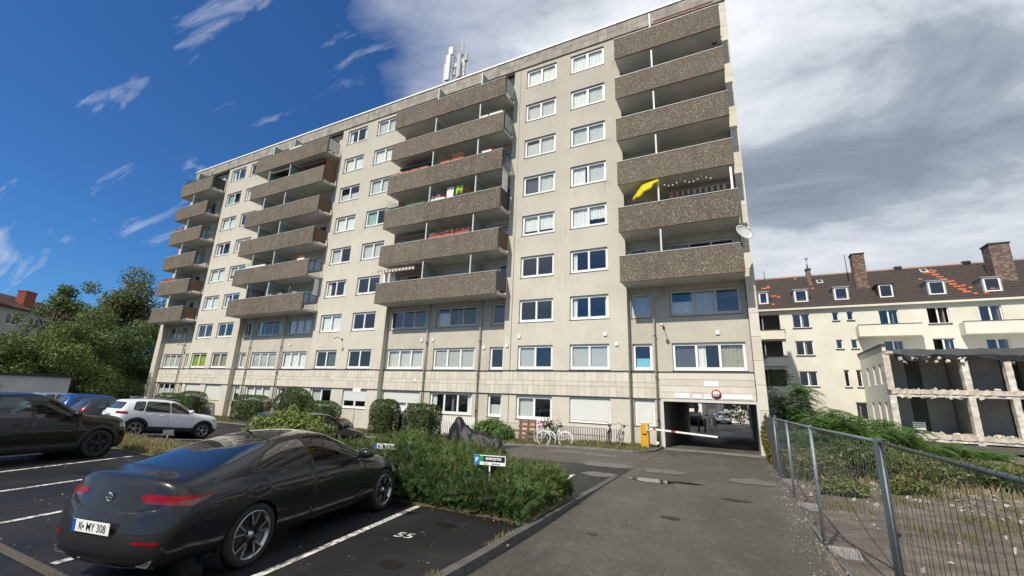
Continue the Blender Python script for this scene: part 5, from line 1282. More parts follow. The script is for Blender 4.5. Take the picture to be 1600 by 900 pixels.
def leafobj(name, pts, d, size, m, parent=None, org=(0, 0, 0), up=.6, out=.6, tmpl=LEAF, w=.55, droop=0.0):
    n = len(pts); fr = RG.normal(size=(n, 3)) * .7 + d * out; fr[:, 2] += up; fr /= np.linalg.norm(fr, axis=1)[:, None]
    b = RG.normal(size=(n, 3)) + d * .3; b[:, 2] -= droop; b -= (fr * b).sum(1)[:, None] * fr; b /= np.linalg.norm(b, axis=1)[:, None]
    F = np.stack([np.cross(b, fr), b, fr], 2)
    v, f = scatter(pts - np.array(org), F, size * (0.65 + .7 * RG.random(n)), tmpl, w)
    return obj(name, npmesh(name, v, f, m), parent)
def limb(b, p0, p1, r0, r1, wob=.1, n=5):
    p0 = np.array(p0, float); p1 = np.array(p1, float); P = []; Ln = np.linalg.norm(p1 - p0)
    for i in range(n + 1): t = i / n; P.append(tuple(p0 + (p1 - p0) * t + (RG.normal(size=3) * wob * Ln * .1 if 0 < i < n else 0)))
    b.tube(P, [r0 + (r1 - r0) * i / n for i in range(n + 1)], 7, cap=False); return P
def tree(name, label, base, H, spread, nleaf, size, lm, trunk_r=.25, nb_=9, sparse=.0, droop=0.0, crown_from=.25, group=None, cat='tree', clump=.30, seed=0):
    global RG
    RG = np.random.default_rng(100 + seed)
    x, y, z = base; root = thing(name, label, cat, base, 0, group); b = MB(); spec = []
    top = (RG.normal() * .3, RG.normal() * .3, H * .8); limb(b, (0, 0, -.3), top, trunk_r, trunk_r * .25, .5, 7)
    for i in range(nb_):
        t = crown_from + (1 - crown_from) * (i + .5) / nb_; a = i * 2.4 + RG.random(); rr = spread * (math.sin(math.pi * min(1, .18 + t * .80))) * (.75 + .45 * RG.random())
        c = np.array((math.cos(a) * rr * .7, math.sin(a) * rr * .7, H * t * .92)); limb(b, np.array(top) * (t * .75), c, trunk_r * .4, trunk_r * .08, .8)
        for k in range(3):
            o = RG.normal(size=3) * rr * .32; cc = c + o * (1, 1, .6); s = spread * clump * (.7 + .6 * RG.random()); spec.append((*cc, s, s, s * .75)); limb(b, c, cc, trunk_r * .1, trunk_r * .03, .5, 3)
    for k in range(4): s = spread * clump; spec.append((*(RG.normal(size=3) * spread * .25 + (0, 0, H * .86)), s, s, s * .8))
    b.build('trunk', bark, root); p, d = blobs(spec, int(nleaf * 1.7), .35)
    leafobj('crown', p, d, size * .72, lm, root, up=.5, droop=droop); return root
T = 'trees behind the car park'
G0 = -.46
# left background
tree('tall_tree', 'tallest airy tree with sky showing through, above the tiled house roof', (-77, 22.1, G0), 15.4, 4.8, 5200, .42, L_tree, .35, 11, group=T, clump=.24, seed=1)
tree('willow_tree', 'pale green drooping tree nearest the left end of the apartment block', (-69, 26.0, G0), 14.6, 6.2, 15000, .42, L_willow, .4, 11, droop=1.2, group=T, seed=2, clump=.32)
tree('broad_tree', 'dark tree filling the gap beside the apartment block', (-62, 28.5, G0), 11.5, 5.0, 12000, .34, L_dark, .3, 10, group=T, seed=3, crown_from=.12)
tree('broad_tree', 'mid green tree between the airy tree and the willow', (-70, 23.5, G0), 11.5, 5.0, 13000, .36, L_tree, .3, 10, group=T, seed=4, crown_from=.15)
tree('spreading_tree', 'rounded tree in front, over the right end of the garage wall', (-55, 17.8, G0), 7.8, 4.8, 15000, .27, L_tree, .25, 10, group=T, seed=5, crown_from=.1)
tree('spreading_tree', 'green spreading tree right behind the middle of the garage wall', (-57, 13.8, G0), 4.6, 4.0, 15000, .27, L_tree, .25, 10, group=T, seed=6, crown_from=.1)
tree('spreading_tree', 'leftmost bushy tree, cut by the picture edge', (-56, 9.0, G0), 5.0, 4.2, 13000, .27, L_tree, .25, 9, group=T, seed=7, crown_from=.1)
tree('spreading_tree', 'dark low tree in the shade between garage wall and apartment block', (-58.8, 22.8, G0), 8.6, 4.0, 14000, .27, L_dark, .22, 9, group=T, seed=8, crown_from=.06)
tree('spreading_tree', 'pale green bushy tree below the tiled house', (-64, 16.0, G0), 5.6, 3.6, 12000, .3, L_willow, .22, 9, group=T, seed=12, crown_from=.1)
def bush(name, label, spec, n, size, lm, base, cat='bush', group=None, up=.4, out=.9, tmpl=LEAF, w=.6, stems=6, shell=.6, extra=None, inner=True, seed=0):
    global RG
    RG = np.random.default_rng(300 + seed)
    root = thing(name, label, cat, base, 0, group); b = MB()
    for i in range(stems):
        s = spec[i % len(spec)]; e = np.array(s[:3]) + RG.normal(size=3) * np.array(s[3:]) * .4; limb(b, (RG.normal() * .1 + s[0] * .6, RG.normal() * .08 + s[1] * .6, -.1), e, .03, .008, .6, 4)
    b.build('stems', twig, root)
    p, d = blobs(spec, n, shell); keep = p[:, 2] > .0; leafobj('foliage', p[keep], d[keep], size, lm, root, up=up, out=out, tmpl=tmpl, w=w)
    if extra:
        m2, n2, s2 = extra; p, d = blobs(spec, n2, .96); k = d[:, 2] > .0; leafobj('young_shoots', p[k] + d[k] * .04, d[k], s2, m2, root, up=.2, out=1.4, w=.4)['kind'] = 'stuff'
    return root
def boxhedge(name, label, cx, cy, w, dpt, z0, z1, n=9000, round_=.3, group='clipped hedges along the block', seed=0, lm=None):
    """a clipped shrub: leaves on and just under a rounded box surface, dark inside"""
    global RG
    RG = np.random.default_rng(500 + seed)
    root = thing(name, label, 'hedge', (cx, cy, z0), 0, group); h = z1 - z0; p_ = 2 / (1.0 if round_ > .9 else .38)
    d = RG.normal(size=(n, 3)); d /= np.linalg.norm(d, axis=1)[:, None]; e = 2.0 if round_ > .9 else 5.0
    r = 1 / ((np.abs(d) ** e).sum(1) ** (1 / e)); r = r * (1 - .10 * RG.random(n) ** 2) * (1 + .035 * np.sin(d[:, 0] * 9 + cx) + .03 * np.sin(d[:, 2] * 8)) + RG.normal(size=n) * .012
    p = d * r[:, None] * np.array([w / 2, dpt / 2, h / 2]) + (0, 0, h / 2 + .05); leafobj('foliage', p, d, .085, lm or L_trim, root, up=.3, out=.8)
    c = MB(); k = 14; c.lathe([(.001, .06), (w * .30, .12), (w * .37, h * .5), (w * .31, h * .80), (.001, h * .88)], n=16); me = c.mesh('inner_shade', mat('hedge_core', (.012, .018, .008), .95)); obj('shade_core', me, root, scale=(1, dpt / w, 1))  # solid dark core, its colour painting the shade inside the leaves
    return root
HB = -.42
boxhedge('clipped_hedge', 'low flat clipped hedge, leftmost of the row along the block', -45.2, 21.5, 3.6, 1.3, HB, 1.25, 9000, seed=1)
boxhedge('clipped_hedge', 'square clipped hedge just right of the leftmost low one', -41.8, 21.5, 2.7, 1.4, HB, 1.5, 9000, seed=2)
boxhedge('clipped_hedge', 'wide clipped hedge left of the leafy bush', -33.0, 21.2, 3.5, 1.5, HB, 1.42, 11000, seed=3)
boxhedge('clipped_ball', 'round clipped ball rising behind the leafy bush', -28.5, 21.4, 3.2, 2.2, -.3, 2.15, 11000, 1.0, seed=4)
boxhedge('clipped_hedge', 'low clipped hedge right of the round ball', -25.1, 21.2, 2.3, 1.4, HB, 1.28, 9000, seed=5)
boxhedge('clipped_hedge', 'upright clipped hedge left of the covered bicycle', -19.3, 20.9, 1.6, 1.4, -.4, 1.56, 10000, seed=6)
boxhedge('clipped_hedge', 'upright clipped hedge right of the covered bicycle', -16.25, 20.7, 1.95, 1.5, -.38, 1.42, 11000, seed=7)
bush('leafy_shrub', 'loose green shrub left of the wooden pallet', [(-.5, 0, .55, .7, .6, .5), (.5, 0, .5, .65, .6, .45), (0, 0, .8, .6, .5, .4), (.9, .1, .4, .4, .4, .35)], 5200, .10, L_bright if False else L_ail, (-11.9, 21.2, -.25), extra=(L_bright, 500, .12), seed=1)
bush('leafy_bush', 'big bright leafy bush rising behind the coupe roof', [(-1.0, 0, .7, .85, .7, .65), (0, 0, .85, .95, .75, .7), (1.0, 0, .65, .85, .7, .6), (.4, -.2, 1.05, .6, .5, .4), (-.5, .1, 1.05, .6, .5, .38)], 9500, .095, L_bright, (-12.75, 9.6, -.1), extra=(L_bright, 900, .12), seed=2)
bush('ivy_clump', 'yellow green climbing plant at the foot of the passage corner', [(0, 0, .9, .22, .5, .75), (.05, -.9, .6, .22, .7, .6), (.05, -1.8, .35, .2, .6, .4)], 3200, .085, leafmat('vine_leaf', [(.05, .08, .015), (.12, .12, .02), (.20, .15, .03)]), (.98, 21.9, -.1), seed=3)
def upright_plant(name, label, base, n, H, lm, spread=.5, size=.12, seed=0, cat='plant'):
    global RG
    RG = np.random.default_rng(700 + seed)
    root = thing(name, label, cat, base); b = MB(); P = []; D_ = []
    for i in range(n):
        a = RG.random() * 6.28; e = np.array((math.cos(a) * spread * RG.random(), math.sin(a) * spread * .6 * RG.random(), H * (.6 + .4 * RG.random()))); limb(b, (e[0] * .2, e[1] * .2, 0), e, .012, .004, .8, 4)
        for k in range(26):
            t = .2 + .8 * RG.random(); P.append(e * (t, t, t) + RG.normal(size=3) * .05); D_.append(RG.normal(size=3))
    b.build('stems', twig, root); D_ = np.array(D_); D_ /= np.linalg.norm(D_, axis=1)[:, None]; leafobj('leaves', np.array(P), D_, size, lm, root, up=.5, out=.5, w=.45); return root
upright_plant('potted_bush', 'spiky dark green plant growing behind the white bicycle', (-8.7, 21.5, -.2), 26, 1.35, L_dark, .75, .13, 1)

# ---- the big evergreen hedge in front: arching sprays
def sprays(name, label, n, base, prof, seed):
    global RG
    RG = np.random.default_rng(seed)
    root = thing(name, label, 'hedge', base); V = []; TV = []
    m = 13; Xs = RG.random(n); Ys = RG.random(n)
    X0_, X1_, Y0_, Y1_ = prof['x0'], prof['x1'], prof['y0'], prof['y1']
    x = X0_ + (X1_ - X0_) * Xs; y = Y0_ + (Y1_ - Y0_) * Ys
    def top(x, y):
        u = (x - X0_) / (X1_ - X0_); v = (y - Y0_) / (Y1_ - Y0_)
        h = np.interp(u, [0, .08, .22, .42, .60, .72, .85, .96, 1.0], [.40, .62, .90, 1.02, .86, .70, .66, .58, .36])
        e = np.minimum(1, np.minimum(v / .14, (1 - v) / .2)) ** .45; lump = .09 * np.sin(x * 3.1 + y * 2) + .09 * np.sin(x * 7 - y * 5) + .05 * np.sin(x * 13 + y * 11)
        return (h + lump) * np.clip(e, .22, 1)
    H = top(x, y); f = RG.random(n) ** .55; z = H * f
    # push points towards the skin
    gx = (top(x + .05, y) - top(x - .05, y)) / .1; gy = (top(x, y + .05) - top(x, y - .05)) / .1
    nrm = np.stack([-gx, -gy, np.ones(n)], 1); nrm /= np.linalg.norm(nrm, axis=1)[:, None]
    dirs = nrm * .8 + RG.normal(size=(n, 3)) * .5 + (0, 0, .35); dirs /= np.linalg.norm(dirs, axis=1)[:, None]
    P = np.stack([x, y, z * .96 + .01], 1); Ln = .10 + .13 * RG.random(n)
    tip = (f > .82) & (RG.random(n) < .55)
    Ln = np.where(tip, Ln * 1.25, Ln)
    # each spray: small leaves along a twig
    side = np.cross(dirs, RG.normal(size=(n, 3))); side /= np.linalg.norm(side, axis=1)[:, None]; nn = np.cross(side, dirs)
    for msk, nm, mt in ((~tip, 'foliage', L_jun), (tip, 'young_shoots', L_juntip if prof.get('pale') else L_jun)):
        p, d, s_, n_, l = P[msk], dirs[msk], side[msk], nn[msk], Ln[msk]; vs = []
        for k in range(m):
            t = k / (m - 1); sg = 1 if k % 2 else -1; c = p + d * (l * t)[:, None]; w = (.030 if nm == 'foliage' else .018) * (1.1 - .5 * t)
            ld = d * .55 + s_ * sg * .8 + n_ * (.35 * math.sin(k * 2.1)); e = c + ld * (.046 * (1.15 - .5 * t)); pw = np.cross(ld, n_ + s_ * .2); pw /= np.linalg.norm(pw, axis=1)[:, None]
            mid = (c + e) / 2; vs.append(np.stack([c, mid + pw * w * .5, e, mid - pw * w * .5], 1))
        v = np.stack(vs, 1).reshape(-1, 3) - np.array(base); obj(nm, npmesh(nm, v, np.arange(len(v)).reshape(-1, 4), mt), root)
    c = MB(); nx, ny = 40, 14; vs = []
    for j in range(ny + 1):
        for i in range(nx + 1):
            xx = X0_ + .1 + (X1_ - X0_ - .2) * i / nx; yy = Y0_ + .1 + (Y1_ - Y0_ - .2) * j / ny; vs.append((xx - base[0], yy - base[1], max(0.0, float(top(np.array(xx), np.array(yy))) * .80 - .02) - base[2] * 0))
    c.add(vs, [(j * (nx + 1) + i, j * (nx + 1) + i + 1, (j + 1) * (nx + 1) + i + 1, (j + 1) * (nx + 1) + i) for j in range(ny) for i in range(nx)], smooth=True); c.build('shade_core', MATS['hedge_core'], root)  # dark sheet under the sprays, inner shade put into its colour
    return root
sprays('evergreen_hedge', 'sprawling dark evergreen hedge between the coupe and the driveway', 17500, (-5.8, 8.6, 0.0), dict(x0=-8.9, x1=-3.30, y0=6.98, y1=9.6, pale=True), 21)

# ---- grasses
def tufts(name, region, n, h, m, zf, seed, kind='stuff', dens=None, lean=.35, w=.006):
    r = np.random.default_rng(seed); x = region[0] + (region[1] - region[0]) * r.random(n); y = region[2] + (region[3] - region[2]) * r.random(n)
    if dens is not None: k = r.random(n) < dens(x, y); x = x[k]; y = y[k]; n = len(x)
    z = zf(x, y) + 0 * x; a = r.random(n) * 6.28; H = h * (.4 + .9 * r.random(n)); wd = w * (1 + r.random(n)); lx = r.normal(size=n) * lean * H; ly = r.normal(size=n) * lean * H
    p = np.stack([x, y, z], 1); s_ = np.stack([np.cos(a), np.sin(a), 0 * a], 1) * wd[:, None]; top = p + np.stack([lx, ly, H], 1)
    v = np.stack([p - s_, p + s_, top], 1).reshape(-1, 3); return tag(obj(name, npmesh(name, v, np.arange(len(v)).reshape(-1, 3), m)), kind=kind)
lump = lambda x, y: .35 + .65 * (np.sin(x * 1.9 + 1) * np.sin(y * 2.7 + x) > -.2)
tufts('verge_grass', (-55, -3.6, 19.4, 22.6), 42000, .13, L_grass, lambda x, y: gz(x, y) + .06, 1, dens=lump, w=.012)
tufts('dry_grass', (-24, -8.7, 7.2, 9.25), 26000, .16, L_dryg, lambda x, y: gz(x, y) + .05, 2, dens=lump, w=.008)
tufts('green_weeds', (-24, -3.3, 7.15, 9.3), 9000, .16, L_grass, lambda x, y: gz(x, y) + .05, 3, dens=lump, w=.012)
tufts('kerb_weeds', (-3.32, -3.16, 2, 7.4), 900, .07, L_dryg, lambda x, y: 0 * x + .015, 4, dens=lambda x, y: (np.sin(y * 3.3) > .3) * 1.0, w=.003)
def litter(name, region, n, size, m, zf, seed, dens=None):
    r = np.random.default_rng(seed); x = region[0] + (region[1] - region[0]) * r.random(n); y = region[2] + (region[3] - region[2]) * r.random(n)
    if dens is not None: k = r.random(n) < dens(x, y); x = x[k]; y = y[k]; n = len(x)
    p = np.stack([x, y, zf(x, y) + .012 + 0 * x], 1); global RG; RG = r; F = rand_rot(n, 2.5); v, f = scatter(p, F, size * (.5 + r.random(n)), LEAFW, .8); return tag(obj(name, npmesh(name, v, f, m)), kind='stuff')
litter('fallen_leaves', (-8.6, -3.2, 6.95, 7.5), 420, .04, L_rust, lambda x, y: gz(x, y), 5)
litter('fallen_leaves', (.3, 1.1, 2, 21), 620, .022, L_rust, lambda x, y: drive_z(x, y), 6, dens=lambda x, y: np.clip((x - .3) / .7, 0, 1) ** 2)
litter('fallen_leaves', (-16, -4, 19.5, 22.4), 900, .05, L_rust, lambda x, y: gz(x, y) + .06, 7)
litter('fallen_leaves', (-24, -3, 2.3, 7), 160, .03, L_dryg, lambda x, y: gz(x, y), 8)

# ---- demolition side: sumac thicket, brambles, weeds
def fronds(name, label, base, stems, H, spread, lm, nf=26, fl=.55, seed=0, cat='shrub', group=None):
    """sapling with long pinnate leaves"""
    global RG
    RG = np.random.default_rng(900 + seed)
    root = thing(name, label, cat, base, 0, group); b = MB(); O = []; Dr = []
    for i in range(stems):
        a = RG.random() * 6.28; r = spread * RG.random() ** .6; h = H * (.65 + .4 * RG.random()) * (1 - .3 * (r / spread)); e = np.array((math.cos(a) * r, math.sin(a) * r, h)); limb(b, (e[0] * .5, e[1] * .5, -.1), e, .022, .008, .5, 4)
        for k in range(nf):
            t = .35 + .65 * RG.random() ** .7; o = np.array((e[0] * (.5 + .5 * t), e[1] * (.5 + .5 * t), h * t)); az = RG.random() * 6.28; O.append(o); Dr.append((math.cos(az), math.sin(az), .55 * RG.random() + (.25 if t > .85 else 0)))
    b.build('stems', twig, root); O = np.array(O); Dr = np.array(Dr); n = len(O); Ls = fl * (.6 + .6 * RG.random(n)); vs = []; m = 11
    h_ = Dr[:, :2] / np.linalg.norm(Dr[:, :2], axis=1)[:, None]; S_ = np.stack([-h_[:, 1], h_[:, 0], 0 * Ls], 1)
    for k in range(m):
        t = (k + 1) / m; c = O + np.stack([Dr[:, 0], Dr[:, 1], Dr[:, 2] - .75 * t * t], 1) * (Ls * t)[:, None] if False else O + np.stack([h_[:, 0] * t, h_[:, 1] * t, Dr[:, 2] * t - .7 * t * t], 1) * Ls[:, None]
        for sg in (-1, 1):
            ll = .17 * (1 - .45 * abs(t - .45)) * (Ls / fl); e = c + S_ * (sg * ll)[:, None] + np.stack([h_[:, 0] * .05, h_[:, 1] * .05, -.05 - .03 * RG.random(n)], 1); w = np.stack([h_[:, 0], h_[:, 1], -.1 + 0 * Ls], 1) * .024
            mid = c * .55 + e * .45; vs.append(np.stack([c, mid + w, e, mid - w], 1))
    v = np.stack(vs, 1).reshape(-1, 3); obj('leaves', npmesh('leaves', v, np.arange(len(v)).reshape(-1, 4), lm), root); return root
SG = 'saplings behind the site fence'
for i, (x, y, s, H, sp, lab) in enumerate([
        (2.6, 27.5, 9, 3.9, 1.5, 'tallest feathery sapling clump, right at the corner of the apartment block'),
        (4.4, 27.0, 9, 2.7, 1.6, 'feathery sapling clump second from the block corner'),
        (3.3, 22.5, 8, 2.6, 1.4, 'lower feathery sapling clump in front of the tallest one'),
        (6.4, 28.5, 9, 2.1, 1.7, 'feathery sapling clump below the narrow windows of the cream house'),
        (8.2, 29.5, 7, 1.0, 1.6, 'feathery sapling clump left of the gutted wing'),
        (10.0, 30.5, 5, .65, 1.3, 'rightmost feathery sapling clump, before the torn wing')]):
    fronds('feathery_sapling', lab, (x, y, float(ez(x, y)) - .05), s + 6, H * 1.05, sp, L_ail, 40, .72, i, group=SG)
WD = 'weeds on the demolition ground'
for i, (x, y, w, h, lm, lab) in enumerate([
        (2.0, 18.5, 1.2, 1.1, L_brownish, 'brownish bramble right behind the site fence, nearest the block'),
        (3.4, 19.5, 1.5, 1.3, L_dark, 'dark bramble heap behind the second fence panel'),
        (5.0, 19.8, 1.6, 1.0, L_brownish, 'dry olive bramble heap in the middle of the site'),
        (6.7, 20.3, 1.6, .85, L_dark, 'dark bramble heap seen through the near fence panel'),
        (8.5, 20.5, 1.7, .72, L_tree, 'green bramble heap right of the dark one, near panel'),
        (10.6, 21.3, 1.9, .62, L_brownish, 'brown and green bramble heap at the right edge of the site'),
        (5.6, 24.5, 2.2, .9, L_tree, 'tall green weeds behind the bramble heaps'),
        (9.0, 26.0, 2.4, .45, L_brownish, 'dry tall weeds below the broken floor of the wing'),
        (13.0, 26.0, 2.6, .42, L_tree, 'green weeds at the far right under the ruined wing'),
        (2.4, 15.6, .7, .5, L_bright, 'small bright green weed clump near the concrete feet'),
        (4.3, 17.6, .8, .45, L_bright, 'low yellow green weeds at the rim of the bare earth')]):
    bush('bramble', lab, [(-w * .4, 0, h * .45, w * .5, w * .4, h * .5), (w * .4, .1, h * .4, w * .5, w * .4, h * .45), (0, 0, h * .6, w * .5, w * .4, h * .45)], int(8000 * max(.35, w / 1.7)), .06 if y < 22 else .10, lm, (x, y, float(ez(x, y)) - .04), group=WD, extra=(L_grass, 260, .16), seed=20 + i, shell=.45, cat='weeds')
tufts('site_grass', (1.2, 16, 16, 26), 16000, .30, L_dryg, lambda x, y: ez(x, y), 12, dens=lambda x, y: sm((y - 17) / 2.5) * lump(x, y), w=.010)
tufts('site_grass_near', (1.1, 9, 12, 19), 7500, .16, L_grass, lambda x, y: ez(x, y), 13, dens=lambda x, y: (np.sin(x * 2.3) * np.sin(y * 1.7) > .2) * .9, w=.008)
# stones and rubble
def stones(name, region, n, s0, s1, m, zf, seed, dens=None):
    r = np.random.default_rng(seed); x = region[0] + (region[1] - region[0]) * r.random(n); y = region[2] + (region[3] - region[2]) * r.random(n)
    if dens is not None: k = r.random(n) < dens(x, y); x = x[k]; y = y[k]; n = len(x)
    base = np.array([(-1, -1, -.6), (1, -1, -.6), (1, 1, -.6), (-1, 1, -.6), (-.7, -.7, .7), (.8, -.6, .6), (.6, .8, .8), (-.8, .6, .6)]); F = np.array([(0, 1, 5, 4), (1, 2, 6, 5), (2, 3, 7, 6), (3, 0, 4, 7), (4, 5, 6, 7), (3, 2, 1, 0)])
    global RG; RG = r; R3 = rand_rot(n, 1.0); s = s0 + (s1 - s0) * r.random(n) ** 3; sc = np.stack([s * (1 + r.random(n)), s, s * (.5 + .4 * r.random(n))], 1) / 2
    jit = 1 + .3 * r.normal(size=(n, 8, 3)) * .5; v = np.einsum('nij,nkj->nki', R3, base[None] * jit * sc[:, None, :]) + np.stack([x, y, zf(x, y) + s * .2], 1)[:, None, :]
    f = (F[None] + (np.arange(n) * 8)[:, None, None]).reshape(-1, 4); return tag(obj(name, npmesh(name, v.reshape(-1, 3), f, m, np.repeat(r.integers(0, 3, n), 6))), kind='stuff')
st_m = [mat('pale_rubble', (.36, .33, .28), .95), mat('brown_rubble', (.22, .15, .11), .95), mat('grey_rubble', (.28, .27, .25), .95)]
stones('rubble_stones', (1.15, 14, 4, 22), 5200, .010, .10, st_m, lambda x, y: ez(x, y), 31, dens=lambda x, y: .12 + .88 * sm((y - 13) / 3.5))
stones('grit', (.55, 1.15, 2, 21), 2600, .005, .024, [st_m[1], st_m[2], st_m[2]], lambda x, y: drive_z(x, y), 32, dens=lambda x, y: np.clip((x - .5) / .5, 0, 1))
stones('gravel_specks', (-12, .8, 1.8, 12), 700, .004, .014, st_m, lambda x, y: np.where(x < -3.13, gz(x, y), drive_z(x, y)), 33)
# trees seen through the passage
tree('street_tree', 'tree trunk seen through the left half of the passage', (-4.35, 54, 0), 9, 3.2, 3000, .25, L_dark, .28, 7, crown_from=.5, seed=9)
tree('street_tree', 'dark leafy tree at the right inside the passage view', (1.2, 44, 0), 6.5, 2.6, 6000, .2, L_dark, .16, 8, crown_from=.08, seed=10)
# ================================================================== site fence
galv = mat('fence_galvanised', (.30, .345, .37), .45, .6, var=.25, vscale=12)
galvd = mat('fence_dark_steel', (.10, .125, .145), .5, .5, var=.25, vscale=12)
wire = mat('fence_wire', (.16, .17, .175), .5, .5)
blockm = mat('fence_foot_concrete', (.36, .35, .33), .9, col2=(.22, .21, .20), vscale=6, bump=.5, bscale=30)
posts = [(1.17, 2.5), (1.27, 6.0), (1.10, 9.5), (1.03, 13.0), (.98, 16.6)]
FB = -.26; FT = 1.74
flab = ['nearest site fence panel, running out at the right edge', 'second wire fence panel, left of the double post', 'third wire fence panel along the driveway', 'fourth wire fence panel, farthest of the wire ones']
for i in range(4):
    a, c = np.array(posts[i]), np.array(posts[i + 1]); d = c - a; Ln = np.linalg.norm(d); d /= Ln; near = i == 0
    root = thing('site_fence_panel', flab[i], 'fence', (a[0], a[1], FB), math.atan2(d[1], d[0]), 'temporary fence panels')
    m = galvd if near else galv; pr = .019 if not near else .0155
    for x in (.03, Ln - .03 - (.05 if i == 0 else 0)):
        b = MB(); b.tube([(x, 0, .0), (x, 0, 2.0)], .024 if not near else .03, 10); b.build('post', galvd if (i == 1 and x < 1) else m, root)
    for z in (.12, 1.97):
        b = MB(); b.tube([(.03, 0, z), (Ln - .03, 0, z)], pr, 8); b.build('rail', m, root)
    b = MB(); nv = int(Ln / .115)
    for k in range(1, nv):
        x = Ln * k / nv; b.tube([(x, .012, .12), (x + rnd.uniform(-.008, .008), .016 + rnd.uniform(-.01, .01), 1.0), (x, .012, 1.99)], .0023, 4, cap=False)
    for z in ((.45, 1.0, 1.75) if near else np.arange(.35, 1.9, .25)): b.tube([(.03, .0, z), (Ln / 2, rnd.uniform(-.01, .01), z), (Ln - .03, 0, z)], .0022 if not near else .0015, 4, cap=False)
    tag(b.build('wire_mesh', wire if not near else darkm, root), kind='stuff')
    if near:
        b = MB(); b.tube([(Ln - .09, .0, .1), (Ln - .09, 0, 1.98)], .028, 10); b.build('post', galvd, root)
    b = MB(); b.tube([(Ln - .05, -.03, 1.1), (Ln + .06, -.03, 1.1)], .03, 6); b.build('coupling', darkm, root)
lab2 = ['concrete fence foot nearest the viewer, under the double post', 'second concrete fence foot along the driveway', 'third concrete fence foot, stained at one end', 'farthest concrete fence foot, by the fourth panel']
for i, (x, y) in enumerate(posts[1:]):
    b = MB(); b.prism([(-.36, 0), (.36, 0), (.33, .13), (-.33, .13)], -.11, .11, 'y'); o = b.build('fence_foot', blockm); o.location = (x + .12, y, float(ez(x + .2, y)) + .0); o.rotation_euler = (0, 0, rnd.uniform(-.1, .1)); tag(o, lab2[i], 'fence foot', 'concrete fence feet')
b = MB(); b.tube([(1.1, 3.2, -.1), (1.35, 5.0, .05), (1.7, 6.5, -.18), (2.1, 8.2, -.24), (1.6, 10, -.22), (1.2, 11.5, -.22)], .009, 6); tag(b.build('black_cable', darkm), 'thin black cable lying slack along the site fence', 'cable')
b = MB(); b.tube([(1.24, 9.4, 1.1), (1.35, 7.5, .5), (1.4, 5.5, .2), (1.3, 3.3, -.1)], .006, 5); tag(b.build('slack_wire', darkm), 'slack wire sagging across the nearest fence panels', 'wire')
# weathered board fence up to the corner of the block
bfm = mat('grey_fence_board', (.10, .105, .11), .85, var=.35, vscale=4)
root = thing('board_fence', 'short grey horizontal board fence between site fence and block corner', 'fence', (.97, 16.8, -.2))
for k in range(8):
    b = MB(); z = .12 + k * .225; b.add([(0, 0, z), (-.02, 5.6, z + .02), (-.02, 5.6, z + .205), (0, 0, z + .195), (.03, 0, z), (.01, 5.6, z + .02), (.01, 5.6, z + .205), (.03, 0, z + .195)], [(0, 1, 2, 3), (7, 6, 5, 4), (0, 4, 5, 1), (3, 2, 6, 7), (0, 3, 7, 4), (1, 5, 6, 2)]); b.build('fence_board', bfm, root)
for y in (0.02, 2.8, 5.6): b = MB(); b.box(.035, .10, y - .04, y + .04, 0, 2.0); b.build('post', bfm, root)

# ================================================================== barrier
yel = mat('barrier_yellow', (.62, .33, .015), .45, var=.12, vscale=6)
redp = mat('barrier_red', (.42, .02, .02), .45)
root = thing('barrier', 'yellow cabinet barrier with a white boom lowered across the passage', 'barrier', (-3.93, 21.45, .02))
b = MB(); b.prism(rounded([(-.17, 0), (.17, 0), (.17, 1.08), (-.17, 1.08)], .03, 2), -.17, .17, 'y'); b.build('cabinet', yel, root)
b = MB(); b.box(-.19, .19, -.19, .19, -.05, .035); b.build('plinth', concrete, root)
b = MB(); b.box(-.10, .10, -.178, -.171, .60, .66); b.build('slot', darkm, root)
b = MB(); b.box(.1, .24, -.26, -.18, .80, .96); b.build('boom_clamp', greyfr, root)
def boom(x0, x1, m, nm):
    z = lambda x: .90 - .060 * (x - .1)
    b = MB(); b.add([(x0, -.26, z(x0) - .036), (x1, -.26, z(x1) - .036), (x1, -.26, z(x1) + .036), (x0, -.26, z(x0) + .036), (x0, -.21, z(x0) - .036), (x1, -.21, z(x1) - .036), (x1, -.21, z(x1) + .036), (x0, -.21, z(x0) + .036)], [(0, 1, 2, 3), (7, 6, 5, 4), (0, 4, 5, 1), (3, 2, 6, 7), (0, 3, 7, 4), (1, 5, 6, 2)]); b.build(nm, m, root)
for a, c, m in ((.16, .38, whitem), (.382, .52, redp), (.522, 1.18, whitem), (1.182, 1.36, redp), (1.362, 3.05, whitem)): boom(a, c, m, 'boom' if m is whitem else 'boom_stripe')
bol = MB(); bol.tube([(0, 0, 0), (0, 0, .95)], .05, 10); bol.lathe([(.05, .95), (.03, .99), (0, 1.0)], n=10); o = tag(bol.build('guard_post', darkm), 'black guard post in front of the left passage corner', 'post'); o.location = (-3.42, 21.75, .0)
b = MB(); b.tube([(0, 0, 0), (0, 0, .02)], .07, 12); o = tag(b.build('white_disc', whitem), 'small white disc lying at the left passage corner', 'disc'); o.location = (-3.4, 21.5, .3); o.rotation_euler = (R_(90), 0, 0)

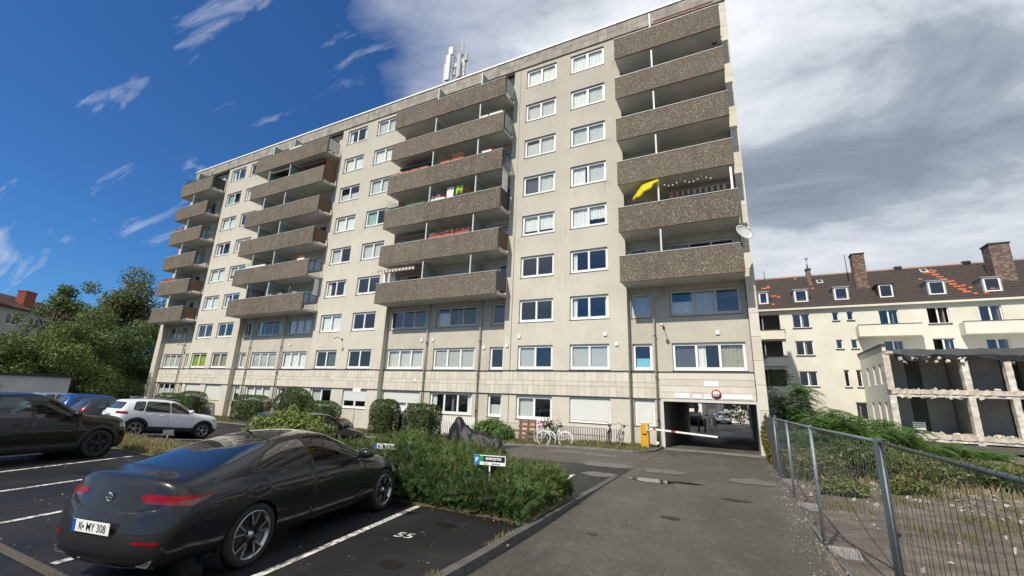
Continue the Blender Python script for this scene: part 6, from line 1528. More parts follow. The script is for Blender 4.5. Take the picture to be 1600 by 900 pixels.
# ================================================================== sign posts and plates
def signpost(label, x, y, h, w, hh, face, txt=None, size=.1, eu=False, rz=0, tilt=0, tm=None):
    z0 = float(gz(x, y)); root = thing('bay_sign', label, 'sign', (x, y, z0), R_(rz)); b = MB(); b.tube([(0, .02, 0), (0, .02, h + hh * .3)], .018, 8); b.build('post', metalg, root)
    b = MB(); b.box(-w / 2, w / 2, -.008, 0, h - hh / 2, h + hh / 2); p = b.build('plate', face, root)
    if eu: b = MB(); b.box(-w / 2, -w / 2 + .05, -.011, -.0085, h - hh / 2, h + hh / 2); b.build('plate_band', euro, p)
    if txt: text(txt, size, tm or trimm, p, (.02 if eu else 0, -.0105, h), (R_(90), 0, 0), .002, .82)
    return root, p
signpost('bay sign with a number plate standing at the left end of the evergreen hedge', -6.66, 7.34, .93, .50, .11, platew, 'K  MY 308', .105, True, 18)
r_, p = signpost('green and black hire company bay sign in the evergreen hedge', -4.14, 7.34, .89, .60, .17, platew, None, rz=14)
b = MB(); b.box(-.18, .285, -.0115, -.009, .865, .96); b.build('sign_band', trimm, p); b = MB(); b.box(-.19, -.12, -.0125, -.0118, .87, .955); b.build('sign_mark', mat('sign_green', (.02, .28, .08), .4), p)
text('enterprise', .085, platew, p, (.07, -.0125, .915), (R_(90), 0, 0), .002, .85); text('rent-a-car', .04, trimm, p, (.12, -.0105, .832), (R_(90), 0, 0), .001, 1)
b = MB(); b.box(-.30, -.19, -.0115, -.009, .806, .974); b.build('sign_blue_field', mat('sign_blue', (.02, .16, .42), .4), p); text('P', .12, platew, p, (-.245, -.0125, .89), (R_(90), 0, 0), .002, 1)
signpost('small white plate behind the evergreen hedge', -6.98, 10.9, .62, .30, .09, platew, None, rz=10)
r2, p2 = signpost('low grey bay sign on the dry grass, seen beside the black off-road car', -17.4, 8.45, .52, .30, .13, metalg, None, rz=62)
signpost('tall thin sign post with a small white plate in front of the block', -21.5, 20.5, 2.62, .62, .22, platew, 'P', .12, rz=5, tm=redp)

# ================================================================== bicycles
def torus(c, R, r, ax='y', n=40, k=6, m=0, b=None):
    b = b or MB(); prof = [(R + r * math.cos(t), r * math.sin(t)) for t in np.linspace(0, 2 * math.pi, k, endpoint=False)]; return b.lathe(prof, c, ax, n, m, closed=True)
def bicycle(label, loc, rz, frame_m, tyre_m, rim_m, lean=0.0, step=False, basket=False):
    root = thing('bicycle', label, 'bicycle', loc, R_(rz), 'bicycles by the block'); root.rotation_euler = (R_(lean), 0, R_(rz)); R = .34
    for x in (-.52, .53):
        w = torus((x, 0, R), R - .018, .018).build('wheel', tyre_m, root); torus((x, 0, R), R - .045, .011).build('rim', rim_m, root).parent = w
        s = MB()
        for i in range(18): t = i * math.pi / 9; s.tube([(x, 0, R), (x + (R - .05) * math.cos(t), 0, R + (R - .05) * math.sin(t))], .0016, 3, cap=False)
        s.tube([(x, -.045, R), (x, .045, R)], .018, 8); s.build('spokes', metalg, root).parent = w
    b = MB(); bb_ = (-.08, 0, .29); st_ = (-.20, 0, .80); hd0 = (.36, 0, .72); hd1 = (.33, 0, .86)
    b.tube([bb_, st_], .017, 7); b.tube([hd0, hd1], .022, 7); b.tube([bb_, (.37, 0, .70)], .019, 7)
    if step: b.tube([(-.14, 0, .52), (.10, 0, .56), (.35, 0, .80)], .016, 7)
    else: b.tube([(-.185, 0, .74), (.345, 0, .82)], .017, 7)
    for s in (-1, 1): b.tube([(-.10, s * .03, .29), (-.52, s * .05, R)], .009, 5); b.tube([(-.19, s * .02, .74), (-.52, s * .05, R)], .009, 5); b.tube([(.37, s * .03, .69), (.43, s * .045, .52), (.53, s * .05, R)], .012, 6)
    b.build('frame', frame_m, root)
    b = MB(); b.tube([(-.20, 0, .78), (-.225, 0, .90)], .012, 6); b.tube([(-.36, 0, .93), (-.28, 0, .925), (-.12, 0, .905)], [.06, .045, .018], 8); b.build('saddle', darkm, root)
    b = MB(); b.tube([(.33, 0, .86), (.31, 0, .97)], .014, 6); b.tube([(.20, -.28, 1.0), (.30, -.2, 1.0), (.33, 0, .97), (.30, .2, 1.0), (.20, .28, 1.0)], .011, 6); b.build('handlebar', darkm, root)
    b = MB(); b.lathe([(0, -.055), (.095, -.055), (.095, -.045), (0, -.045)], (bb_[0], 0, bb_[2]), 'y', 18); b.tube([(bb_[0], -.07, bb_[2]), (bb_[0] + .12, -.07, bb_[2] - .12), (bb_[0] + .12, -.15, bb_[2] - .12)], .011, 5); b.tube([(bb_[0], .07, bb_[2]), (bb_[0] - .12, .07, bb_[2] + .12), (bb_[0] - .12, .15, bb_[2] + .12)], .011, 5); b.build('crank', metalg, root)
    b = MB(); b.tube([(-.52 + .375 * math.cos(t), 0, R + .375 * math.sin(t)) for t in np.linspace(.5, 3.3, 12)], .014, 4); b.build('mudguard', frame_m if step else darkm, root); b = MB(); b.tube([(.53 + .375 * math.cos(t), 0, R + .375 * math.sin(t)) for t in np.linspace(-.1, 2.3, 12)], .010, 4); b.build('mudguard', frame_m if step else darkm, root)
    return root
bw_ = mat('bike_white', (.78, .78, .75), .35)
bicycle('all white bicycle standing side-on in front of the spiky plant', (-7.75, 19.75, -.02 + float(gz(-7.7, 19.7))), 186, bw_, bw_, metalg, 4, True)
bicycle('older bicycle with pale tyres, half hidden behind the white one', (-8.35, 20.1, .0 + float(gz(-8.3, 20.1))), 150, metalg, bw_, metalg, -8, True)
bicycle('black bicycle parked end-on left of the yellow barrier cabinet', (-5.55, 21.0, .04), 98, darkm, tyrem, darkm, 6)
bicycle('dark bicycle leaning beside the black one, right of it', (-5.15, 21.35, .04), 112, metalg, tyrem, metalg, 14)
bicycle('bicycle half covered by a black sheet between two clipped hedges', (-18.5, 21.7, -.38), 160, bw_, tyrem, metalg, 0)
tarpm = mat('black_tarpaulin', (.009, .010, .011), .5, var=.25, vscale=4, bump=.8, bscale=5, spec=.3)
# ---- motorcycle under a tarpaulin
def tarp(label, loc, rz, prof, wid, m, n=46, k=18, seed=3, cat='covered motorcycle', name='covered_motorcycle'):
    r = random.Random(seed); vs = []
    xs = [p[0] for p in prof]; zs = [p[1] for p in prof]
    for i in range(n + 1):
        t = i / n; x = xs[0] + (xs[-1] - xs[0]) * t; H = float(np.interp(x, xs, zs)) * (1 + .015 * math.sin(i * 1.7)); W_ = wid * float(np.interp(t, [0, .1, .5, .9, 1], [.30, .75, 1.0, .75, .30]))
        for j in range(k + 1):
            u = j / k * 2 - 1; fold = .035 * math.sin(i * 1.25 + u * 3) * abs(u) + .028 * math.sin(i * .55 + j * 1.3); a = abs(u)
            z = H * (1 - max(0, (a - .12) / .88) ** 1.15); y = math.copysign(W_ * (a ** .75), u) + fold * math.copysign(1, u)
            vs.append((x + .02 * math.sin(j * 1.1 + i), y, max(z, 0.0 + .01 * r.random())))
    b = MB(); b.add(vs, [(i * (k + 1) + j, (i + 1) * (k + 1) + j, (i + 1) * (k + 1) + j + 1, i * (k + 1) + j + 1) for i in range(n) for j in range(k)], smooth=True)
    e0 = MB(); o = b.build(name, m); o.location = loc; o.rotation_euler = (0, 0, R_(rz)); return tag(o, label, cat)
tarp('motorcycle hidden under a black tarpaulin beyond the evergreen hedge', (-8.85, 14.5, float(gz(-8.85, 14.5)) - .02), 2, [(-1.25, .35), (-1.12, .95), (-.78, 1.36), (-.70, 1.38), (-.5, 1.12), (-.1, .90), (.6, .78), (.95, .72), (1.05, .70), (1.3, .22)], .50, tarpm)
tarp('black sheet thrown over the bicycle between two clipped hedges', (-18.4, 21.5, -.38), 150, [(-.5, .3), (-.3, .8), (-.05, 1.3), (.1, 1.32), (.3, .9), (.55, .35)], .28, tarpm, 20, 10, 5, 'cover', 'bicycle_cover')
# ---- bar railing, pallet, painted board
root = thing('bar_railing', 'low metal bar railing in front of the ribbed plinth wall', 'railing', (-9.5, 22.3, -.3))
b = MB(); x = -5.8
for z in (.12, 1.0): b.tube([(-3.7, 0, z), (3.55, 0, z)], .012, 6)
for x in np.arange(-3.7, 3.56, .118): b.box(x - .006, x + .006, -.006, .006, .0, 1.0 if int(x * 10) % 3 else 1.05)
b.build('railing', metalg, root)
root = thing('slatted_screen', 'row of white upright slats against the wall left of the shrub', 'screen', (-16, 22.78, -.4))
for k in range(32): b = MB(); x = -2.05 + k * .128; b.box(x, x + .085, -.03, 0, 0, 1.22); b.build('slat', whitem, root)
root = thing('slatted_screen', 'row of pale upright slats behind the bicycles', 'screen', (-7.3, 22.66, -.3))
for k in range(30): b = MB(); x = -1.85 + k * .125; b.box(x, x + .085, -.03, 0, 0, 1.05); b.build('slat', mat('cream_slat', (.6, .56, .5), .8, var=.1), root)
wood = mat('pallet_wood', (.20, .095, .05), .85, col2=(.11, .06, .035), vscale=6, bump=.4)
root = thing('wooden_pallet', 'brown wooden pallet stood on edge against the railing', 'pallet', (-10.2, 22.0, -.25)); root.rotation_euler = (R_(-6), 0, 0)
for k in range(5): b = MB(); z = .05 + k * .24; b.box(-.55, .55, -.02, 0, z, z + .12); b.build('board', wood, root)
for x in (-.5, -.05, .4): b = MB(); b.box(x, x + .1, .002, .10, .0, 1.15); b.build('bearer', wood, root)
b = MB(); b.box(-.9, -.55, -.03, -.01, .55, .64); b.build('board', wood, root)
pinkm = mat('pink_poster', (.55, .03, .25), .7); root = thing('painted_poster', 'white board with pink brush lettering beside the pallet', 'poster', (-9.25, 22.05, .3)); b = MB(); b.box(-.42, .42, -.015, 0, 0, .72); b.build('board', whitem, root)
b = MB(); r5 = random.Random(5)
for row in range(3):
    for k in range(5): x = -.36 + k * .12; z = .56 - row * .22; b.box(x, x + .07, -.019, -.0155, z - r5.uniform(.05, .1), z + .05); b.box(x, x + .10, -.0225, -.0195, z - .01, z + .03 * r5.random() + .01)
tag(b.build('brush_marks', pinkm, root), kind='stuff')
b = MB(); b.lathe([(0, 0), (.10, 0), (.14, .22), (.12, .22), (.11, .2), (0, .2)], n=14); 
# ================================================================== garage wall, house on the left
gw = mat('stained_render', (.56, .565, .58), .9, col2=(.44, .44, .45), vscale=.7, bump=.3)
t = gw.node_tree; bs = t.nodes['Principled BSDF']; src = bs.inputs['Base Color'].links[0].from_socket; tcn = N(t, 'ShaderNodeTexCoord'); n_ = noise(t, tcn.outputs['Object'], .55, 3, .5); L(t, mixc(t, ramp(t, n_, [(.56, 0.0), (.60, .9)]), src, (.16, .13, .12)), bs.inputs['Base Color'])
root = thing('garage_block', 'low flat garage block with a stained grey side wall behind the parked cars', 'garage', (-43, 2, G0)); b = MB(); b.box(-3, 3, -16, 10.9, 0, 2.72); b.build('wall', gw, root); b = MB(); b.box(-3.15, 3.15, -16.1, 11.05, 2.722, 2.86); b.build('roof_edge', darkm, root)
u = np.array((-.63, .776)); v_ = np.array((.776, .63))       # facade direction of the left house
root = thing('tiled_house', 'grey rendered house with a brown tiled roof beyond the trees', 'house', (-92, 20, G0), math.atan2(.776, -.63))
greyr = mat('grey_render', (.36, .36, .33), .9, var=.12, vscale=.5)
ops = [(x, x + 1.9, z, z + 1.45) for x in (-8.2, -3.6, 1.5, 5.3, 9.6) for z in (1.6, 4.6, 7.4, 10.2)]
def lsheet(x0, x1, z0, z1, ops):
    b = MB(); xs = sorted({x0, x1} | {o[i] for o in ops for i in (0, 1)}); zs = sorted({z0, z1} | {o[i] for o in ops for i in (2, 3)})
    for i in range(len(xs) - 1):
        for j in range(len(zs) - 1):
            a, c = (xs[i] + xs[i + 1]) / 2, (zs[j] + zs[j + 1]) / 2
            if not any(o[0] < a < o[1] and o[2] < c < o[3] for o in ops): b.add([(xs[i], 0, zs[j]), (xs[i + 1], 0, zs[j]), (xs[i + 1], 0, zs[j + 1]), (xs[i], 0, zs[j + 1])], [(0, 1, 2, 3)])
    return b
lsheet(-14, 26, 0, 12.6, ops).build('wall', greyr, root); MB().box(-14, 26, .25, 10, 0, 12.6).build('rear_block', greyr, root)
for o in ops:
    w = MB(); w.box(o[0], o[1], .1, .16, o[2], o[2] + .08); w.box(o[0], o[1], .1, .16, o[3] - .08, o[3]); w.box(o[0], o[0] + .08, .1, .16, o[2] + .08, o[3] - .08); w.box(o[1] - .08, o[1], .1, .16, o[2] + .08, o[3] - .08); w.box((o[0] + o[1]) / 2 - .06, (o[0] + o[1]) / 2 + .06, .1, .16, o[2] + .08, o[3] - .08); f = w.build('window', whitefr, root)
    MB().box(o[0] + .08, o[1] - .08, .17, .2, o[2] + .08, o[3] - .08).build('pane', darkglass, root).parent = f
b = MB(); nr = 12
for i in range(nr): y0, y1 = -.5 + 5.5 * i / nr, -.5 + 5.5 * (i + 1) / nr; z0, z1 = 12.6 + 2.6 * i / nr, 12.6 + 2.6 * (i + 1) / nr; b.add([(-14.4, y0, z0 + .06), (26.4, y0, z0 + .06), (26.4, y1, z1), (-14.4, y1, z1), (-14.4, y0, z0 - .03), (26.4, y0, z0 - .03)], [(0, 1, 2, 3), (4, 5, 1, 0)])
b.add([(-14.4, 5, 15.2), (26.4, 5, 15.2), (26.4, 10.5, 12.6), (-14.4, 10.5, 12.6)], [(0, 1, 2, 3)]); rf_ = b.build('roof', mat('red_brown_tile', (.12, .055, .035), .85, col2=(.06, .035, .028), vscale=1.2, bump=.5), root)
for x, z in ((4.9, 15.9), (-2.6, 16.2)): b = MB(); b.box(x, x + 1.9, 1.2, 2.3, 13.0, z - .3); b.box(x - .05, x + 1.95, 1.15, 2.35, z - .3, z - .15); b.build('chimney', mat('red_chimney', (.26, .07, .045), .85, var=.3, vscale=3), root).parent = rf_
# ================================================================== things on the balconies
terr = mat('terracotta', (.42, .12, .06), .8, var=.15); whitep = mat('white_pot', (.72, .72, .70), .5)
flow = [leafmat('red_flower', [(.45, .01, .03), (.55, .02, .08), (.30, .01, .02)]), leafmat('pink_flower', [(.55, .20, .22), (.60, .35, .35), (.45, .10, .14)]), leafmat('orange_flower', [(.55, .25, .03), (.4, .1, .02), (.5, .3, .1)])]
def bz(k): return 8.0 + ST * (k - 3)
def planter(label, x0, x1, k, pot, lm, h=.22, dens=90, y=FP + .02, group='flower boxes on the balconies', name='flower_box', flower=None, on_top=True, seed=0):
    global RG
    RG = np.random.default_rng(1200 + seed); z = bz(k) + 1.433 if on_top else bz(k) + 1.0
    root = thing(name, label, 'flower box', ((x0 + x1) / 2, y, z), 0, group); w = (x1 - x0) / 2; b = MB(); b.prism([(-.07, 0), (.07, 0), (.09, .16), (-.09, .16)], -w, w, 'x'); b.build('box', pot, root)
    n = int(dens * (x1 - x0)) ; p = np.stack([RG.uniform(-w, w, n), RG.normal(size=n) * .06, .14 + h * RG.random(n)], 1); d = RG.normal(size=(n, 3)); d /= np.linalg.norm(d, axis=1)[:, None]; leafobj('leaves', p, d, .07, lm, root, up=.4)
    if flower is not None: p = np.stack([RG.uniform(-w, w, n), RG.normal(size=n) * .07 - .02, .16 + h * RG.random(n)], 1); leafobj('blossom', p, d, .075, flow[flower], root, up=.6, w=.9)
    return root
BL = 'third balcony stack from the left'
planter('terracotta box of pink flowers, left of three on the second balcony from the bottom', -17.6, -16.6, 4, terr, L_trim, flower=1, seed=1)
planter('terracotta box of pink flowers, middle of three on the second balcony from the bottom', -16.5, -15.6, 4, terr, L_trim, flower=1, seed=2)
planter('terracotta box of pink flowers, right of three on the second balcony from the bottom', -15.5, -14.4, 4, terr, L_trim, flower=1, seed=3)
planter('box of red flowers beside the round dish', -17.7, -16.6, 5, whitep, L_trim, flower=0, h=.3, seed=4)
planter('box of red flowers right of the hanging laundry', -15.6, -14.7, 5, darkm, L_trim, flower=0, h=.32, seed=5)
planter('green planter under the lattice at the left end', -21.6, -20.2, 5, darkm, L_tree, h=.35, seed=6); planter('long green planter beside the lattice balcony post', -20.0, -18.3, 5, mat('green_box', (.03, .12, .08), .6), L_tree, h=.4, seed=7)
for i, (a, c) in enumerate([(-21.6, -20.9), (-20.75, -20.0), (-19.9, -19.2), (-19.1, -18.3)]): planter(['leftmost empty terracotta box under the dark awning', 'second terracotta box under the dark awning', 'third terracotta box under the dark awning', 'rightmost terracotta box under the dark awning'][i], a, c, 6, terr, L_dark, h=.05, dens=20, seed=8 + i)
planter('terracotta box with orange flowers and tall reeds', -16.3, -15.3, 6, terr, L_dryg, h=.45, flower=2, seed=12); planter('terracotta box in the middle of the reed balcony', -17.2, -16.4, 6, terr, L_dryg, h=.7, seed=13); planter('white box of red flowers right of the reed balcony', -13.8, -13.1, 6, whitep, L_trim, flower=0, h=.2, seed=14)
planter('long cream planter at the right end, second balcony from the top', -13.4, -12.4, 7, whitep, L_tree, h=.35, seed=15); planter('white planter beside the cream one, second from the top', -14.1, -13.5, 7, whitep, L_tree, h=.15, seed=16)
planter('leafy planter on the second stack, fourth balcony up', -32.5, -30.5, 6, darkm, L_ail, h=.6, seed=17); planter('green planters on the second stack, second balcony up', -37.6, -35.0, 4, whitep, L_ail, h=.35, seed=18)
planter('white planter at the right end of the second stack', -30.9, -30.1, 4, whitep, L_brownish, h=.2, flower=2, seed=19); planter('dark planter with white blossoms on the lowest balcony of the second stack', -36.8, -35.4, 3, darkm, L_trim, h=.6, dens=60, seed=20)
planter('dark shrubs along the topmost balcony of the leftmost stack', -52.0, -49.8, 8, darkm, L_dark, h=.45, seed=21); planter('dark shrub at the right of the topmost leftmost balcony', -49.3, -46.8, 8, darkm, L_dark, h=.5, seed=22)
planter('row of red flowers on the leftmost stack, second balcony up', -51.8, -49.0, 4, terr, L_brownish, h=.15, flower=2, seed=23); planter('faded flowers on the leftmost stack, fourth balcony up', -51.6, -50.2, 6, terr, L_brownish, h=.25, flower=1, seed=24)
planter('yellowish plants on the top balcony of the second stack', -34.6, -33.0, 8, whitep, L_brownish, h=.15, seed=25)
for i, (a, k) in enumerate([(-33.9, 3), (-32.6, 3), (-30.9, 3)]): planter(['left grey box on the lowest balcony of the second stack', 'middle grey box on the lowest balcony of the second stack', 'right grey box on the lowest balcony of the second stack'][i], a, a + .55, k, metalg, L_trim, h=.03, dens=10, seed=26 + i)
# parasol
yelc = leafmat('parasol_cloth', [(.78, .66, .02), (.80, .68, .03)], .7, .35)
root = thing('parasol', 'tilted yellow parasol on the balcony at the right', 'parasol', (-3.55, FP + .35, bz(4) + .25)); b = MB(); n = 8; vs = [(0, 0, .0)]
for k in range(n):
    t = 2 * math.pi * k / n; vs.append((1.02 * math.cos(t), 1.02 * math.sin(t), -.38))
for k in range(n):
    t = 2 * math.pi * (k + .5) / n; vs.append((.90 * math.cos(t), .90 * math.sin(t), -.30))
for k in range(n):
    t = 2 * math.pi * k / n; vs.append((1.03 * math.cos(t), 1.03 * math.sin(t), -.48))
for k in range(n):
    t = 2 * math.pi * (k + .5) / n; vs.append((.94 * math.cos(t), .91 * math.sin(t), -.37))
fs = []
for k in range(n): fs += [(0, 1 + k, 9 + k), (0, 9 + k, 1 + (k + 1) % n), (1 + k, 17 + k, 25 + k, 9 + k), (9 + k, 25 + k, 17 + (k + 1) % n, 1 + (k + 1) % n)]
b.add(vs, fs); cn = b.build('canopy', yelc, root); cn.scale = (.86, .86, .86); cn.location = (-.10, -.20, 2.42); cn.rotation_euler = (R_(30), R_(-38), R_(4))
b = MB(); b.tube([(.10, .05, 0), (.02, 0, 1.45), (-.13, -.25, 2.2)], .018, 7); b.build('pole', metalg, root)
# satellite dishes
def dish(label, loc, r, rx, rz, arm=True):
    root = thing('satellite_dish', label, 'satellite dish', loc); b = MB(); prof = [(r * t, .22 * r * t * t) for t in np.linspace(0.001, 1, 8)]; prof += [(r * 1.0, .22 * r + .012), (r * .9, .22 * r * .85 + .015)]
    b.lathe(prof, n=28); o = b.build('reflector', mat('dish_grey', (.50, .50, .48), .5), root); o.rotation_euler = (R_(rx), 0, R_(rz)); o.location = (0, 0, r * .9)
    b = MB(); b.tube([(0, .12, 0), (0, .12, r * .9), (0, .04, r * .9)], .02, 7); b.build('bracket', metalg, root)
    b = MB(); b.tube([(0, 0, -.0), (0, -r * .95, r * .9)], .010, 5); b.tube([(0, -r * .86, r * .90), (0, -r * 1.04, r * .98)], .035, 8); a_ = b.build('feed_arm', greyfr, root); a_.rotation_euler = (R_(8), 0, R_(rz)); a_.location = (0, 0, .1); return root
dish('white satellite dish on the right end of the lowest balcony', (.86, FP - .2, bz(3) + 1.43), .42, 68, 40)
dish('round white dish standing among laundry in the third stack', (-17.35, FP + .25, bz(5) + 1.2), .42, 80, -15)
# laundry
def cloth(label, x, k, w, h, m, y=FP + .35, zt=2.45, seed=0, name='hanging_cloth'):
    b = MB(); nx, nz = 10, 8; vs = []
    for j in range(nz + 1):
        for i in range(nx + 1): u, v = i / nx, j / nz; vs.append((x + w * u * (1 - .1 * v), y + .04 * math.sin(u * 9 + seed) * (.3 + v), bz(k) + zt - h * v * (1 + .12 * math.sin(u * 5 + seed))))
    b.add(vs, [(j * 11 + i, j * 11 + i + 1, j * 11 + i + 12, j * 11 + i + 11) for j in range(nz) for i in range(nx)], smooth=True); return tag(b.build(name, m), label, 'laundry')
cloth('white sheet hung up between the dish and the lime cloth', -16.75, 5, .62, 1.0, curt['white'], seed=1); cloth('lime green cloth hanging right of the white sheet', -16.0, 5, .62, .62, mat('lime_cloth', (.28, .62, .03), .9), seed=2); cloth('dark cloth hanging under the lime one', -15.9, 5, .3, 1.1, curt['dark'], y=FP + .5, seed=3)
cloth('pale blue curtain at the left end of the lowest balcony, second stack', -37.4, 3, .55, 1.3, mat('pale_blue_cloth', (.30, .48, .68), .9), zt=2.7, seed=4); cloth('pale blue curtain beside the post, lowest balcony, second stack', -34.7, 3, .45, 1.3, MATS['pale_blue_cloth'], zt=2.7, seed=5)
cloth('cream cloth screen at the left end of the lowest balcony, third stack', -21.7, 3, .42, 1.1, curt['white'], zt=2.5, seed=6); cloth('second cream cloth screen, lowest balcony, third stack', -21.0, 3, .42, 1.1, curt['white'], zt=2.55, seed=7)
cloth('dark towel on the left stack', -31.9, 3, .25, 1.2, curt['dark'], seed=8)
# side screens over railings
def side_screen(label, x, k, z0, z1, m, y0=FP + .05, y1=D - .05):
    b = MB(); n = max(1, int((y1 - y0) / .1)) 
    for i in range(n): y = y0 + (y1 - y0) * i / n; b.box(x - .012, x, y + .004, y + (y1 - y0) / n - .004, bz(k) + z0, bz(k) + z1)
    return tag(b.build('privacy_screen', m), label, 'screen')
reed = mat('reed_screen', (.17, .10, .06), .9, var=.3, vscale=8); greyb = mat('grey_screen', (.10, .10, .11), .8)
side_screen('brown wooden screen at the right end, second balcony from the top, second stack', -29.37, 7, .3, 2.3, reed); side_screen('white side screen, third stack, fourth balcony from the top', -12.2, 5, 1.35, 2.7, whitem, y1=FP + .75)
side_screen('white side panel, lowest balcony of the second stack', -29.35, 3, 1.4, 2.7, whitem, y0=FP + .7); side_screen('dark reed matting on the railing, fourth balcony of the second stack', -29.37, 6, .3, 1.4, reed); side_screen('brown matting on the railing, third balcony of the second stack', -29.37, 5, .3, 1.4, reed)
side_screen('dark cloth on the railing of the topmost leftmost balcony', -46.45, 8, .3, 1.45, darkm); side_screen('brown matting on the railing, lowest leftmost balcony', -46.45, 3, .3, 1.4, reed); side_screen('brown matting on the railing, second leftmost balcony', -46.45, 4, .3, 1.4, reed); side_screen('black matting on the railing, fifth balcony of the third stack', -12.2, 5, .3, 1.4, darkm); side_screen('brown matting on the railing, second balcony of the third stack', -12.2, 4, .3, 1.4, reed); side_screen('black reed matting on the railing, lowest balcony of the third stack', -12.2, 3, .3, 1.4, greyb)
side_screen('glass-grey screen on the railing, topmost balcony of the third stack', -12.2, 8, .3, 1.4, frosted); side_screen('glass-grey screen on the railing, second balcony from the top, third stack', -12.2, 7, .3, 1.4, frosted); side_screen('white barred screen on the railing, topmost balcony of the second stack', -29.37, 8, .3, 1.35, greyfr)
# lattice
b = MB()
for i in range(9): o_ = i * .17; b.box(-21.86, -21.84, FP + .02 + o_, FP + .04 + o_, bz(5) + 1.43, bz(5) + 2.4) if o_ < 1.2 else None
for i in range(6): b.box(-21.855, -21.845, FP, D, bz(5) + 1.45 + i * .17, bz(5) + 1.47 + i * .17)
tag(b.build('lattice', whitem), 'white lattice at the left end of the flowery balcony', 'lattice')
# awnings
def awning(label, x0, x1, k, dpt, m, m2, z=2.62, drop=.35, val=.18):
    root = thing('awning', label, 'awning', ((x0 + x1) / 2, RP - .02, bz(k) + z)); n = max(6, int((x1 - x0) / .14)); b = MB(); w = (x1 - x0)
    for i in range(n):
        a, c = -w / 2 + w * i / n, -w / 2 + w * (i + 1) / n
        b.add([(a, 0, 0), (c, 0, 0), (c, -dpt, -drop), (a, -dpt, -drop)], [(0, 1, 2, 3)], i % 2); b.add([(a, -dpt, -drop), (c, -dpt, -drop), (c, -dpt - .01, -drop - val * (.8 + .2 * (i % 2))), (a, -dpt - .01, -drop - val * (.8 + .2 * (i % 2)))], [(0, 1, 2, 3)], i % 2)
    b.build('cloth', [m, m2], root, recalc=False); b = MB(); b.tube([(-w / 2, -dpt, -drop), (w / 2, -dpt, -drop)], .02, 6); b.tube([(-w / 2, -.04, .0), (w / 2, -.04, .0)], .05, 6); b.build('rail', greyfr, root); return root
strr = mat('awning_red', (.24, .12, .10), .8); strw = mat('awning_cream', (.62, .56, .47), .8)
awning('red and cream striped awning let out over the lowest balcony, third stack', -21.6, -18.4, 3, 1.9, strr, strw, 2.55, .30); awning('red and cream striped awning rolled in on the right-hand stack', -2.5, .5, 4, .3, strr, strw, 2.5, .06, .30)
awning('dark red striped awning rolled in, second balcony of the third stack', -21.4, -18.4, 4, .45, strr, strr, 2.5, .1, .22); awning('dark blue awning half out, fourth balcony of the third stack', -21.5, -18.4, 6, 1.0, mat('awning_navy', (.03, .04, .07), .8), MATS['awning_navy'], 2.55, .2, .25)
awning('brown awning under the ceiling, second stack', -33.6, -30.4, 7, 1.1, mat('awning_brown', (.12, .06, .045), .8), MATS['awning_brown'], 2.6, .12); awning('black awning let out on the second stack, second balcony from the top', -37.0, -34.2, 7, 1.45, darkm, darkm, 2.6, .15)
# string of lights and small tree on the parasol balcony
b = MB(); root = thing('string_lights', 'string of pale bulbs hung under the balcony ceiling', 'string lights', (-1.4, FP + .2, bz(5))); P = [(-1.3 + 2.5 * t, 0, -.10 - .24 * math.sin(math.pi * (t * 2.5 % 1)) - .05) for t in np.linspace(0, 1, 26)]
b.tube(P, .004, 4); b.build('cord', darkm, root)
q = MB(); q.lathe([(0, .045), (.03, .03), (.038, 0), (.03, -.03), (0, -.045)], n=10); bm_ = q.mesh('bulb', whitep)
for p in P[::2]: obj('bulb', bm_, root, (p[0], p[1], p[2] - .05))
upright_plant('red_shrub', 'small red-leaved shrub in a pot right of the yellow parasol', (-2.05, FP + .3, bz(4) + 1.0), 9, 1.2, leafmat('red_shrub_leaf', [(.20, .03, .03), (.30, .06, .05), (.12, .05, .03)]), .5, .09, 5)
upright_plant('tall_reeds', 'tall dry reeds on the third stack, fourth balcony', (-17.4, FP + .2, bz(6) + 1.2), 14, 1.2, L_dryg, .35, .06, 6)
def thing_box(name, label, cat, x0, x1, y0, y1, z0, z1, m): return tag(MB().box(x0, x1, y0, y1, z0, z1).build(name, m), label, cat)
b = MB(); b.prism(rounded([(-2.0, 0), (-1.3, 0), (-1.3, .12), (-2.0, .12)], .03, 2), FP + .1, FP + .3, 'y'); o = tag(b.build('storage_box', whitep), 'white box showing over the parapet, right-hand stack, second balcony from the top', 'box'); o.location = (.2, 0, bz(7) + 1.44)
b = MB(); b.tube([(0, 0, 0), (0, 0, .55)], .03, 6); b.lathe([(0, .72), (.10, .68), (.13, .62), (.1, .55), (0, .52)], n=10); o = tag(b.build('garden_lantern', darkm), 'dark lantern at the right end of the second balcony from the top', 'lantern'); o.location = (.45, FP + .15, bz(7) + 1.35)
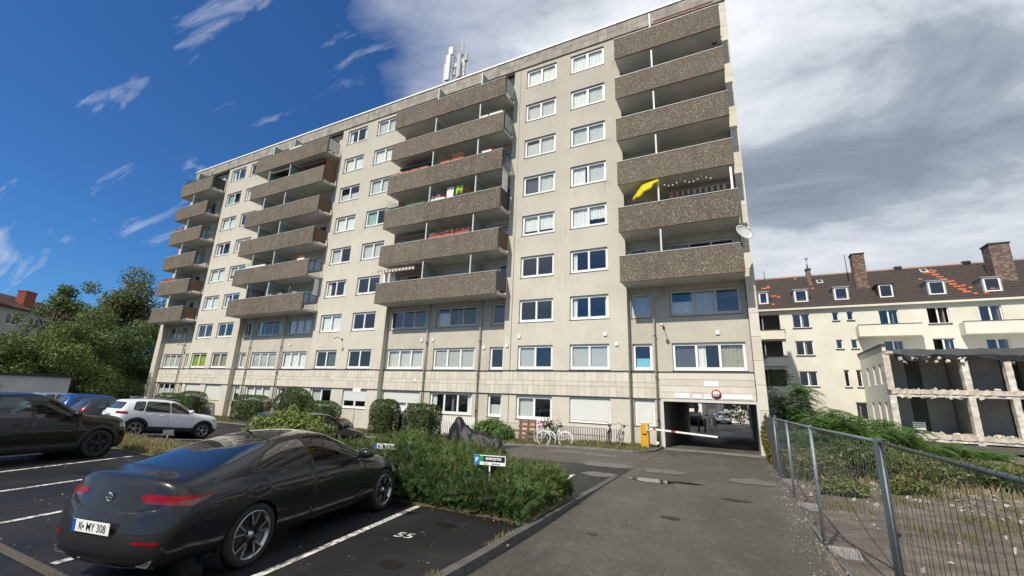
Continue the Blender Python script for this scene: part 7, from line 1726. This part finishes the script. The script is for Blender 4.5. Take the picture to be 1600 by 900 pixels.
b = MB(); b.box(-2.6, .55, FP - .08, FP + .05, bz(8) + 1.434, bz(8) + 1.5); [b.box(x, x + .05, FP - .05, FP, bz(8) + 1.5, bz(8) + 1.75) for x in np.arange(-2.6, .5, .45)]; b.box(-2.6, .55, FP - .06, FP - .01, bz(8) + 1.75, bz(8) + 1.82); tag(b.build('wooden_rail', mat('red_wood', (.16, .05, .035), .8)), 'red brown wooden rail on the topmost right-hand balcony', 'rail')
# ================================================================== mobile phone mast on the roof
root = thing('phone_mast', 'cluster of white phone antennas on the roof edge', 'antenna mast', (-19.9, 26.0, 24.9)); b = MB(); b.tube([(0, 0, 0), (0, 0, 7.0)], .06, 8)
for t in (0, 2.1, 4.2): b.tube([(.35 * math.cos(t), .35 * math.sin(t), 0), (.35 * math.cos(t), .35 * math.sin(t), 6.8)], .03, 6)
for z in np.arange(.3, 6.6, .5):
    for t in (0, 2.1, 4.2): b.tube([(.35 * math.cos(t), .35 * math.sin(t), z), (.35 * math.cos(t + 2.1), .35 * math.sin(t + 2.1), z + .35)], .015, 5)
b.build('lattice_mast', metalg, root); ant = mat('antenna_panel', (.50, .51, .49), .5)
for (x, y, z, w, h, a) in [(-.95, -.3, 2.2, .34, 2.0, 25), (-.45, -.75, 2.0, .36, 2.6, 5), (.62, -.6, 2.0, .40, 2.5, -25), (-.85, -.1, 4.0, .30, 1.1, 30), (-.35, -.6, 4.75, .38, .8, 5), (.70, -.35, 4.5, .28, 1.2, -40), (1.05, -.2, 3.9, .24, .7, -20), (.2, .6, 3.0, .35, 2.2, 180)]:
    w *= 1.3; q = MB(); q.prism(rounded([(-w / 2, -.1), (w / 2, -.1), (w / 2, .1), (-w / 2, .1)], .05, 2), 0, h, 'z'); o = q.build('antenna', ant, root); o.location = (x, y, z + 1.75); o.rotation_euler = (0, 0, R_(a))
    q = MB(); q.tube([(x, y + .05, z + 1.95 + h * .5), (x * .3, y * .3, z + 1.95 + h * .5)], .02, 5); q.build('bracket', darkm, root)
for (x, z) in [(-.1, 2.6), (.05, 3.4), (.3, 2.9)]: q = MB(); q.box(x - .12, x + .12, -.35, -.2, z + 1.9, z + 2.3); q.build('radio_unit', greyfr, root)
